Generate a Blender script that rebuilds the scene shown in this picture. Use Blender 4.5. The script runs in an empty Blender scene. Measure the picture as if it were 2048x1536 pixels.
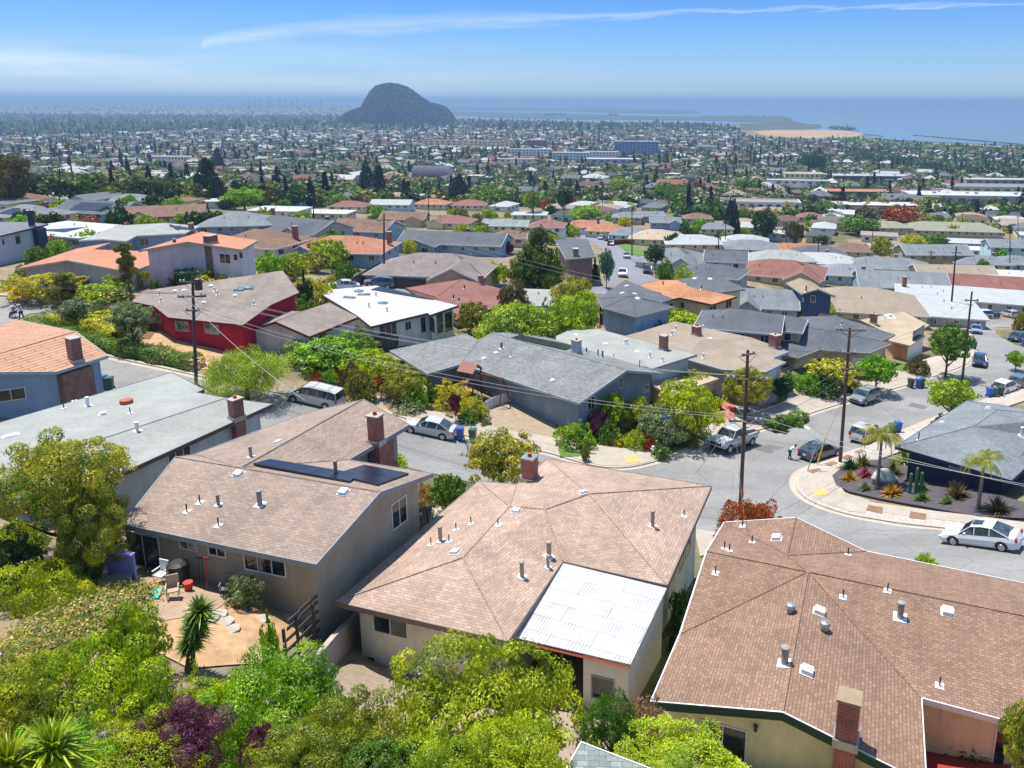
import bpy, bmesh, math, random
import numpy as np
from mathutils import Vector, Matrix, geometry
from mathutils.bvhtree import BVHTree
random.seed(7); rng = np.random.default_rng(7)
R = math.radians
scene = bpy.context.scene
COL = scene.collection
# ------------------------------------------------------------------ camera
F, CX, CY, PITCH, ROLL, CZ = 1600.0, 1190.0, 592.0, R(13.61), R(0.22), 100.0
cam = bpy.data.objects.new('camera', bpy.data.cameras.new('camera')); COL.objects.link(cam)
CM = Matrix.Rotation(math.pi/2 - PITCH, 4, 'X') @ Matrix.Rotation(ROLL, 4, 'Z')
cam.matrix_world = Matrix.Translation((0, 0, CZ)) @ CM
cd = cam.data; cd.sensor_fit = 'HORIZONTAL'; cd.sensor_width = 36.0; cd.lens = 36.0*F/2048
cd.shift_x = (1024-CX)/2048; cd.shift_y = (CY-768)/2048
cd.clip_start = 0.5; cd.clip_end = 120000
scene.camera = cam
# ------------------------------------------------------------------ sky, sun, exposure
SUN = Vector((-.25, .22, 1)).normalized()          # towards the sun
ELEV = math.asin(SUN.z); AZ = math.atan2(SUN.x, SUN.y)
w = bpy.data.worlds.new('World'); scene.world = w; w.use_nodes = True
nt = w.node_tree; N = nt.nodes; L = nt.links; N.clear()
def nd(t, **k):
    n = N.new(t)
    for a, b in k.items(): setattr(n, a, b)
    return n
sky = nd('ShaderNodeTexSky', sky_type='NISHITA'); sky.sun_disc = False
sky.sun_elevation = ELEV; sky.sun_rotation = AZ
sky.altitude = 100; sky.air_density = 1.0; sky.dust_density = .0; sky.ozone_density = 6.0
bg = nd('ShaderNodeBackground'); bg.inputs[1].default_value = .15
out = nd('ShaderNodeOutputWorld')
tc = nd('ShaderNodeTexCoord')
sep = nd('ShaderNodeSeparateXYZ'); L.new(tc.outputs['Generated'], sep.inputs[0])
def mth(op, a, b=None, c=None, clamp=False):
    n = nd('ShaderNodeMath', operation=op); n.use_clamp = clamp
    for i, v in enumerate((a, b, c)):
        if v is None: continue
        if isinstance(v, (int, float)): n.inputs[i].default_value = v
        else: L.new(v, n.inputs[i])
    return n.outputs[0]
az_ = mth('ARCTAN2', sep.outputs[0], sep.outputs[1]); el_ = mth('ARCSINE', sep.outputs[2])
# thin high cirrus: one long streak and faint bands low on the left
cmb = nd('ShaderNodeCombineXYZ'); L.new(mth('MULTIPLY', az_, 2.2), cmb.inputs[0]); L.new(mth('MULTIPLY', el_, 26.0), cmb.inputs[1])
noi = nd('ShaderNodeTexNoise'); noi.inputs['Scale'].default_value = 1.6; noi.inputs['Detail'].default_value = 7; noi.inputs['Roughness'].default_value = .62
L.new(cmb.outputs[0], noi.inputs[0])
cmb2 = nd('ShaderNodeCombineXYZ'); L.new(mth('MULTIPLY', az_, 14.0), cmb2.inputs[0]); L.new(mth('MULTIPLY', mth('SUBTRACT', el_, mth('MULTIPLY', az_, .05)), 150.0), cmb2.inputs[1])
noi2 = nd('ShaderNodeTexNoise'); noi2.inputs['Scale'].default_value = 1.0; noi2.inputs['Detail'].default_value = 5
L.new(cmb2.outputs[0], noi2.inputs[0])
# streak centre line: el = e0(az)
sw = mth('ADD', az_, .44)            # 0 at the streak's left tip
ln = mth('SUBTRACT', mth('ADD', .056, mth('MULTIPLY', mth('POWER', mth('MAXIMUM', sw, 0.0), .45), .062)), mth('MULTIPLY', mth('MAXIMUM', mth('SUBTRACT', sw, .6), 0.0), .04))
wob = mth('MULTIPLY', mth('SUBTRACT', noi2.outputs[0], .5), .016)
dd = mth('ABSOLUTE', mth('ADD', mth('SUBTRACT', el_, ln), wob))
wid = mth('ADD', .0012, mth('MULTIPLY', mth('MULTIPLY', mth('POWER', 2.718, mth('MULTIPLY', mth('POWER', mth('MULTIPLY', mth('SUBTRACT', sw, .2), 4.5), 2), -1)), 1), .0055))
stk = mth('MULTIPLY', mth('SUBTRACT', 1.0, mth('DIVIDE', dd, mth('MULTIPLY', wid, 2.0)), clamp=True), mth('GREATER_THAN', sw, 0.0))
stk = mth('MULTIPLY', stk, mth('MULTIPLY_ADD', noi2.outputs[0], .9, .12, clamp=True))
lowm = mth('MULTIPLY', mth('SUBTRACT', 1.0, mth('DIVIDE', mth('ABSOLUTE', mth('SUBTRACT', el_, .028)), .045), clamp=True), mth('SUBTRACT', .12, mth('MULTIPLY', az_, 1.6), clamp=True))
low = mth('MULTIPLY', mth('MULTIPLY', mth('SUBTRACT', noi.outputs[0], .36, clamp=True), 3.6), lowm, clamp=True)
cl = mth('ADD', mth('MULTIPLY', stk, .5), mth('MULTIPLY', low, .75), clamp=True)
mx = nd('ShaderNodeMix', data_type='RGBA'); hs = nd('ShaderNodeHueSaturation'); hs.inputs['Saturation'].default_value = 1.0; L.new(sky.outputs[0], hs.inputs['Color'])
tint = nd('ShaderNodeMix', data_type='RGBA', blend_type='MULTIPLY'); tint.inputs[0].default_value = 1; L.new(hs.outputs[0], tint.inputs[6]); 
tr = nd('ShaderNodeValToRGB'); ee = tr.color_ramp.elements
while len(ee) < 5: ee.new(.5)
for q_, (p_, c_) in zip(ee, ((0, (.37,.45,.56)), (.09, (.31,.42,.58)), (.22, (.22,.37,.58)), (.42, (.09,.25,.50)), (1, (1.0,.93,.84)))): q_.position = p_; q_.color = (*c_, 1)
L.new(mth('MULTIPLY', el_, 2.2, clamp=True), tr.inputs[0]); L.new(tr.outputs[0], tint.inputs[7])
L.new(cl, mx.inputs[0]); L.new(tint.outputs[2], mx.inputs[6]); mx.inputs[7].default_value = (4.3, 4.5, 4.8, 1)
L.new(mx.outputs[2], bg.inputs[0]); L.new(bg.outputs[0], out.inputs[0])
sl = bpy.data.lights.new('sun', 'SUN'); sl.energy = 4.2; sl.angle = R(.5); sl.color = (1, .955, .88)
so = bpy.data.objects.new('sun', sl); COL.objects.link(so)
so.rotation_euler = SUN.to_track_quat('Z', 'Y').to_euler(); so.location = (0, 0, 300)
vs = scene.view_settings; vs.view_transform = 'Standard'; vs.look = 'None'; vs.exposure = 0.72; vs.gamma = 1; vs.use_curve_mapping = False
cy = scene.cycles; cy.max_bounces = 5; cy.diffuse_bounces = 2; cy.glossy_bounces = 2; cy.transmission_bounces = 2; cy.volume_bounces = 0
cy.transparent_max_bounces = 4; cy.use_denoising = True; cy.sample_clamp_indirect = 4; cy.caustics_reflective = False; cy.caustics_refractive = False
# ------------------------------------------------------------------ pixel rays
C3 = CM.to_3x3(); EYE = Vector((0, 0, CZ))
def ray(px, py): return (C3 @ Vector(((px-CX)/F, -(py-CY)/F, -1))).normalized()
def P(px, py, drop):
    """the point at that photo direction which lies `drop` metres below the camera"""
    d = ray(px, py); t = -drop/d.z if d.z < -1e-5 else 1e5
    return EYE + d*t
def proj(v):
    c = C3.transposed() @ (Vector(v)-EYE); return CX - F*c.x/c.z, CY + F*c.y/c.z
def zcam(v): return -(C3.transposed() @ (Vector(v)-EYE)).z
# ------------------------------------------------------------------ terrain
CT = [(440,1190,21.5),(200,1200,20.6),(60,1100,20.6),(730,1330,24.4),(850,1400,24.4),(560,1250,21.6),(42,640,24.2),(0,600,23.4),(200,605,23.8),
(345,690,24.6),(250,730,25.3),(640,812,27),(865,868,29),(945,885,29.6),(1160,930,31),(1305,915,31.4),(1455,908,32),(1585,918,32.5),(1650,970,31.6),
(1965,1095,27.6),(1790,1060,29.6),(2040,1180,26.6),(1830,960,30.6),(1990,1040,28.4),(1350,1270,25.4),(1280,1390,24.9),(1480,1500,25),(1405,1100,28.4),(1400,1050,30.2),
(800,1500,22.5),(300,1500,19),(0,1400,18.5),(1100,1536,22.5),(2040,1500,25),(600,1536,20.5),(600,700,26.5),(830,690,28.4),(1000,800,29.5),(1080,860,30.4),
(1300,830,31.2),(1500,830,33),(1725,812,35.3),(1722,890,33.2),(1680,925,32.4),(1790,860,33.8),(1922,760,36),(1958,733,36),(1950,670,39),(1962,637,43),(2020,785,35.6),
(1245,557,31.5),(1253,517,37),(1200,475,47),(1300,430,53),(1075,590,31),(900,640,28.6),(1100,660,30.5),(1424,643,30.6),(1270,655,29.9),(1345,650,30.4),(1480,655,34.8),(1560,665,35.2),(1600,650,37.5),(1800,560,47),(2000,560,47),
(1700,500,55),(2000,480,58),(1500,560,42),(130,590,23.8),(300,560,24.4),(40,545,24.8),(330,480,28),(60,440,31.5),(400,430,35),(730,530,30.2),(900,520,33.8),(750,450,44),
(950,440,48),(500,400,46),(150,380,43),(1000,400,62),(500,360,65),(100,350,62),(1500,400,67),(2000,400,71),(1000,340,79),(300,320,80),(1700,340,84),(2048,330,85),
(1000,280,87),(200,270,88),(1800,290,88.5),(1000,240,90),(0,232,90),(400,232,90),(1500,250,90),(1990,255,90)]
cw = [P(*c) for c in CT] + [Vector(v) for v in ((0,15,84),(-20,13,87),(20,16,81.5),(0,8,86),(12,9,84),(-12,9,87))]
cp = np.array([[v.x/v.y, math.log(v.y), CZ-v.z] for v in cw])
def _phi(r2): return np.where(r2 > 1e-12, r2*np.log(np.maximum(r2, 1e-12)), 0)
_n = len(cp); _A = np.zeros((_n+3, _n+3)); _d = ((cp[:, None, :2]-cp[None, :, :2])**2).sum(-1)
_A[:_n, :_n] = _phi(_d) + np.eye(_n)*.004; _A[:_n, _n] = 1; _A[:_n, _n+1:] = cp[:, :2]; _A[_n, :_n] = 1; _A[_n+1:, :_n] = cp[:, :2].T
_W = np.linalg.solve(_A, np.concatenate([cp[:, 2], [0, 0, 0]]))
def drops(u, v):
    q = np.stack([u, v], -1); uc = np.clip(q[:, 0], -1.15, 1.0)
    q = np.stack([uc, np.clip(v, 1.8, 9)], -1)
    r = ((q[:, None, :]-cp[None, :, :2])**2).sum(-1)
    d = _phi(r) @ _W[:_n] + _W[_n] + q @ _W[_n+1:]
    y = np.exp(v); t = np.clip((y-1800)/2500, 0, 1)
    return np.minimum(d*(1-t)+90*t, 90)
GV = np.arange(1.5, 11.05, .022); GU = np.arange(-1.5, 1.4001, .022)
_uu, _vv = np.meshgrid(GU, GV); _g = np.concatenate([drops(a, b) for a, b in zip(np.array_split(_uu.ravel(), 40), np.array_split(_vv.ravel(), 40))]).reshape(_uu.shape)
GZ = CZ - _g
WS = [(905,239.5),(1000,240.5),(1180,246),(1330,246.8),(1400,247.5),(1480,249),(1484,260),(1700,262.5),(1735,269),(1760,280),(1850,284),(1990,289),(2400,306)]
_w3 = np.stack([_uu*np.exp(_vv), np.exp(_vv), GZ-CZ], -1) @ np.array(CM.to_3x3()); _px = CX-F*_w3[..., 0]/_w3[..., 2]; _py = CY+F*_w3[..., 1]/_w3[..., 2]
_sea = (_px > 905) & (_py < np.interp(_px, [q[0] for q in WS], [q[1] for q in WS])); GZ = np.where(_sea, CZ-93, GZ)
def gz(x, y):
    y = max(y, 4.6); u = x/y; v = math.log(y)
    fu = min(max((u-GU[0])/.022, 0), len(GU)-1.001); fv = min(max((v-GV[0])/.022, 0), len(GV)-1.001)
    i, j = int(fu), int(fv); a, b = fu-i, fv-j
    return float((GZ[j, i]*(1-a)+GZ[j, i+1]*a)*(1-b)+(GZ[j+1, i]*(1-a)+GZ[j+1, i+1]*a)*b)
def G(px, py):
    """where the ray through that photo pixel meets the ground"""
    d = ray(px, py); t = 8.0; step = .5
    prev = t
    while t < 90000:
        p = EYE+d*t
        if p.z < gz(p.x, p.y):
            lo, hi = prev, t
            for _ in range(18):
                m = (lo+hi)/2; p = EYE+d*m
                if p.z < gz(p.x, p.y): hi = m
                else: lo = m
            p = EYE+d*hi; return Vector((p.x, p.y, gz(p.x, p.y)))
        prev = t; t += max(.4, t*.012)
    return EYE+d*t
# ------------------------------------------------------------------ naming
def tag(o, label=None, cat=None, group=None, kind=None):
    for k, v in (('label', label), ('category', cat), ('group', group), ('kind', kind)):
        if v: o[k] = v
    return o
def empty(name, loc, rz=0, **k):
    o = bpy.data.objects.new(name, None); COL.objects.link(o); o.location = loc; o.rotation_euler = (0, 0, rz); o.empty_display_size = .3
    return tag(o, **k)
def link(name, me, parent=None, m=None, loc=None, rot=None, scale=None, **k):
    o = bpy.data.objects.new(name, me); COL.objects.link(o)
    if parent is not None: o.parent = parent
    if loc is not None: o.location = loc
    if rot is not None: o.rotation_euler = rot
    if scale is not None: o.scale = scale
    if m is not None and len(me.materials):
        o.material_slots[0].link = 'OBJECT'; o.material_slots[0].material = m
    return tag(o, **k)
class MB:
    """collects polygons, builds one mesh object"""
    def __init__(s): s.v = []; s.f = []; s.uv = []; s.mi = []
    def poly(s, pts, uv=None, mi=0):
        b = len(s.v); s.v += [tuple(p) for p in pts]; s.f.append(tuple(range(b, b+len(pts)))); s.uv.append(uv); s.mi.append(mi)
    def auto(s, pts, mi=0, hd=None):
        """a polygon with metre-scaled uv running along its level direction"""
        n = Vector((0, 0, 0))
        for i in range(len(pts)):
            a, b = Vector(pts[i]), Vector(pts[(i+1) % len(pts)]); n += a.cross(b)
        n = n.normalized() if n.length > 1e-9 else Vector((0, 0, 1))
        h = Vector((0, 0, 1)).cross(n)
        if h.length < .02: h = hd or Vector((1, 0, 0))
        h.normalize(); sl_ = n.cross(h)
        s.poly(pts, [(Vector(p).dot(h), Vector(p).dot(sl_)) for p in pts], mi)
    def box(s, c, sz, rz=0, mi=0, M=None):
        M = M or (Matrix.Translation(c) @ Matrix.Rotation(rz, 4, 'Z')); x, y, z = (a/2 for a in sz)
        q = [M @ Vector(p) for p in ((-x,-y,-z),(x,-y,-z),(x,y,-z),(-x,y,-z),(-x,-y,z),(x,-y,z),(x,y,z),(-x,y,z))]
        for f in ((0,3,2,1),(4,5,6,7),(0,1,5,4),(1,2,6,5),(2,3,7,6),(3,0,4,7)): s.auto([q[i] for i in f], mi)
    def tube(s, pts, rad, n=8, mi=0, cap=True, auto=False):
        pts = [Vector(p) for p in pts]; rad = rad if isinstance(rad, (list, tuple)) else [rad]*len(pts); rings = []; up = None
        for i, p in enumerate(pts):
            d = (pts[min(i+1, len(pts)-1)]-pts[max(i-1, 0)]).normalized()
            if up is None or abs(up.dot(d)) > .97: up = Vector((0, 0, 1)) if abs(d.z) < .9 else Vector((1, 0, 0))
            a = d.cross(up).normalized(); b = a.cross(d)
            rings.append([p+(a*math.cos(t)+b*math.sin(t))*rad[i] for t in (2*math.pi*k/n for k in range(n))])
        for r0, r1 in zip(rings, rings[1:]):
            for k in range(n): (s.auto([r0[k], r1[k], r1[(k+1) % n], r0[(k+1) % n]], mi) if auto else s.poly([r0[k], r1[k], r1[(k+1) % n], r0[(k+1) % n]], None, mi))
        if cap: s.poly(rings[0], None, mi); s.poly(rings[-1][::-1], None, mi)
    def build(s, name, mats, parent=None, inv=None, smooth=False, **k):
        me = bpy.data.meshes.new(name); vv = s.v if inv is None else [tuple(inv @ Vector(p)) for p in s.v]
        me.from_pydata(vv, [], s.f)
        if any(u is not None for u in s.uv):
            ul = me.uv_layers.new(name='UVMap'); flat = []
            for f, u in zip(s.f, s.uv): flat += [c for q in (u or [(0, 0)]*len(f)) for c in q]
            ul.data.foreach_set('uv', flat)
        for m in (mats if isinstance(mats, (list, tuple)) else [mats]): me.materials.append(m)
        if len(me.materials) > 1: me.polygons.foreach_set('material_index', s.mi)
        if smooth: me.polygons.foreach_set('use_smooth', [True]*len(s.f))
        me.update(); return link(name, me, parent, **k)
def npmesh(name, V, Fq, mats, smooth=False, mi=None):
    me = bpy.data.meshes.new(name); k = Fq.shape[1]
    me.vertices.add(len(V)); me.vertices.foreach_set('co', V.astype(np.float32).ravel())
    me.loops.add(Fq.size); me.loops.foreach_set('vertex_index', Fq.astype(np.int32).ravel())
    me.polygons.add(len(Fq)); me.polygons.foreach_set('loop_start', np.arange(0, Fq.size, k, dtype=np.int32)); me.polygons.foreach_set('loop_total', np.full(len(Fq), k, dtype=np.int32))
    for m in mats: me.materials.append(m)
    if mi is not None: me.polygons.foreach_set('material_index', mi)
    if smooth: me.polygons.foreach_set('use_smooth', np.ones(len(Fq), bool))
    me.update(calc_edges=True); return me
# ------------------------------------------------------------------ materials
KK = 1.6
def S(r, g, b, k=KK):
    """albedo from the colour a sunlit surface shows in the photograph (8-bit sRGB)"""
    o = []
    for c in (r, g, b):
        c /= 255; c = c/12.92 if c <= .04045 else ((c+.055)/1.055)**2.4; o.append(min(c/k*1.12, .86))
    return tuple(o)
MC = {}
def newmat(name):
    m = bpy.data.materials.new(name); m.use_nodes = True; n = m.node_tree; n.nodes.clear()
    b = n.nodes.new('ShaderNodeBsdfPrincipled'); o = n.nodes.new('ShaderNodeOutputMaterial'); n.links.new(b.outputs[0], o.inputs[0])
    return m, n, b
def noise(n, sc, det=3, co='Object', rough=.6, stretch=None):
    t = n.nodes.new('ShaderNodeTexCoord'); x = n.nodes.new('ShaderNodeTexNoise'); x.inputs['Scale'].default_value = sc; x.inputs['Detail'].default_value = det; x.inputs['Roughness'].default_value = rough
    src = t.outputs[co]
    if stretch:
        mp = n.nodes.new('ShaderNodeMapping'); mp.inputs['Scale'].default_value = stretch; n.links.new(src, mp.inputs[0]); src = mp.outputs[0]
    n.links.new(src, x.inputs[0]); return x
def ramp(n, src, *st):
    r = n.nodes.new('ShaderNodeValToRGB'); e = r.color_ramp.elements
    while len(e) < len(st): e.new(.5)
    for q, (p, c) in zip(e, st): q.position = p; q.color = (*c, 1) if len(c) == 3 else c
    n.links.new(src, r.inputs[0]); return r.outputs[0]
def mul(n, a, b, fac=1.0, mode='MULTIPLY'):
    m = n.nodes.new('ShaderNodeMix'); m.data_type = 'RGBA'; m.blend_type = mode; m.inputs[0].default_value = fac
    for i, v in ((6, a), (7, b)):
        if isinstance(v, tuple): m.inputs[i].default_value = (*v[:3], 1)
        else: n.links.new(v, m.inputs[i])
    return m.outputs[2]
def bump(n, b, src, s=.3, d=.02):
    q = n.nodes.new('ShaderNodeBump'); q.inputs['Strength'].default_value = s; q.inputs['Distance'].default_value = d
    n.links.new(src, q.inputs['Height']); n.links.new(q.outputs[0], b.inputs['Normal'])
def sc3(c, k): return tuple(min(x*k, .9) for x in c)
def m_plain(name, c, rough=.7, metal=0, var=.12, sc=3.0, bmp=0):
    if name in MC: return MC[name]
    m, n, b = newmat(name); x = noise(n, sc, 5)
    col = ramp(n, x.outputs[0], (.3, sc3(c, 1-var)), (.7, sc3(c, 1+var))); n.links.new(col, b.inputs['Base Color'])
    b.inputs['Roughness'].default_value = rough; b.inputs['Metallic'].default_value = metal
    if bmp: bump(n, b, noise(n, 60, 2).outputs[0], bmp, .01)
    MC[name] = m; return m
def m_stucco(name, c):
    c = tuple(min(x*2.1, .82) for x in c) if 'peach' not in name else c
    if name in MC: return MC[name]
    m, n, b = newmat(name); x = noise(n, .7, 6); y = noise(n, 22, 3, rough=.8)
    col = mul(n, ramp(n, x.outputs[0], (.3, sc3(c, .86)), (.7, sc3(c, 1.1))), ramp(n, y.outputs[0], (.3, (.78,)*3), (.7, (1.12,)*3)))
    z = noise(n, 1.2, 4, stretch=(1, 1, .08)); col = mul(n, col, ramp(n, z.outputs[0], (.35, (.86,)*3), (.6, (1,)*3)))
    n.links.new(col, b.inputs['Base Color']); b.inputs['Roughness'].default_value = .9; bump(n, b, y.outputs[0], .5, .02)
    MC[name] = m; return m
def m_shingle(name, c, w=.34, h=.145, var=.16, stain=.2, mort=.62, ms=.016):
    if name in MC: return MC[name]
    m, n, b = newmat(name); t = n.nodes.new('ShaderNodeTexCoord'); k = n.nodes.new('ShaderNodeTexBrick'); n.links.new(t.outputs['UV'], k.inputs[0])
    k.inputs['Scale'].default_value = 1; k.inputs['Brick Width'].default_value = w; k.inputs['Row Height'].default_value = h; k.inputs['Mortar Size'].default_value = ms; k.inputs['Mortar Smooth'].default_value = .5; k.offset = .37
    k.inputs['Color1'].default_value = (*sc3(c, 1-var), 1); k.inputs['Color2'].default_value = (*sc3(c, 1+var), 1); k.inputs['Mortar'].default_value = (*sc3(c, mort), 1)
    x = noise(n, .35, 5); y = noise(n, 9, 3, co='UV', rough=.7); z = noise(n, .9, 4, co='UV', stretch=(1, .18, 1))
    col = mul(n, k.outputs[0], ramp(n, x.outputs[0], (.3, (1-stain,)*3), (.7, (1+stain*.6,)*3)))
    col = mul(n, col, ramp(n, y.outputs[0], (.3, (.84,)*3), (.7, (1.14,)*3))); col = mul(n, col, ramp(n, z.outputs[0], (.3, (1-stain*.7,)*3), (.55, (1.02,)*3)))
    n.links.new(col, b.inputs['Base Color']); b.inputs['Roughness'].default_value = .95; bump(n, b, k.outputs['Fac'], -.35, .02)
    MC[name] = m; return m
def m_gravel(name, c, stain=.16, sc=.4):
    if name in MC: return MC[name]
    m, n, b = newmat(name); x = noise(n, sc, 6); y = noise(n, 30, 3, rough=.8); z = noise(n, 3.5, 5)
    col = mul(n, ramp(n, x.outputs[0], (.3, sc3(c, 1-stain)), (.7, sc3(c, 1+stain*.6))), ramp(n, y.outputs[0], (.3, (.85,)*3), (.7, (1.1,)*3)))
    col = mul(n, col, ramp(n, z.outputs[0], (.3, (.88,)*3), (.6, (1.05,)*3)))
    n.links.new(col, b.inputs['Base Color']); b.inputs['Roughness'].default_value = .92; MC[name] = m; return m
def m_brick(name, c, c2, w=.24, h=.08):
    if name in MC: return MC[name]
    m, n, b = newmat(name); t = n.nodes.new('ShaderNodeTexCoord'); k = n.nodes.new('ShaderNodeTexBrick'); n.links.new(t.outputs['UV'], k.inputs[0])
    k.inputs['Scale'].default_value = 1; k.inputs['Brick Width'].default_value = w; k.inputs['Row Height'].default_value = h; k.inputs['Mortar Size'].default_value = .012
    k.inputs['Color1'].default_value = (*c, 1); k.inputs['Color2'].default_value = (*c2, 1); k.inputs['Mortar'].default_value = (.32, .27, .24, 1)
    x = noise(n, 1.5, 4); col = mul(n, k.outputs[0], ramp(n, x.outputs[0], (.3, (.7,)*3), (.7, (1.15,)*3)))
    n.links.new(col, b.inputs['Base Color']); b.inputs['Roughness'].default_value = .9; bump(n, b, k.outputs['Fac'], -.4, .01); MC[name] = m; return m
def m_glass(name='window glass', c=(.02, .03, .035)):
    if name in MC: return MC[name]
    m, n, b = newmat(name); x = noise(n, 1.3, 2); col = ramp(n, x.outputs[0], (.4, sc3(c, .5)), (.62, sc3(c, 2.2))); n.links.new(col, b.inputs['Base Color'])
    b.inputs['Roughness'].default_value = .06; b.inputs['Specular IOR Level'].default_value = .8; MC[name] = m; return m
def m_leaf(name, c, c2=None, trans=.35, patch=1.2, tip=None):
    """foliage: c main colour, c2 second colour in patches, per-leaf variation"""
    if name in MC: return MC[name]
    m = bpy.data.materials.new(name); m.use_nodes = True; n = m.node_tree; n.nodes.clear()
    c2 = c2 or sc3(c, .6); g = n.nodes.new('ShaderNodeNewGeometry'); oi = n.nodes.new('ShaderNodeObjectInfo')
    x = noise(n, patch, 4, rough=.7)
    col = ramp(n, x.outputs[0], (.36, c2), (.6, c))
    hs = n.nodes.new('ShaderNodeHueSaturation'); n.links.new(col, hs.inputs['Color'])
    mr = n.nodes.new('ShaderNodeMapRange'); n.links.new(g.outputs['Random Per Island'], mr.inputs[0]); mr.inputs[3].default_value = .62; mr.inputs[4].default_value = 1.35; n.links.new(mr.outputs[0], hs.inputs['Value'])
    mr2 = n.nodes.new('ShaderNodeMapRange'); n.links.new(oi.outputs['Random'], mr2.inputs[0]); mr2.inputs[3].default_value = .485; mr2.inputs[4].default_value = .515; n.links.new(mr2.outputs[0], hs.inputs['Hue'])
    col = hs.outputs[0]
    if tip:
        lt = n.nodes.new('ShaderNodeMath'); lt.operation = 'LESS_THAN'; n.links.new(g.outputs['Random Per Island'], lt.inputs[0]); lt.inputs[1].default_value = tip[1]
        q = n.nodes.new('ShaderNodeMix'); q.data_type = 'RGBA'; n.links.new(lt.outputs[0], q.inputs[0]); n.links.new(col, q.inputs[6]); q.inputs[7].default_value = (*tip[0], 1); col = q.outputs[2]
    d = n.nodes.new('ShaderNodeBsdfDiffuse'); t = n.nodes.new('ShaderNodeBsdfTranslucent'); a = n.nodes.new('ShaderNodeMixShader'); a.inputs[0].default_value = trans
    n.links.new(col, d.inputs[0]); n.links.new(mul(n, col, (1.25, 1.15, .55)), t.inputs[0]); n.links.new(d.outputs[0], a.inputs[1]); n.links.new(t.outputs[0], a.inputs[2])
    gl = n.nodes.new('ShaderNodeBsdfGlossy'); gl.inputs['Roughness'].default_value = .45; gl.inputs[0].default_value = (.5, .5, .45, 1)
    e = n.nodes.new('ShaderNodeMixShader'); e.inputs[0].default_value = .05; n.links.new(a.outputs[0], e.inputs[1]); n.links.new(gl.outputs[0], e.inputs[2])
    o = n.nodes.new('ShaderNodeOutputMaterial'); n.links.new(e.outputs[0], o.inputs[0]); MC[name] = m; return m
WHITE = m_plain('white paint', (.74, .74, .72), .5, var=.06)
DARK = m_plain('dark metal', (.035, .035, .04), .4)
CONC = m_gravel('concrete', S(202, 190, 174), .14, .5)
CONCL = m_gravel('kerb concrete', S(210, 198, 180), .1, .8)
WOODG = m_plain('weathered wood', S(100, 88, 80), .9, sc=8)
FENCEW = m_plain('fence wood', S(120, 95, 78), .9, var=.3, sc=6)
METAL = m_plain('galvanised metal', S(200, 200, 200), .35, metal=.6)
BRICK = m_brick('red brick', sc3(S(170, 82, 62), 1.5), sc3(S(140, 66, 52), 1.5))
BRICK2 = m_brick('tan brick', S(190, 150, 130), S(165, 125, 108))
BARK = m_plain('bark', (.11, .085, .065), .95, var=.35, sc=6)
GLASS = m_glass()
BLIND = m_glass('glass with blinds', (.22, .24, .22))
# ------------------------------------------------------------------ ground sheet
def ground_mat():
    m, n, b = newmat('dry yards and soil')
    x = noise(n, .06, 6, rough=.65); y = noise(n, .5, 6, rough=.7); z = noise(n, 6, 4, rough=.8)
    col = ramp(n, x.outputs[0], (.34, (.085, .10, .045)), (.46, (.16, .15, .075)), (.56, (.30, .22, .13)), (.68, (.22, .20, .17)))
    col = mul(n, col, ramp(n, y.outputs[0], (.3, (.55, .6, .5)), (.6, (1.15, 1.1, 1.05)))); col = mul(n, col, ramp(n, z.outputs[0], (.3, (.72,)*3), (.7, (1.2,)*3)))
    n.links.new(col, b.inputs['Base Color']); b.inputs['Roughness'].default_value = 1; return m
_V = np.stack([_uu*np.exp(_vv), np.exp(_vv), GZ], -1).reshape(-1, 3); _nu, _nv = len(GU), len(GV)
_i = (np.arange(_nv-1)[:, None]*_nu+np.arange(_nu-1)[None]).ravel()
link('ground', npmesh('ground', _V, np.stack([_i, _i+1, _i+_nu+1, _i+_nu], -1), [ground_mat()], smooth=True), kind='structure')
def dens(poly, L_):
    out = []
    for i in range(len(poly)):
        a, b = Vector(poly[i]).to_2d(), Vector(poly[(i+1) % len(poly)]).to_2d(); d = (b-a).length
        k = max(1, int(d/L_)); out += [a.lerp(b, j/k) for j in range(k)]
    return out
def drape(name, poly, mat, off=.05, skirt=0, zf=None, parent=None, step=None, uvax=None, **k):
    """a sheet laid on the ground (poly: world xy), optionally with a skirt (raised slabs)"""
    poly = [Vector(p).to_2d() for p in poly]; ys = [p.y for p in poly]; xs = [p.x for p in poly]
    L_ = step or max(.6, .022*(sum(ys)/len(ys))); bd = dens(poly, L_); nb = len(bd); pts = list(bd)
    y = min(ys)+L_/2
    while y < max(ys):
        x = min(xs)+L_/2
        while x < max(xs): pts.append(Vector((x, y))); x += L_
        y += L_
    if len(pts) > 60000: pts = pts[:nb]
    v, e, f, ov, oe, of = geometry.delaunay_2d_cdt(pts, [], [list(range(nb))], 1, 1e-4)
    zf = zf or gz; V = [(p.x, p.y, zf(p.x, p.y)+off) for p in v]; me = bpy.data.meshes.new(name); Fc = [tuple(q) for q in f]
    if Fc:
        a, b_, c = (Vector(v[i]) for i in Fc[0][:3]); 
        if (b_-a).cross(c-a) < 0: Fc = [q[::-1] for q in Fc]
    if skirt:
        cnt = {}
        for q in Fc:
            for i in range(len(q)): cnt[(q[i], q[(i+1) % len(q)])] = 1
        dup = {}
        def lo(i):
            if i not in dup: dup[i] = len(V); V.append((V[i][0], V[i][1], V[i][2]-skirt))
            return dup[i]
        for (a, b_) in list(cnt):
            if (b_, a) not in cnt: Fc.append((b_, a, lo(a), lo(b_)))
    me.from_pydata(V, [], Fc); me.materials.append(mat); me.update(); return link(name, me, parent, **k)
def gpoly(s): return [G(*p) for p in s]
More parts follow.
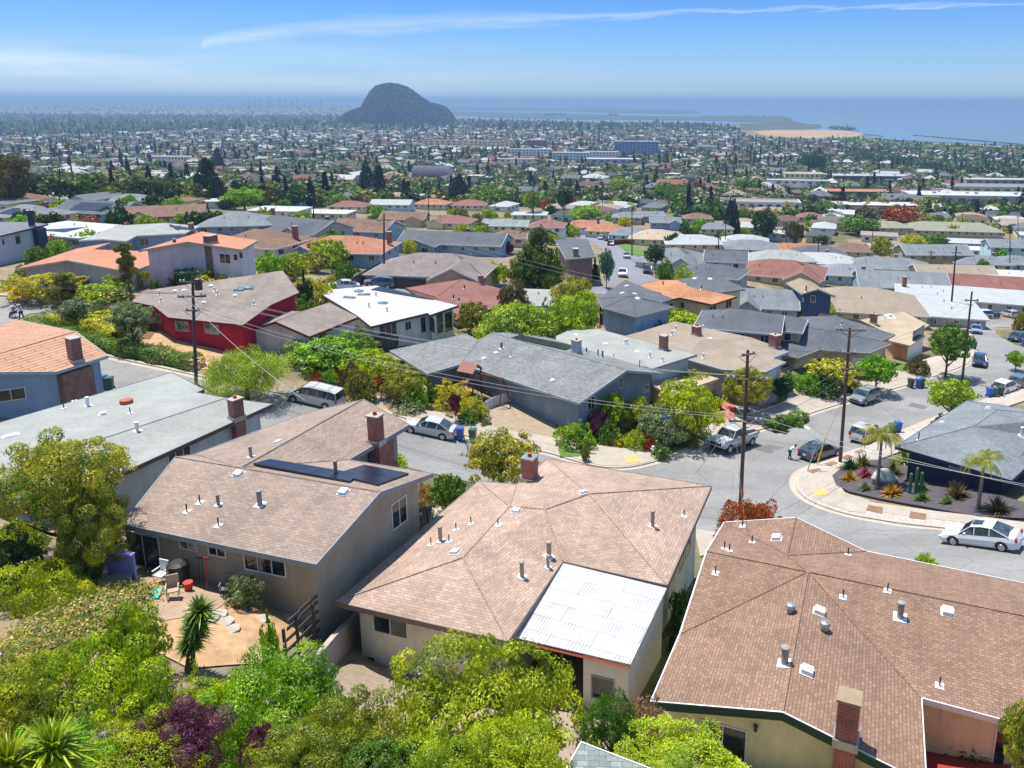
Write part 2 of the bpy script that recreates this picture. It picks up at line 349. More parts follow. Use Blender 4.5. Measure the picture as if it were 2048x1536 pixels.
def ribbon(name, pts, w0, w1, mat, off, skirt=0, **k):
    """a strip beside a world polyline, between offsets w0 and w1 to its left"""
    pts = [Vector(p).to_2d() for p in pts]; A, B = [], []
    for i, p in enumerate(pts):
        t = (pts[min(i+1, len(pts)-1)]-pts[max(i-1, 0)]).normalized(); nn = Vector((-t.y, t.x)); A.append(p+nn*w0); B.append(p+nn*w1)
    return drape(name, A+B[::-1], mat, off, skirt, **k)
def smooth(pts, it=2):
    pts = [Vector(p).to_2d() for p in pts]
    for _ in range(it):
        o = [pts[0]]
        for a, b in zip(pts, pts[1:]): o += [a.lerp(b, .25), a.lerp(b, .75)]
        pts = o+[pts[-1]]
    return pts
ASPH = m_gravel('asphalt', S(164, 162, 158), .12, .25); ASPHN = m_gravel('patched asphalt', S(128, 126, 124), .1, .6); ASPHF = m_gravel('far asphalt', S(150, 150, 158), .1, .1)
_n3 = ASPH.node_tree; _bs = [q for q in _n3.nodes if q.type == 'BSDF_PRINCIPLED'][0]; _src = _bs.inputs['Base Color'].links[0].from_socket
_vo = _n3.nodes.new('ShaderNodeTexVoronoi'); _vo.feature = 'DISTANCE_TO_EDGE'; _vo.inputs['Scale'].default_value = .16; _tx = _n3.nodes.new('ShaderNodeTexCoord'); _wn = noise(_n3, .5, 4); _ad = _n3.nodes.new('ShaderNodeMix'); _ad.data_type = 'RGBA'; _ad.inputs[0].default_value = .35; _n3.links.new(_tx.outputs['Object'], _ad.inputs[6]); _ad.blend_type = 'ADD'; _n3.links.new(_wn.outputs[1], _ad.inputs[7]); _n3.links.new(_ad.outputs[2], _vo.inputs[0])
_c1 = mul(_n3, _src, ramp(_n3, _vo.outputs['Distance'], (.002, (.74,)*3), (.007, (1,)*3))); _st = noise(_n3, .09, 5, stretch=(1, 2.2, 1)); _c1 = mul(_n3, _c1, ramp(_n3, _st.outputs[0], (.4, (.84,)*3), (.6, (1.04,)*3))); _n3.links.new(_c1, _bs.inputs['Base Color'])
DIRT = m_gravel('dry verge dirt', S(205, 176, 142), .25, .8); LAWN = m_gravel('lawn', S(105, 140, 50), .25, .9); LAWND = m_gravel('dry lawn', S(160, 160, 80), .35, .7)
TERRA = m_gravel('terracotta paving', S(216, 140, 118), .12, 1.0); MULCH = m_gravel('dark bark mulch', S(98, 90, 96), .2, 2.0); AGG = m_gravel('exposed aggregate', S(188, 168, 142), .2, 2.5)
STRAW = m_gravel('straw', S(216, 176, 128), .3, 1.2); REDM = m_gravel('red bark mulch', S(200, 110, 70), .25, 1.6); PEB = m_gravel('white pebbles', S(215, 205, 195), .5, 6); TAC = m_plain('yellow tactile paving', S(245, 200, 110), .8)
# main street: far kerb line and near kerb line, from the left round to the right
FARK = [(30,642),(42,660),(70,678),(120,693),(200,711),(300,733),(385,752),(480,775),(600,797),(700,808),(770,828),(880,858),(960,882),(1000,893),(1090,905),(1150,925),(1200,937),(1250,939),(1300,929),(1360,910),(1420,888),(1500,867),(1560,850),(1640,822),(1720,796),(1800,776),(1860,757),(1905,742),(1940,728),(1950,705),(1943,680),(1932,655),(1915,634)]
NEARK = [(2160,1100),(2048,1082),(1960,1068),(1850,1055),(1760,1043),(1700,1033),(1650,1018),(1610,1000),(1592,980),(1589,962),(1598,946),(1640,928),(1700,908),(1760,888),(1800,868),(1850,846),(1900,826),(1960,806),(2048,775),(2120,745)]
road = [G(*p) for p in [(-90,590),(40,598),(130,601),(265,604),(262,612),(130,622),(60,628)]]
main = [G(*p) for p in FARK] + [G(*p) for p in [(1900,634),(2060,644),(2120,650)]] + [G(*p) for p in [(2120,680),(2048,655),(1990,655),(1992,670),(2030,690),(2120,720)]] + [G(*p) for p in NEARK[::-1]]
main += [G(*p) for p in [(2160,1240),(1900,1175),(1750,1150),(1500,1085),(1390,1066),(1200,1018),(1000,978),(850,944),(600,885),(400,832),(200,790),(60,762),(-90,742)]] + road
drape('street', main, ASPH, .05, kind='structure')
_side = [(1395,700),(1370,655),(1330,610),(1290,575),(1262,552),(1240,530),(1226,508),(1206,488),(1182,474),(1150,470),(1130,462),(1135,455),(1170,458),(1205,468),(1228,478),(1262,500),(1290,522),(1330,560),(1370,600),(1400,640),(1430,690)]
CSTREET = [(1208,560),(1205,540),(1215,520),(1205,498),(1178,480),(1120,474),(1120,466),(1185,468),(1212,476),(1240,492),(1262,510),(1290,518),(1345,528),(1345,536),(1285,530),(1275,535),(1310,556),(1360,590),(1270,600)]
drape('street', gpoly(CSTREET), ASPHF, .06, kind='structure')
drape('street', gpoly([(600,590),(700,580),(820,575),(900,568),(1010,566),(1200,575),(1230,560),(1210,590),(1000,580),(900,582),(800,592),(700,600),(600,612)]), ASPHF, .06, kind='structure')
def inter(poly2, P_): return geometry.intersect_point_tri_2d
# kerbs and pavements
FKW = smooth([G(*p) for p in FARK]); NKW = smooth([G(*p) for p in NEARK])
ribbon('kerb', FKW, 0, .3, CONCL, .17, .3, kind='structure'); ribbon('kerb', FKW, -.45, 0, CONCL, .066, kind='structure')
ribbon('kerb', NKW, -.3, 0, CONCL, .17, .3, kind='structure'); ribbon('kerb', NKW, 0, .5, CONCL, .066, kind='structure')
_i0 = min(range(len(FKW)), key=lambda i: (FKW[i]-G(690,806).to_2d()).length); _i1 = min(range(len(FKW)), key=lambda i: (FKW[i]-G(1420,888).to_2d()).length)
_i2 = min(range(len(FKW)), key=lambda i: (FKW[i]-G(965,884).to_2d()).length); ribbon('verge', FKW[_i0:_i2+1], .302, 1.7, DIRT, .165, .2, kind='structure'); ribbon('verge', FKW[_i2:], .302, 1.7, CONC, .165, .2, kind='structure'); ribbon('pavement', FKW[_i0:], 1.7, 3.2, CONC, .185, .3, kind='structure')
ribbon('verge', NKW, -1.5, -.302, PEB, .165, .2, kind='structure'); ribbon('pavement', NKW, -3.2, -1.5, CONC, .185, .3, kind='structure')
drape('pavement', gpoly([(-60,570),(60,579),(130,583),(265,588),(268,597),(130,593),(-60,585)]), TERRA, .2, .2, kind='structure')
drape('pavement', gpoly([(-60,585),(130,593),(268,597),(268,601),(130,598),(-60,592)]), CONC, .17, .2, kind='structure')
# corner pavement aprons
drape('pavement', gpoly([(1120,893),(1170,890),(1240,900),(1320,900),(1370,893),(1330,916),(1290,930),(1250,936),(1200,934),(1150,921)]), CONC, .20, .3, kind='structure')
drape('pavement', gpoly([(1597,962),(1640,945),(1700,925),(1735,915),(1750,930),(1690,950),(1672,965),(1690,990),(1740,1005),(1730,1030),(1700,1027),(1650,1010),(1610,990)]), CONC, .20, .3, kind='structure')
drape('tactile_paving', gpoly([(1247,918),(1276,917),(1281,928),(1253,930)]), TAC, .225, .05, label='yellow tactile ramp panel by the fire hydrant corner', cat='tactile paving') if 0 else None
for q, lb in (([(1247,918),(1276,917),(1281,928),(1253,930)], 'yellow tactile ramp panel set in the pavement beside the hydrant'), ([(1624,986),(1645,979),(1660,993),(1635,997)], 'yellow tactile ramp panel on the corner below the leaning street sign')):
    tag(drape('tactile_panel', gpoly(q), TAC, .225, .05), lb, 'tactile panel')
for q in ([(1721,1011),(1766,1019),(1764,1032),(1720,1022)],[(1820,1027),(1852,1032),(1850,1044),(1818,1040)],[(1615,945),(1636,940),(1645,944),(1624,950)],[(1648,931),(1666,926),(1676,930),(1658,936)],[(1680,918),(1696,913),(1706,917),(1690,923)],[(1708,907),(1722,902),(1732,906),(1716,911)]):
    drape('verge_panel', gpoly(q), m_gravel('brown bark square', S(160,125,95), .25, 2), .195, .06, kind='structure')
# patches of newer asphalt and the painted arrow
drape('asphalt_patch', gpoly([(1535,889),(1570,892),(1566,905),(1520,900)][:0] or [(1507,899),(1538,889),(1568,896),(1540,908)]), ASPHN, .062, kind='structure')
drape('asphalt_patch', gpoly([(1812,812),(1824,806),(1856,814),(1848,820)]), ASPHN, .062, kind='structure')
drape('road_marking', gpoly([(1604,855),(1617,851),(1616,854),(1622,860),(1612,858)]), WHITE, .064, kind='structure')
# private drives, yards, beds
for nm, q, m_, o_ in (('driveway', [(980,822),(1032,806),(1052,812),(1110,848),(1118,880),(1100,892),(1030,874),(985,866)], AGG, .12),
 ('garden_bed', [(760,780),(850,805),(985,848),(985,866),(890,838),(790,808),(700,792),(690,780),(720,765)], m_gravel('red garden soil', S(150,120,85), .3, 1), .1),
 ('garden_path', [(742,735),(765,738),(788,775),(808,808),(784,806),(765,778),(745,755)], m_gravel('sand path', S(235,185,140), .15, 1), .16),
 ('garden_bed', [(1120,840),(1200,860),(1320,850),(1400,860),(1365,876),(1310,893),(1240,903),(1190,893),(1120,888)], m_gravel('garden soil', S(140,105,75), .3, 1), .1),
 ('lawn_strip', [(1320,903),(1365,878),(1405,872),(1415,880),(1360,903),(1325,918)], LAWN, .2), ('lawn_strip', [(1116,900),(1190,905),(1195,917),(1120,917)], LAWN, .2),
 ('brick_path', [(1440,800),(1465,792),(1475,830),(1440,870),(1450,845),(1432,845)], TERRA, .16), ('brick_path', [(1465,792),(1510,800),(1570,822),(1562,828),(1505,812),(1470,806)], TERRA, .165),
 ('pebble_bed', [(1446,840),(1470,808),(1505,812),(1560,830),(1530,848),(1480,858),(1455,850)], PEB, .12),
 ('driveway', [(1565,840),(1580,772),(1690,790),(1705,800),(1640,820),(1610,835)], m_gravel('pinkish concrete', S(196,176,160), .12, .6), .12),
 ('driveway', [(1690,768),(1760,770),(1840,795),(1832,775),(1880,752),(1840,730),(1800,735),(1760,745),(1700,755)][:0] or [(1760,735),(1800,744),(1870,757),(1800,776),(1740,790),(1700,782),(1712,765),(1760,760)], m_gravel('pale concrete', S(216,200,184), .1, .6), .12),
 ('driveway', [(1842,722),(1880,712),(1935,718),(1938,728),(1905,740),(1870,740)], m_gravel('pale concrete', S(216,200,184), .1, .6), .12),
 ('lawn', [(1785,728),(1800,726),(1865,740),(1830,751),(1790,742)], LAWN, .14), ('mulch_bed', [(1690,770),(1722,768),(1740,790),(1705,797),(1690,790)], REDM, .15), ('mulch_bed', [(1760,758),(1775,757),(1800,765),(1780,768)], REDM, .16),
 ('driveway', [(1900,628),(1890,615),(1990,612),(2030,622),(2048,634)], m_gravel('pale concrete', S(216,200,184), .1, .6), .12),
 ('mulch_bed', [(1664,955),(1680,942),(1740,925),(1800,918),(1840,940),(1950,980),(2048,1010),(2048,1042),(1960,1038),(1860,1020),(1760,1002),(1700,988),(1672,975)], MULCH, .22),
 ('patio', [(205,1185),(250,1160),(450,1165),(480,1200),(420,1230),(330,1245),(270,1225)], m_gravel('flagstone', S(196,168,138), .2, 1), .1),
 ('straw_yard', [(310,1235),(400,1215),(520,1195),(620,1230),(600,1290),(520,1330),(380,1340),(300,1300)], STRAW, .07),
 ('patio', [(640,1365),(715,1325),(850,1340),(1100,1400),(1240,1420),(1240,1536),(900,1536),(700,1440)], AGG, .08),
 ('path', [(850,1010),(880,1000),(905,1080),(870,1090)], CONC, .08), ('driveway', [(1388,1060),(1440,1068),(1425,1110),(1400,1115)], CONC, .12),
 ('grass_strip', [(1290,1300),(1345,1270),(1300,1395),(1250,1400)], LAWND, .05), ('hillside_path', [(20,1060),(110,1010),(120,1030),(40,1075)], m_gravel('sandy path', S(240,200,160), .1, 1), .06),
 ('flower_bank', [(0,1290),(95,1235),(180,1170),(260,1190),(250,1240),(170,1330),(60,1400),(-40,1420)], m_gravel('rough dry bank', S(165,125,60), .35, 1.5), .06),
 ('dry_slope', [(345,655),(260,650),(210,640),(300,700),(400,740),(500,740),(560,720),(470,705),(380,690)], STRAW, .06),
 ('garden_bed', [(110,612),(265,605),(330,640),(300,680),(150,655),(80,640)], m_gravel('garden soil', S(140,105,75), .3, 1), .09),
 ('front_path', [(318,580),(350,570),(352,562),(340,590),(330,600),(280,590)], TERRA, .12), ('red_patio', [(1840,1440),(2048,1500),(2048,1600),(1850,1600)], m_gravel('red tiles', S(190,70,60), .15, 1), .12)):
    drape(nm, gpoly(q), m_, o_, .12 if o_ > .09 else 0, kind='structure')
for lawn in ([(1232,488),(1258,486),(1290,502),(1295,512),(1268,510)], [(1262,520),(1300,515),(1310,530),(1290,532)]): drape('lawn', gpoly(lawn), LAWN, .1, kind='structure')
# ------------------------------------------------------------------ bay, shores
WAT = newmat('bay water'); _m, _n2, _b = WAT; _x = noise(_n2, .004, 5, stretch=(1, .35, 1)); _n2.links.new(ramp(_n2, _x.outputs[0], (.3, (.10, .17, .21)), (.7, (.15, .22, .26))), _b.inputs['Base Color'])
_b.inputs['Roughness'].default_value = .32; bump(_n2, _b, noise(_n2, .25, 3).outputs[0], .35, .3); WATER = _m
def flat(name, pts, drop, mat, thick=0, **k):
    b = MB(); q = [P(x, y, drop) for x, y in pts]; b.poly(q)
    if thick:
        for a, c in zip(q, q[1:]+q[:1]): b.poly([a, c, c-Vector((0, 0, thick)), a-Vector((0, 0, thick))])
    o = b.build(name, mat, **k); return o
flat('water', [(905,205.6),(1300,206.6),(1700,207.8),(2300,210.2),(2300,300),(2048,291),(1990,289),(1880,285),(1790,280),(1700,272),(1640,262),(1560,256),(1480,249),(1400,246.5),(1330,246),(1180,246),(1000,241),(920,236),(905,225)], 89.75, WATER, kind='structure')
SHORE = m_gravel('marsh shore', (.07, .075, .05), .3, .004); SANDF = m_gravel('dry grass flats', S(200, 165, 120), .2, .004)
for s_ in ([(900,212),(990,213.5),(1100,215),(1190,214),(1260,216),(1385,220),(1400,227),(1340,228),(1240,226),(1130,223),(1000,222),(900,221)],
 [(900,222.5),(1060,226),(1180,229),(1300,232),(1440,234),(1560,233),(1585,243),(1610,247),(1560,246.5),(1470,243.5),(1390,241),(1250,240),(1120,238.5),(990,236),(900,230)],
 [(1480,247),(1560,246),(1640,249),(1645,256),(1560,262),(1480,260)]):
    flat('mudflat', s_, 89.2, SHORE, 1, kind='structure')
flat('dry_flats', [(1505,262),(1560,259.5),(1640,260),(1700,262),(1730,268),(1700,276),(1620,276),(1530,271)], 88.9, SANDF, 1, kind='structure')
flat('beach', [(1760,282),(1850,285),(1950,289),(2060,294),(2060,299),(1900,294),(1800,288)], 88.4, SANDF, 1, kind='structure')
flat('spit', [(1700,264),(1730,267),(1768,271.5),(1766,273),(1725,270)], 89.1, SHORE, 1, kind='structure')
_b = MB(); ROCKM = m_plain('rock', (.06, .058, .055), .95, var=.3)
for i in range(80):
    p = P(1830+ (2040-1830)*i/79, 271+ (289-271)*(i/79), 89.5); _b.box(p, (rng.uniform(6, 14), rng.uniform(4, 8), rng.uniform(2, 3.6)), rng.uniform(0, 3))
_b.build('breakwater', ROCKM, label='long dark rock breakwater running out into the bay', cat='breakwater')
# long low bridge far across the water
_b = MB(); BR = m_plain('bridge concrete', (.12, .13, .15)); a_, c_ = P(1340, 207.6, 86), P(1660, 209.2, 86)
dv = (c_-a_); M_ = Matrix.Translation((a_+c_)/2+Vector((0, 0, 12))) @ Matrix.Rotation(math.atan2(dv.y, dv.x), 4, 'Z'); _b.box(None, (dv.length, 30, 9), M=M_)
for i in range(26): p = a_.lerp(c_, (i+.5)/26); _b.box(p, (14, 14, 26))
_b.build('long_bridge', BR, label='long low bridge on piers crossing the far bay', cat='bridge')
# ------------------------------------------------------------------ haze
_h = MB(); _h.box((0, 28000, 97), (70000, 60000, 178)); HZ = bpy.data.materials.new('haze'); HZ.use_nodes = True; HZ.node_tree.nodes.clear()
_pv = HZ.node_tree.nodes.new('ShaderNodeVolumePrincipled'); _pv.inputs['Density'].default_value = .00016; _pv.inputs['Color'].default_value = (.37, .56, .80, 1); _pv.inputs['Anisotropy'].default_value = .1
_o = HZ.node_tree.nodes.new('ShaderNodeOutputMaterial'); HZ.node_tree.links.new(_pv.outputs[0], _o.inputs['Volume'])
haze = _h.build('haze', HZ, kind='stuff')
# ------------------------------------------------------------------ house builder
def offs(pts, d):
    """offset a closed xy polygon inwards (ccw) by d"""
    n = len(pts); A = sum(pts[i].x*pts[(i+1) % n].y-pts[(i+1) % n].x*pts[i].y for i in range(n)); sg = 1 if A > 0 else -1; o = []
    for i in range(n):
        a, b, c = pts[i-1], pts[i], pts[(i+1) % n]; t1 = (b-a).normalized(); t2 = (c-b).normalized()
        n1 = Vector((-t1.y, t1.x))*sg; n2 = Vector((-t2.y, t2.x))*sg; q = n1+n2
        if q.length < .2: o.append(b+n1*d); continue
        q.normalize(); o.append(b+q*min(d/max(q.dot(n1), .35), d*2.2))
    return o
class House:
    def __init__(s, name, label, W, faces, per, roof, wall, fascia=WHITE, ov=.5, thick=.16, group=None, caps=True, hmin=2.0, cat='house', walls=True, root=None):
        c = sum((W[k] for k in per), Vector())/len(per); s.base = Vector((c.x, c.y, gz(c.x, c.y))); s.inv = Matrix.Translation(-s.base)
        s.root = root or empty(name, s.base, label=label, cat=cat, group=group)
        if root: s.base = root.location.copy(); s.inv = Matrix.Translation(-s.base)
        s.wallm = wall; s.roofm = roof; up = Vector((0, 0, 1))
        b = MB(); tri = []; V = []
        for f in faces:
            q = [W[k] for k in f]; A = sum(q[i].x*q[(i+1) % len(q)].y-q[(i+1) % len(q)].x*q[i].y for i in range(len(q)))
            if A < 0: q = q[::-1]
            nf = Vector((0, 0, 0))
            for i in range(len(q)): nf += q[i].cross(q[(i+1) % len(q)])
            nf.normalize(); hh = Vector((0, 0, 1)).cross(nf); hh = ((W[per[1]]-W[per[0]]) if hh.length < .02 else hh).normalized(); ss = nf.cross(hh)
            for t in (geometry.tessellate_polygon([q]) if len(q) > 3 else [(0, 1, 2)]):
                p3 = [q[i] for i in t]; nn = (p3[1]-p3[0]).cross(p3[2]-p3[0])
                if nn.length < 1e-5: continue
                if nn.z < 0: p3 = p3[::-1]
                b.poly(p3, [(p.dot(hh), p.dot(ss)) for p in p3]); b.poly([p-up*thick for p in p3[::-1]])
                tri.append(tuple(range(len(V), len(V)+3))); V += p3
        s.bvh = BVHTree.FromPolygons(V, tri)
        P_ = [W[k] for k in per]; n = len(P_)
        A = sum(P_[i].x*P_[(i+1) % n].y-P_[(i+1) % n].x*P_[i].y for i in range(n))
        if A < 0: P_ = P_[::-1]
        s.P = P_
        for i in range(n): a, c = P_[i], P_[(i+1) % n]; b.poly([a-up*thick, c-up*thick, c, a])
        s.roof = b.build('roof', roof, s.root, s.inv)
        if fascia:
            b = MB(); oo = offs([p.to_2d() for p in P_], -.03)
            for i in range(n):
                j = (i+1) % n; a, c = P_[i], P_[j]; A_, C_ = Vector((*oo[i], a.z)), Vector((*oo[j], c.z))
                a0, c0 = A_-up*(thick+.08), C_-up*(thick+.08); a1, c1 = A_+up*.015, C_+up*.015; ai, ci = a-up*(thick+.08), c-up*(thick+.08)
                b.poly([a0, c0, c1, a1]); b.poly([a1, c1, c+up*.02, a+up*.02]); b.poly([ai, ci, c0, a0])
            b.build('fascia', fascia, s.roof, s.inv)
        if caps:
            ed = {}
            for f in faces:
                for i in range(len(f)):
                    k = tuple(sorted((f[i], f[(i+1) % len(f)]))); ed[k] = ed.get(k, 0)+1
            b = MB(); m_ = 0
            for (x, y), k in ed.items():
                if k == 2 and (W[x]-W[y]).length > .5: b.tube([W[x]+up*.01, W[y]+up*.01], .045, 5, cap=False, auto=True); m_ = 1
            if m_: b.build('ridge_cap', roof, s.roof, s.inv)
        s.walls = []
        if walls:
            io = offs([p.to_2d() for p in P_], ov); top = []
            for p, q in zip(P_, io): top.append(Vector((q.x, q.y, s.zr(q.x, q.y, p.z)-thick-.005)))
            bot = [Vector((q.x, q.y, min(gz(q.x, q.y)-.4, t.z-hmin))) for q, t in zip(io, top)]; b = MB()
            for i in range(n):
                j = (i+1) % n; b.auto([bot[i], bot[j], top[j], top[i]]); s.walls.append((bot[i], bot[j], top[j], top[i]))
            s.wall = b.build('wall', wall, s.root, s.inv)
            s.io = io; s.bot = bot
    def zr(s, x, y, d):
        h = s.bvh.ray_cast(Vector((x, y, 300)), Vector((0, 0, -1)))
        if h[0]: return h[0].z
        h = s.bvh.find_nearest(Vector((x, y, d))); return h[0].z
    def hit(s, px, py):
        h = s.bvh.ray_cast(EYE, ray(px, py))
        if h[0] is None: h = s.bvh.find_nearest(EYE+ray(px, py)*((s.base-EYE).length)); 
        n = h[1] if h[1].z > 0 else -h[1]; return h[0], n
    def wallhit(s, px, py):
        d = ray(px, py); best = None
        for i, q in enumerate(s.walls):
            e = q[1]-q[0]; 
            if e.length < .1: continue
            n = e.cross(Vector((0, 0, 1))).normalized(); dn = d.dot(n)
            if dn > -.02: continue
            t = (q[0]-EYE).dot(n)/dn; p = EYE+d*t; u = (p-q[0]).dot(e.normalized())/e.length
            if -.04 < u < 1.04 and p.z > q[0].z-.5 and p.z < max(q[2].z, q[3].z)+.9 and (best is None or t < best[0]): best = (t, i, n, e.normalized(), p)
        return best
    def window(s, x0, y0, x1, y1, panes=2, kind='window', frame=WHITE, glass=None, proud=.04, fw=.06, label=None):
        """a window from its upper-left and lower-right pixels on whichever wall it lies"""
        h = s.wallhit((x0+x1)/2, (y0+y1)/2)
        if not h: return None
        _, i, n, e, p = h; q = s.walls[i]; o = []
        for px, py in ((x0, y0), (x1, y1)):
            d = ray(px, py); t = (q[0]-EYE).dot(n)/d.dot(n); o.append(EYE+d*t)
        u0, u1 = sorted(((o[0]-q[0]).dot(e), (o[1]-q[0]).dot(e))); z1, z0 = o[0].z, o[1].z
        if z0 > z1: z0, z1 = z1, z0
        return s.win_at(q[0], e, n, u0, u1, z0, z1, panes, kind, frame, glass, proud, fw, label)
    def win_at(s, o, e, n, u0, u1, z0, z1, panes=2, kind='window', frame=WHITE, glass=None, proud=.04, fw=.06, label=None):
        b = MB(); M_ = Matrix((( e.x, n.x, 0, o.x), (e.y, n.y, 0, o.y), (0, 0, 1, 0), (0, 0, 0, 1)))   # local: x along wall, y out, z up
        def bx(a0, a1, c0, c1, y0=-.02, y1=proud): b.box(None, (a1-a0, y1-y0, c1-c0), M=M_ @ Matrix.Translation(((a0+a1)/2, (y0+y1)/2, (c0+c1)/2)))
        bx(u0, u1, z0, z0+fw); bx(u0, u1, z1-fw, z1); bx(u0, u0+fw, z0+fw, z1-fw); bx(u1-fw, u1, z0+fw, z1-fw)
        for k in range(1, panes): c = u0+(u1-u0)*k/panes; bx(c-fw*.4, c+fw*.4, z0+fw, z1-fw)
        w_ = b.build(kind, frame, s.root, s.inv); tag(w_, label)
        b = MB()
        for k in range(panes):
            a0 = u0+(u1-u0)*k/panes+fw*.4; a1 = u0+(u1-u0)*(k+1)/panes-fw*.4
            b.box(None, (a1-a0, .012, z1-z0-fw), M=M_ @ Matrix.Translation(((a0+a1)/2, .012, (z0+z1)/2)))
        b.build('pane' if kind != 'garage_door' else 'door_panel', glass or GLASS, w_, s.inv); return w_
    def panel_door(s, x0, y0, x1, y1, kind='garage_door', m=None, lines=4):
        h = s.wallhit((x0+x1)/2, (y0+y1)/2)
        if not h: return
        _, i, n, e, p = h; q = s.walls[i]; o = []
        for px, py in ((x0, y0), (x1, y1)): d = ray(px, py); o.append(EYE+d*((q[0]-EYE).dot(n)/d.dot(n)))
        u0, u1 = sorted(((o[0]-q[0]).dot(e), (o[1]-q[0]).dot(e))); z1, z0 = o[0].z, o[1].z; b = MB()
        M_ = Matrix(((e.x, n.x, 0, q[0].x), (e.y, n.y, 0, q[0].y), (0, 0, 1, 0), (0, 0, 0, 1)))
        for k in range(lines):
            a = z0+(z1-z0)*k/lines; c = z0+(z1-z0)*(k+1)/lines-.02
            b.box(None, (u1-u0, .05, c-a), M=M_ @ Matrix.Translation(((u0+u1)/2, .01, (a+c)/2)))
        b.build(kind, m or WHITE, s.root, s.inv)
    def pipe(s, px, py, r=.05, h=.45, m=None, cap=0, flash=WHITE, name='vent_pipe'):
        p, n = s.hit(px, py); b = MB(); b.tube([p-Vector((0, 0, .05)), p+Vector((0, 0, h))], r, 8)
        if cap: b.tube([p+Vector((0, 0, h+.02)), p+Vector((0, 0, h+.09)), p+Vector((0, 0, h+.13))], [r*cap, r*cap, r*.5], 8)
        o = b.build(name, m or DARK, s.roof, s.inv)
        if flash is not None:
            b = MB(); q = n.to_track_quat('Z', 'Y').to_matrix().to_4x4(); b.box(None, (max(.32, r*4), max(.32, r*4), .015), M=Matrix.Translation(p+n*.02) @ q); b.build('flashing', flash, o, s.inv)
    def vent(s, px, py, w=.38, h=.16, m=None, name='roof_vent', l=None):
        p, n = s.hit(px, py); b = MB(); q = n.to_track_quat('Z', 'Y').to_matrix().to_4x4(); b.box(None, (l or w, w, h), M=Matrix.Translation(p+n*h/2) @ q)
        b.box(None, ((l or w)*1.3, w*1.3, .02), M=Matrix.Translation(p+n*.02) @ q); b.build(name, m or WHITE, s.roof, s.inv)
    def skylight(s, px, py, w=.7, l=1.1, m=None):
        p, n = s.hit(px, py); b = MB(); q = n.to_track_quat('Z', 'Y').to_matrix().to_4x4(); b.box(None, (l, w, .18), M=Matrix.Translation(p+n*.08) @ q); o = b.build('skylight', METAL, s.roof, s.inv)
        b = MB(); b.box(None, (l*.86, w*.84, .03), M=Matrix.Translation(p+n*.19) @ q); b.build('pane', m or m_glass('skylight glass', (.12, .2, .24)), o, s.inv)
    def chimney(s, px, py, w=.75, d=.6, h=1.1, m=None, rz=None, pots=1, cap=None, down=2.5, stack=None, flash=1):
        """px, py: where the visible foot of the chimney meets the roof"""
        p, n = s.hit(px, py); rz = s.rz() if rz is None else rz; b = MB(); m = m or BRICK
        b.box(p+Vector((0, 0, (h-down)/2)), (w, d, h+down), rz); o = b.build('chimney', m, s.roof, s.inv); b = MB()
        b.box(p+Vector((0, 0, h+.04)), (w+.1, d+.1, .09), rz); b.build('chimney_cap', cap or CONC, o, s.inv)
        if flash: b = MB(); b.box(p+Vector((0, 0, .02)), (w+.14, d+.14, .34), rz); b.build('flashing', METAL, o, s.inv)
        if pots:
            b = MB(); a = math.cos(rz), math.sin(rz)
            for k in range(pots):
                t = (k-(pots-1)/2)*.34; q = p+Vector((a[0]*t, a[1]*t, h+.08)); b.tube([q, q+Vector((0, 0, .2))], [.13, .11], 8)
            b.build('chimney_pot', m_plain('clay pot', S(205, 100, 70)), o, s.inv)
        return o
    def rz(s):
        q = max(((s.P[(i+1) % len(s.P)]-s.P[i]) for i in range(len(s.P))), key=lambda v: v.to_2d().length); return math.atan2(q.y, q.x)
    def solar(s, q, nx=4, ny=2):
        """q: four roof pixels, clockwise from the upper left"""
        pts = []; 
        for a in q: p, n = s.hit(*a); pts.append(p+n*.08)
        m = m_plain('solar cell', (.014, .016, .028), .28, var=.1); b = MB(); f = MB()
        for i in range(nx):
            for j in range(ny):
                def at(u, v): return pts[0].lerp(pts[1], u).lerp(pts[3].lerp(pts[2], u), v)
                e = .012; c = [at((i+e)/nx, (j+e)/ny), at((i+1-e)/nx, (j+e)/ny), at((i+1-e)/nx, (j+1-e)/ny), at((i+e)/nx, (j+1-e)/ny)]
                nn = (c[1]-c[0]).cross(c[3]-c[0]).normalized(); nn = nn if nn.z > 0 else -nn
                if (c[1]-c[0]).cross(c[3]-c[0]).z < 0: c = c[::-1]
                b.poly([p+nn*.03 for p in c]); 
                for k in range(4): f.poly([c[k]-nn*.06, c[(k+1) % 4]-nn*.06, c[(k+1) % 4]+nn*.028, c[k]+nn*.028])
        o = f.build('solar_panel', DARK, s.roof, s.inv); b.build('solar_cells', m, o, s.inv)
    def eave_windows(s, edges=None, sp=3.2, w=1.3, h=1.05, sill=1.0):
        """plain windows along walls the photo does not show in detail"""
        for i, q in enumerate(s.walls):
            e = q[1]-q[0]; Ln = e.to_2d().length
            if Ln < 3 or (edges is not None and i not in edges): continue
            e = Vector((e.x, e.y, 0)).normalized(); n = e.cross(Vector((0, 0, 1))); k = max(1, int(Ln/sp)); zt = min(q[2].z, q[3].z)-.35
            for j in range(k):
                u = Ln*(j+.5)/k+rng.uniform(-.4, .4); ww = w*rng.uniform(.7, 1.25)
                s.win_at(q[0], e, n, u-ww/2, u+ww/2, zt-h, zt, 2 if ww > 1 else 1)
def PH(name, label, V, faces, per, roof, wall, **k):
    return House(name, label, {a: P(*v) for a, v in V.items()}, faces, per, roof, wall, **k)
def vis(W, per):   # report
    pass
